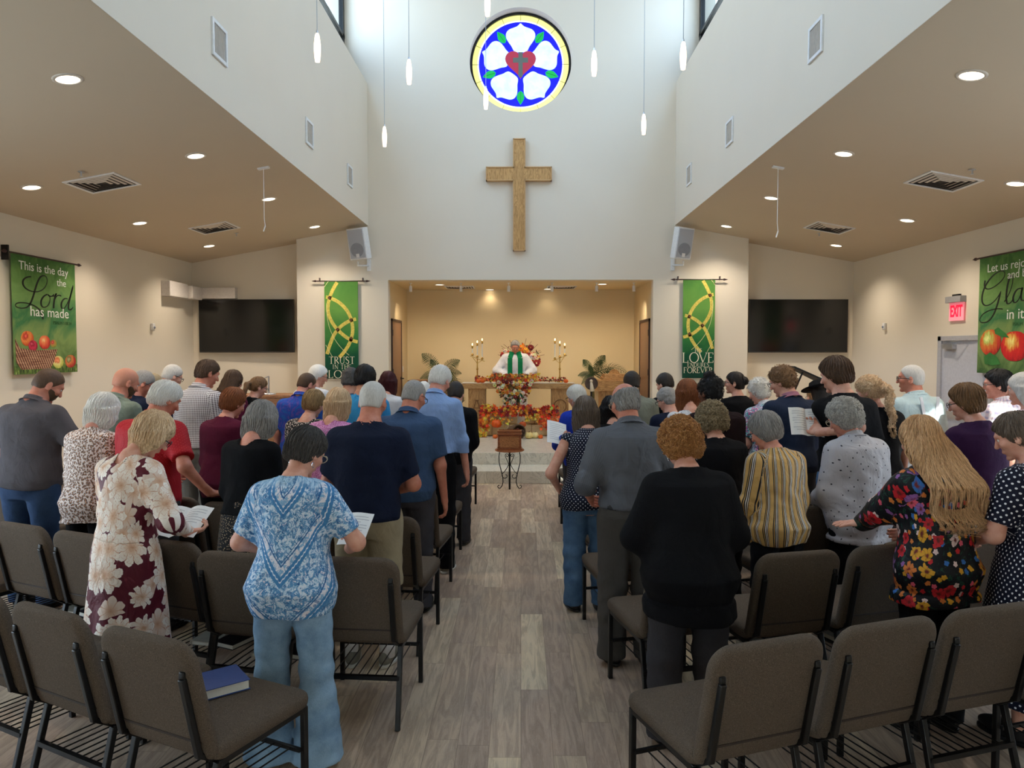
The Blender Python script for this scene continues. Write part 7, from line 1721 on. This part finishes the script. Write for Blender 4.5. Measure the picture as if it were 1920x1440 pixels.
def serif_text(txt, size, M, parent, mat, sx=.86):
    """roman capitals with thin serifs drawn as strokes"""
    G = {'T': [((0, .98), (1, .98), 0), ((.5, 0), (.5, 1), 1), ((.3, 0), (.7, 0), 0)], 'R': [((.15, 0), (.15, 1), 1), ((0, 0), (.3, 0), 0), ('arc', .3, .75, .42, .25), ((.0, 1), (.4, 1), 0), ((.4, .5), (.95, 0), 1)],
         'U': [((.15, 1), (.15, .3), 1), ('u', ), ((.85, 1), (.85, .3), 0), ((0, 1), (.3, 1), 0), ((.72, 1), (1, 1), 0)], 'S': [('s',)], 'I': [((.5, 0), (.5, 1), 1), ((.3, 0), (.7, 0), 0), ((.3, 1), (.7, 1), 0)],
         'N': [((.12, 0), (.12, 1), 0), ((.12, 1), (.86, 0), 1), ((.86, 0), (.86, 1), 0), ((0, 0), (.26, 0), 0), ((.72, 1), (1, 1), 0)], 'H': [((.15, 0), (.15, 1), 1), ((.85, 0), (.85, 1), 1), ((.15, .52), (.85, .52), 0), ((0, 0), (.3, 0), 0), ((.7, 0), (1, 0), 0), ((0, 1), (.3, 1), 0), ((.7, 1), (1, 1), 0)],
         'E': [((.15, 0), (.15, 1), 1), ((0, 0), (.85, 0), 0), ((0, 1), (.82, 1), 0), ((.15, .52), (.62, .52), 0), ((.85, 0), (.85, .2), 0), ((.82, 1), (.82, .82), 0)], 'L': [((.15, 0), (.15, 1), 1), ((0, 0), (.85, 0), 0), ((.85, 0), (.85, .2), 0), ((0, 1), (.32, 1), 0)],
         'O': [('o',)], 'D': [((.15, 0), (.15, 1), 1), ('d',)], 'V': [((0, 1), (.48, 0), 1), ((.48, 0), (.95, 1), 0), ((-.1, 1), (.16, 1), 0), ((.8, 1), (1.05, 1), 0)], 'F': [((.15, 0), (.15, 1), 1), ((0, 1), (.82, 1), 0), ((.15, .52), (.6, .52), 0), ((0, 0), (.32, 0), 0), ((.82, 1), (.82, .82), 0)]}
    Wd = {'I': .42, 'S': .6, 'E': .68, 'L': .68, 'F': .66, 'R': .74, 'O': .95, 'N': .85, 'H': .85, 'U': .82, 'D': .88, 'T': .76, 'V': .84, ' ': .35}
    tot = sum(Wd[c] + .10 for c in txt) - .10; x = -tot / 2; mb = MB()
    for c in txt:
        w = Wd[c]
        for st in G.get(c, []):
            X = lambda p: ((x + p[0] * w) * size * sx, (p[1] - .5) * size)
            k, th = .105 * size, .045 * size
            if st[0] == 'o': pts = [X((.5 + .5 * math.cos(a), .5 + .52 * math.sin(a))) for a in np.linspace(0, 2 * PI, 29)]; ribbon(mb, pts, [th + (k - th) * abs(math.cos(a)) for a in np.linspace(0, 2 * PI, 29)])
            elif st[0] == 'd': pts = [X((.2 + .72 * math.sin(a), .5 + .5 * math.cos(a))) for a in np.linspace(0, PI, 17)]; ribbon(mb, pts, [th + (k - th) * math.sin(a) for a in np.linspace(0, PI, 17)]); ribbon(mb, [X((0, 0)), X((.2, 0))], th); ribbon(mb, [X((0, 1)), X((.2, 1))], th)
            elif st[0] == 'arc': pts = [X((st[1] + st[3] * math.sin(a), st[2] + st[4] * math.cos(a))) for a in np.linspace(0, PI, 13)]; ribbon(mb, pts, [th + (k - th) * math.sin(a) for a in np.linspace(0, PI, 13)])
            elif st[0] == 'u': ribbon(mb, [X((.5 - .35 * math.cos(a), .3 - .3 * math.sin(a))) for a in np.linspace(0, PI, 13)], th * 1.3)
            elif st[0] == 's': ribbon(mb, [X(p) for p in bez((.85, .85), (.6, 1.08), (.1, 1.05), (.14, .76), (.18, .5), (.9, .54), (.88, .24), (.85, -.06), (.3, -.06), (.1, .18), n=8)], [th + (k - th) * math.sin(PI * i / 24) for i in range(25)])
            else: ribbon(mb, [X(st[0]), X(st[1])], k if st[2] else th)
        x += w + .10
    o = mb.build('lettering', mat, parent); o.data.transform(M); return o
def green_grad(g):      # printed cloth: lighter lime at the upper middle, deep green below
    x, y, z = g.sep(g.coord()); n_ = g.noise(g.coord(), 3, 3, .6, 1)
    f = g.math('ADD', z, g.math('MULTIPLY', g.math('SUBTRACT', n_, .5), .35)); g.color(g.ramp(f, [(.0, srgb(18, 62, 44)), (.18, srgb(28, 84, 54)), (.45, srgb(66, 134, 62)), (.75, srgb(104, 168, 62)), (1.0, srgb(60, 118, 54))]))
    nd = g.t.nodes
GRM = None
for s, nm, (q0, q1, qt, qb), lines in ((-1, 'left', (610, 671, 527, 710), (('TRUST', 1.31, .118, .80), ('IN THE', 1.40 + .06, .078, .86), ('LORD', 1.60, .125, .95))), (1, 'right', (1279, 1341, 524, 709), (('HIS', 1.26, .072, .8), ('LOVE', 1.42, .165, .88), ('ENDURES', 1.56, .070, .84), ('FOREVER', 1.66, .098, .84)))):
    Y = FRONT - .06; a = at(q0, qb, Y); b = at(q1, qt, Y); w = (b.x - a.x) / 2; H = b.z - a.z
    o = thing('wall_banner', 'tall green banner with golden interlaced rings on the front wall pier at %s' % nm, 'banner', ((a.x + b.x) / 2, Y, a.z))
    g = N('banner_green_print_' + nm, .75, 0, .15); x, y, z = g.sep(g.coord()); n_ = g.noise(g.coord(), 2.5, 3, .6, 1)
    f = g.math('ADD', g.math('DIVIDE', z, H), g.math('MULTIPLY', g.math('SUBTRACT', n_, .5), .3)); g.color(g.ramp(f, [(.0, srgb(22, 62, 50)), (.2, srgb(26, 84, 58)), (.42, srgb(54, 122, 62)), (.72, srgb(104, 154, 72)), (1.0, srgb(80, 132, 62))]))
    bc = MB().box(-w, w, -.004, 0, 0, H).build('banner_cloth', g.m, o)
    MB().tube([(-w - .14, 0, H), (w + .14, 0, H)], .011, 8).build('rod', DOORF, o); m = MB()
    for sd in (-1, 1): MB().lathe([(0, 0), (.018, .01), (.02, .03), (0, .10)], 10, (sd * (w + .14), 0, H), M=Matrix.Rotation(sd * PI / 2, 3, 'Y')).build('finial', DOORF, o, smooth=True); MB().box(sd * (w + .09) - .006, sd * (w + .09) + .006, -.01, .06, H - .01, H + .06).build('rod_bracket', DOORF, o)
    # rings, drawn for the left banner and mirrored for the right
    mz = -s; k = 2 * w / 61 ; U = lambda px, py: ((px - 30.5) * k * mz, H - py * k)
    crv = [[(30, -6), (14, 12), (3, 40), (7, 58), (12, 78), (26, 92), (40, 102), (50, 108), (58, 110), (68, 111)], [(-6, 28), (14, 27), (42, 42), (49, 72), (55, 96), (46, 118), (26, 138)], [(68, 67), (42, 68), (20, 84), (12, 108), (8, 118), (6, 124), (4, 132)]]
    for c in crv:
        P4 = [U(*p) for p in c]; P4 = P4[:1 + 3 * ((len(P4) - 1) // 3)]; pp = [p for p in bez(*P4) if -w < p[0] < w and 0 < p[1] < H]
        rb = ribbon(MB(), pp, 6.2 * k, .0045).build('gold_ring', GOLD, bc)
    for c in ([(8, 0), (0, 10), (-4, 16), (0, 18)], [(4, 40), (2, 80), (14, 110), (44, 134)], [(0, 112), (8, 128), (12, 134), (14, 138)]):
        P4 = [U(*p) for p in c]; pp = [p for p in bez(*P4) if -w < p[0] < w]
        if len(pp) > 3: ribbon(MB(), pp, .8 * k, .0047).build('fine_line', GOLDP, bc)
    for px, py in ((9, 30), (47.5, 70), (23, 87), (48, 103)):
        x, z = U(px, py); q = 3.2 * k; MB().prism([(x - q, z), (x, z - q), (x + q, z), (x, z + q)], .0062, .0072, M=Matrix.Rotation(PI / 2, 4, 'X')).build('brown_square', CRS, bc)
    # text positions measured from the banner's top edge
    tp = {'left': ((571 - 436 + 0, 0),)}
    rows = {'left': (('TRUST', 143, 12.5, .92), ('IN THE', 155, 8, .98), ('LORD', 168.5, 13.5, 1.02)), 'right': (('HIS', 135, 7.2, .9), ('LOVE', 149, 18.5, .94), ('ENDURES', 163, 7.6, .93), ('FOREVER', 173, 10.5, .90))}[nm]
    for tx, py, sz, sx in rows: serif_text(tx, sz * k, Matrix.Translation((0, -.006, H - py * k)), bc, CREAM, sx)
# side wall banners
BLK_INK = plain('print_black_green', (26, 34, 22), .6); WINK = plain('print_white', (236, 240, 232), .6); DINK = plain('print_dark_green', (40, 84, 40), .6)
def wall_banner(side, ya, yb, zb, zt, label):
    """ya: the end nearer the camera. local x runs to the viewer's right, local y into the wall, z up"""
    W = yb - ya; H = zt - zb; X = side * (SIDE - .07)
    o = thing('wall_banner', label, 'banner', (X, ya if side < 0 else yb, zb), PI / 2 if side < 0 else -PI / 2)
    g = N('banner_meadow_print_%s' % ('l' if side < 0 else 'r'), .75, 0, .15); x, y, z = g.sep(g.coord()); n_ = g.noise(g.coord(), 2.2, 4, .6, 1.5)
    f = g.math('ADD', g.math('DIVIDE', z, H), g.math('MULTIPLY', g.math('SUBTRACT', n_, .5), .7)); g.color(g.ramp(f, [(.0, srgb(62, 92, 52)), (.25, srgb(128, 154, 92)), (.45, srgb(66, 122, 78)), (.65, srgb(118, 156, 92)), (.85, srgb(98, 138, 74)), (1, srgb(68, 108, 58))]))
    bc = MB().box(0, W, -.004, 0, 0, H).build('banner_cloth', g.m, o)
    MB().tube([(-.08, 0, H), (W + .08, 0, H)], .012, 8).build('rod', DOORF, o)
    for xx in (-.08, W + .08): MB().lathe([(0, 0), (.02, .01), (.022, .03), (0, .10)], 10, (xx, 0, H), M=Matrix.Rotation((1 if xx > 0 else -1) * PI / 2, 3, 'Y')).build('finial', DOORF, o, smooth=True)
    bx_ = -.06 if side < 0 else W + .06; MB().box(bx_ - .012, bx_ + .012, -.02, .065, H - .10, H + .08).build('rod_bracket', BLACKM, o)
    return o, bc, W, H
def txt(bc, t, x, z, size, mat, sx=1.0, align='CENTER'): return text_mesh(t, size, mat, 'lettering', bc, .001, align=align, sx=sx, M=Matrix.Translation((x, -.006, z)) @ Matrix.Rotation(PI / 2, 4, 'X'))
ya = at_x(22, 560, -SIDE + .07).y; yb = at_x(141, 560, -SIDE + .07).y
zt_l = at_x(22, 473, -SIDE + .07).z; zb_l = at_x(22, 703, -SIDE + .07).z
o, bc, W, H = wall_banner(-1, ya, yb, zb_l, zt_l, 'green banner with a fruit basket on the left wall, reading This is the day')
def ub(u, v): return (u * W, H * (1 - v))       # u, v measured on the photograph, 0..1 from the top left
txt(bc, 'This is the day', .49 * W, H * .905, .155, WINK, 1.12); txt(bc, 'the', .76 * W, H * .805, .14, WINK, 1.12)
txt(bc, 'has made', .56 * W, H * .53, .185, WINK, 1.17); txt(bc, 'PSALM 118:24', .76 * W, H * .445, .06, DINK, 1.15)
def script(bc, strokes, w0=.014, w1=.034):
    for c in strokes:
        pp = bez(*[ub(*p) for p in c]); n_ = len(pp); ws = []
        for i in range(n_):
            a = pp[max(0, i - 1)]; b = pp[min(n_ - 1, i + 1)]; dy = (b[1] - a[1]); dx = b[0] - a[0]; L = math.hypot(dx, dy) or 1; ws.append(w0 + (w1 - w0) * max(0, -dy / L) ** 1.5)
        ribbon(MB(), pp, ws, .005).build('script_stroke', BLK_INK, bc)
script(bc, [[(.28, .175), (.10, .19), (.12, .30), (.32, .30), (.52, .30), (.58, .15), (.48, .15), (.34, .15), (.33, .40), (.20, .44), (.06, .47), (-.02, .42), (.10, .405), (.28, .39), (.46, .44), (.44, .53)],
            [(.52, .31), (.40, .34), (.40, .425), (.46, .425), (.56, .425), (.60, .32), (.53, .31), (.56, .33), (.60, .33), (.63, .30)], [(.60, .32), (.66, .32), (.70, .28), (.66, .30), (.62, .36), (.62, .42), (.62, .425)], [(.65, .34), (.68, .30), (.72, .30), (.75, .31)],
            [(.86, .33), (.78, .31), (.72, .39), (.76, .42), (.80, .44), (.88, .36), (.96, .20), (.92, .30), (.84, .40), (.88, .425), (.90, .43), (.93, .42), (.95, .40)]])
def fruit(bc, name, u, v, r, cols, sx=1.0, leaf=False):
    x, z = ub(u, v); g = N('fruit_print_%s' % name + str(random.random())[2:6], .7)
    d = g.vm('SUBTRACT', g.coord(), (x - .25 * r * sx, 0, z + .3 * r)); q = g.sep(d); dd = g.math('SQRT', g.math('ADD', g.math('MULTIPLY', g.math('DIVIDE', q[0], sx), g.math('DIVIDE', q[0], sx)), g.math('MULTIPLY', q[2], q[2])))
    n_ = g.noise(g.map(g.coord(), (1, 1, .35)), 16, 4, .65, .8); f = g.math('ADD', g.math('DIVIDE', dd, r * 1.5), g.math('MULTIPLY', g.math('SUBTRACT', n_, .5), .9))
    g.color(g.ramp(f, [(.02, srgb(*[min(255, c + 70) for c in cols[2]])), (.22, srgb(*cols[2])), (.42, srgb(*cols[1])), (.72, srgb(*cols[0])), (1, srgb(*[c * .55 for c in cols[0]]))]))
    pts = [(x + r * sx * math.cos(a) * (1 + .05 * math.cos(2 * a)), z + r * math.sin(a) * (1 - .08 * abs(math.sin(a)) ** 8)) for a in np.linspace(0, 2 * PI, 33)[:-1]]
    fruit.k = getattr(fruit, 'k', 0) + 1
    MB().prism(pts, .005 + fruit.k * .0003, .006 + fruit.k * .0003, M=Matrix.Rotation(PI / 2, 4, 'X')).build('printed_' + name, g.m, bc)
g = N('basket_print', .8); x, y, z = g.sep(g.coord()); f = g.math('ABSOLUTE', g.math('SINE', g.math('ADD', g.math('MULTIPLY', x, 70), g.math('MULTIPLY', z, 40)))); f = g.math('MULTIPLY', f, g.noise(g.map(g.coord(), (2, 1, 30)), 2, 2)); g.color(g.ramp(f, [(.1, srgb(70, 36, 30)), (.3, srgb(136, 86, 62)), (.5, srgb(190, 150, 120))])); BSK = g.m
def poly(bc, pts, name, mat, lay):
    MB().prism([ub(*p) for p in pts], .005 + lay * .0004, .0055 + lay * .0004, M=Matrix.Rotation(PI / 2, 4, 'X')).build(name, mat, bc)
g = N('grass_print', .8); f = g.noise(g.map(g.coord(), (14, 14, 4)), 3, 4, .6); g.color(g.ramp(f, [(.35, srgb(34, 48, 24)), (.6, srgb(104, 132, 56)), (.75, srgb(206, 214, 130))])); GRS = g.m
poly(bc, [(.0, 1), (1, 1), (1, .93), (.8, .90), (.55, .92), (.3, .95), (0, .93)], 'printed_grass', GRS, 1)
for a in ((.20, .70, .165, ((206, 90, 36), (232, 140, 70), (190, 50, 34))), (.28, .76, .12, ((176, 30, 60), (206, 50, 80), (150, 20, 44))), (.46, .73, .155, ((206, 60, 44), (232, 110, 70), (240, 150, 90))), (.60, .74, .09, ((150, 150, 60), (186, 130, 70), (190, 60, 50)))): fruit(bc, 'apple', a[0], a[1], a[2] * .62, a[3], 1.15)
poly(bc, [(.02, .70), (.08, .78), (.30, .80), (.66, .79), (.60, .90), (.54, .96), (.10, .96), (.03, .90)], 'printed_basket', BSK, 8)
for a in ((.67, .905, .12, ((196, 196, 90), (226, 214, 140), (214, 110, 60))), (.88, .90, .125, ((180, 50, 40), (214, 130, 70), (120, 110, 60)))): fruit(bc, 'apple', a[0], a[1], a[2] * .75, a[3], 1.25)
# right wall banner
yb = at_x(1836, 560, SIDE - .07).y; ya = yb - 1.28; zt_r = at_x(1836, 485, SIDE - .07).z; zb_r = at_x(1836, 699, SIDE - .07).z
o, bc, W, H = wall_banner(1, ya, yb, zb_r, zt_r, 'green banner with red apples on the right wall, reading Let us rejoice')
Wp = W
txt(bc, 'Let us rejoice', .13 * W, H * .895, .155, WINK, 1.12, 'LEFT'); txt(bc, 'and be', .46 * W, H * .815, .145, WINK, 1.12, 'LEFT'); txt(bc, 'in it', .46 * W, H * .49, .19, WINK, 1.15, 'LEFT'); txt(bc, 'PSALM 118:24', .56 * W, H * .41, .06, DINK, 1.1, 'LEFT')
script(bc, [[(.10, .20), (.06, .28), (.16, .30), (.30, .25), (.46, .20), (.44, .13), (.34, .14), (.16, .16), (.02, .30), (.06, .38), (.10, .46), (.30, .40), (.36, .31), (.32, .42), (.26, .54), (.14, .56), (-.02, .58), (.0, .50), (.14, .47), (.24, .45), (.34, .45), (.40, .46)],
            [(.42, .40), (.52, .34), (.58, .20), (.52, .19), (.46, .20), (.42, .42), (.48, .42), (.52, .42), (.54, .40), (.56, .38)], [(.68, .31), (.58, .28), (.52, .40), (.58, .415), (.64, .42), (.68, .34), (.69, .30), (.66, .38), (.66, .42), (.74, .40)], [(.88, .31), (.80, .28), (.74, .40), (.80, .415), (.86, .42), (.96, .26), (.98, .18), (.92, .30), (.88, .40), (.92, .42)]])
fruit(bc, 'apple', .22, .735, .185, ((196, 50, 34), (214, 120, 50), (190, 206, 100)), 1.15); fruit(bc, 'apple', .60, .77, .205, ((196, 22, 28), (216, 40, 34), (236, 170, 70)), 1.25); fruit(bc, 'apple', .94, .76, .17, ((196, 30, 30), (150, 20, 24), (220, 90, 50)), 1.0)
g = plain('leaf_print', (52, 116, 52), .7, var=.3, scale=5)
poly(bc, [(.28, .63), (.34, .61), (.46, .66), (.52, .70), (.40, .69), (.30, .665)], 'printed_leaf', g, 12); poly(bc, [(.12, .86), (.22, .82), (.34, .86), (.40, .92), (.26, .93), (.14, .92)], 'printed_leaf', g, 13)
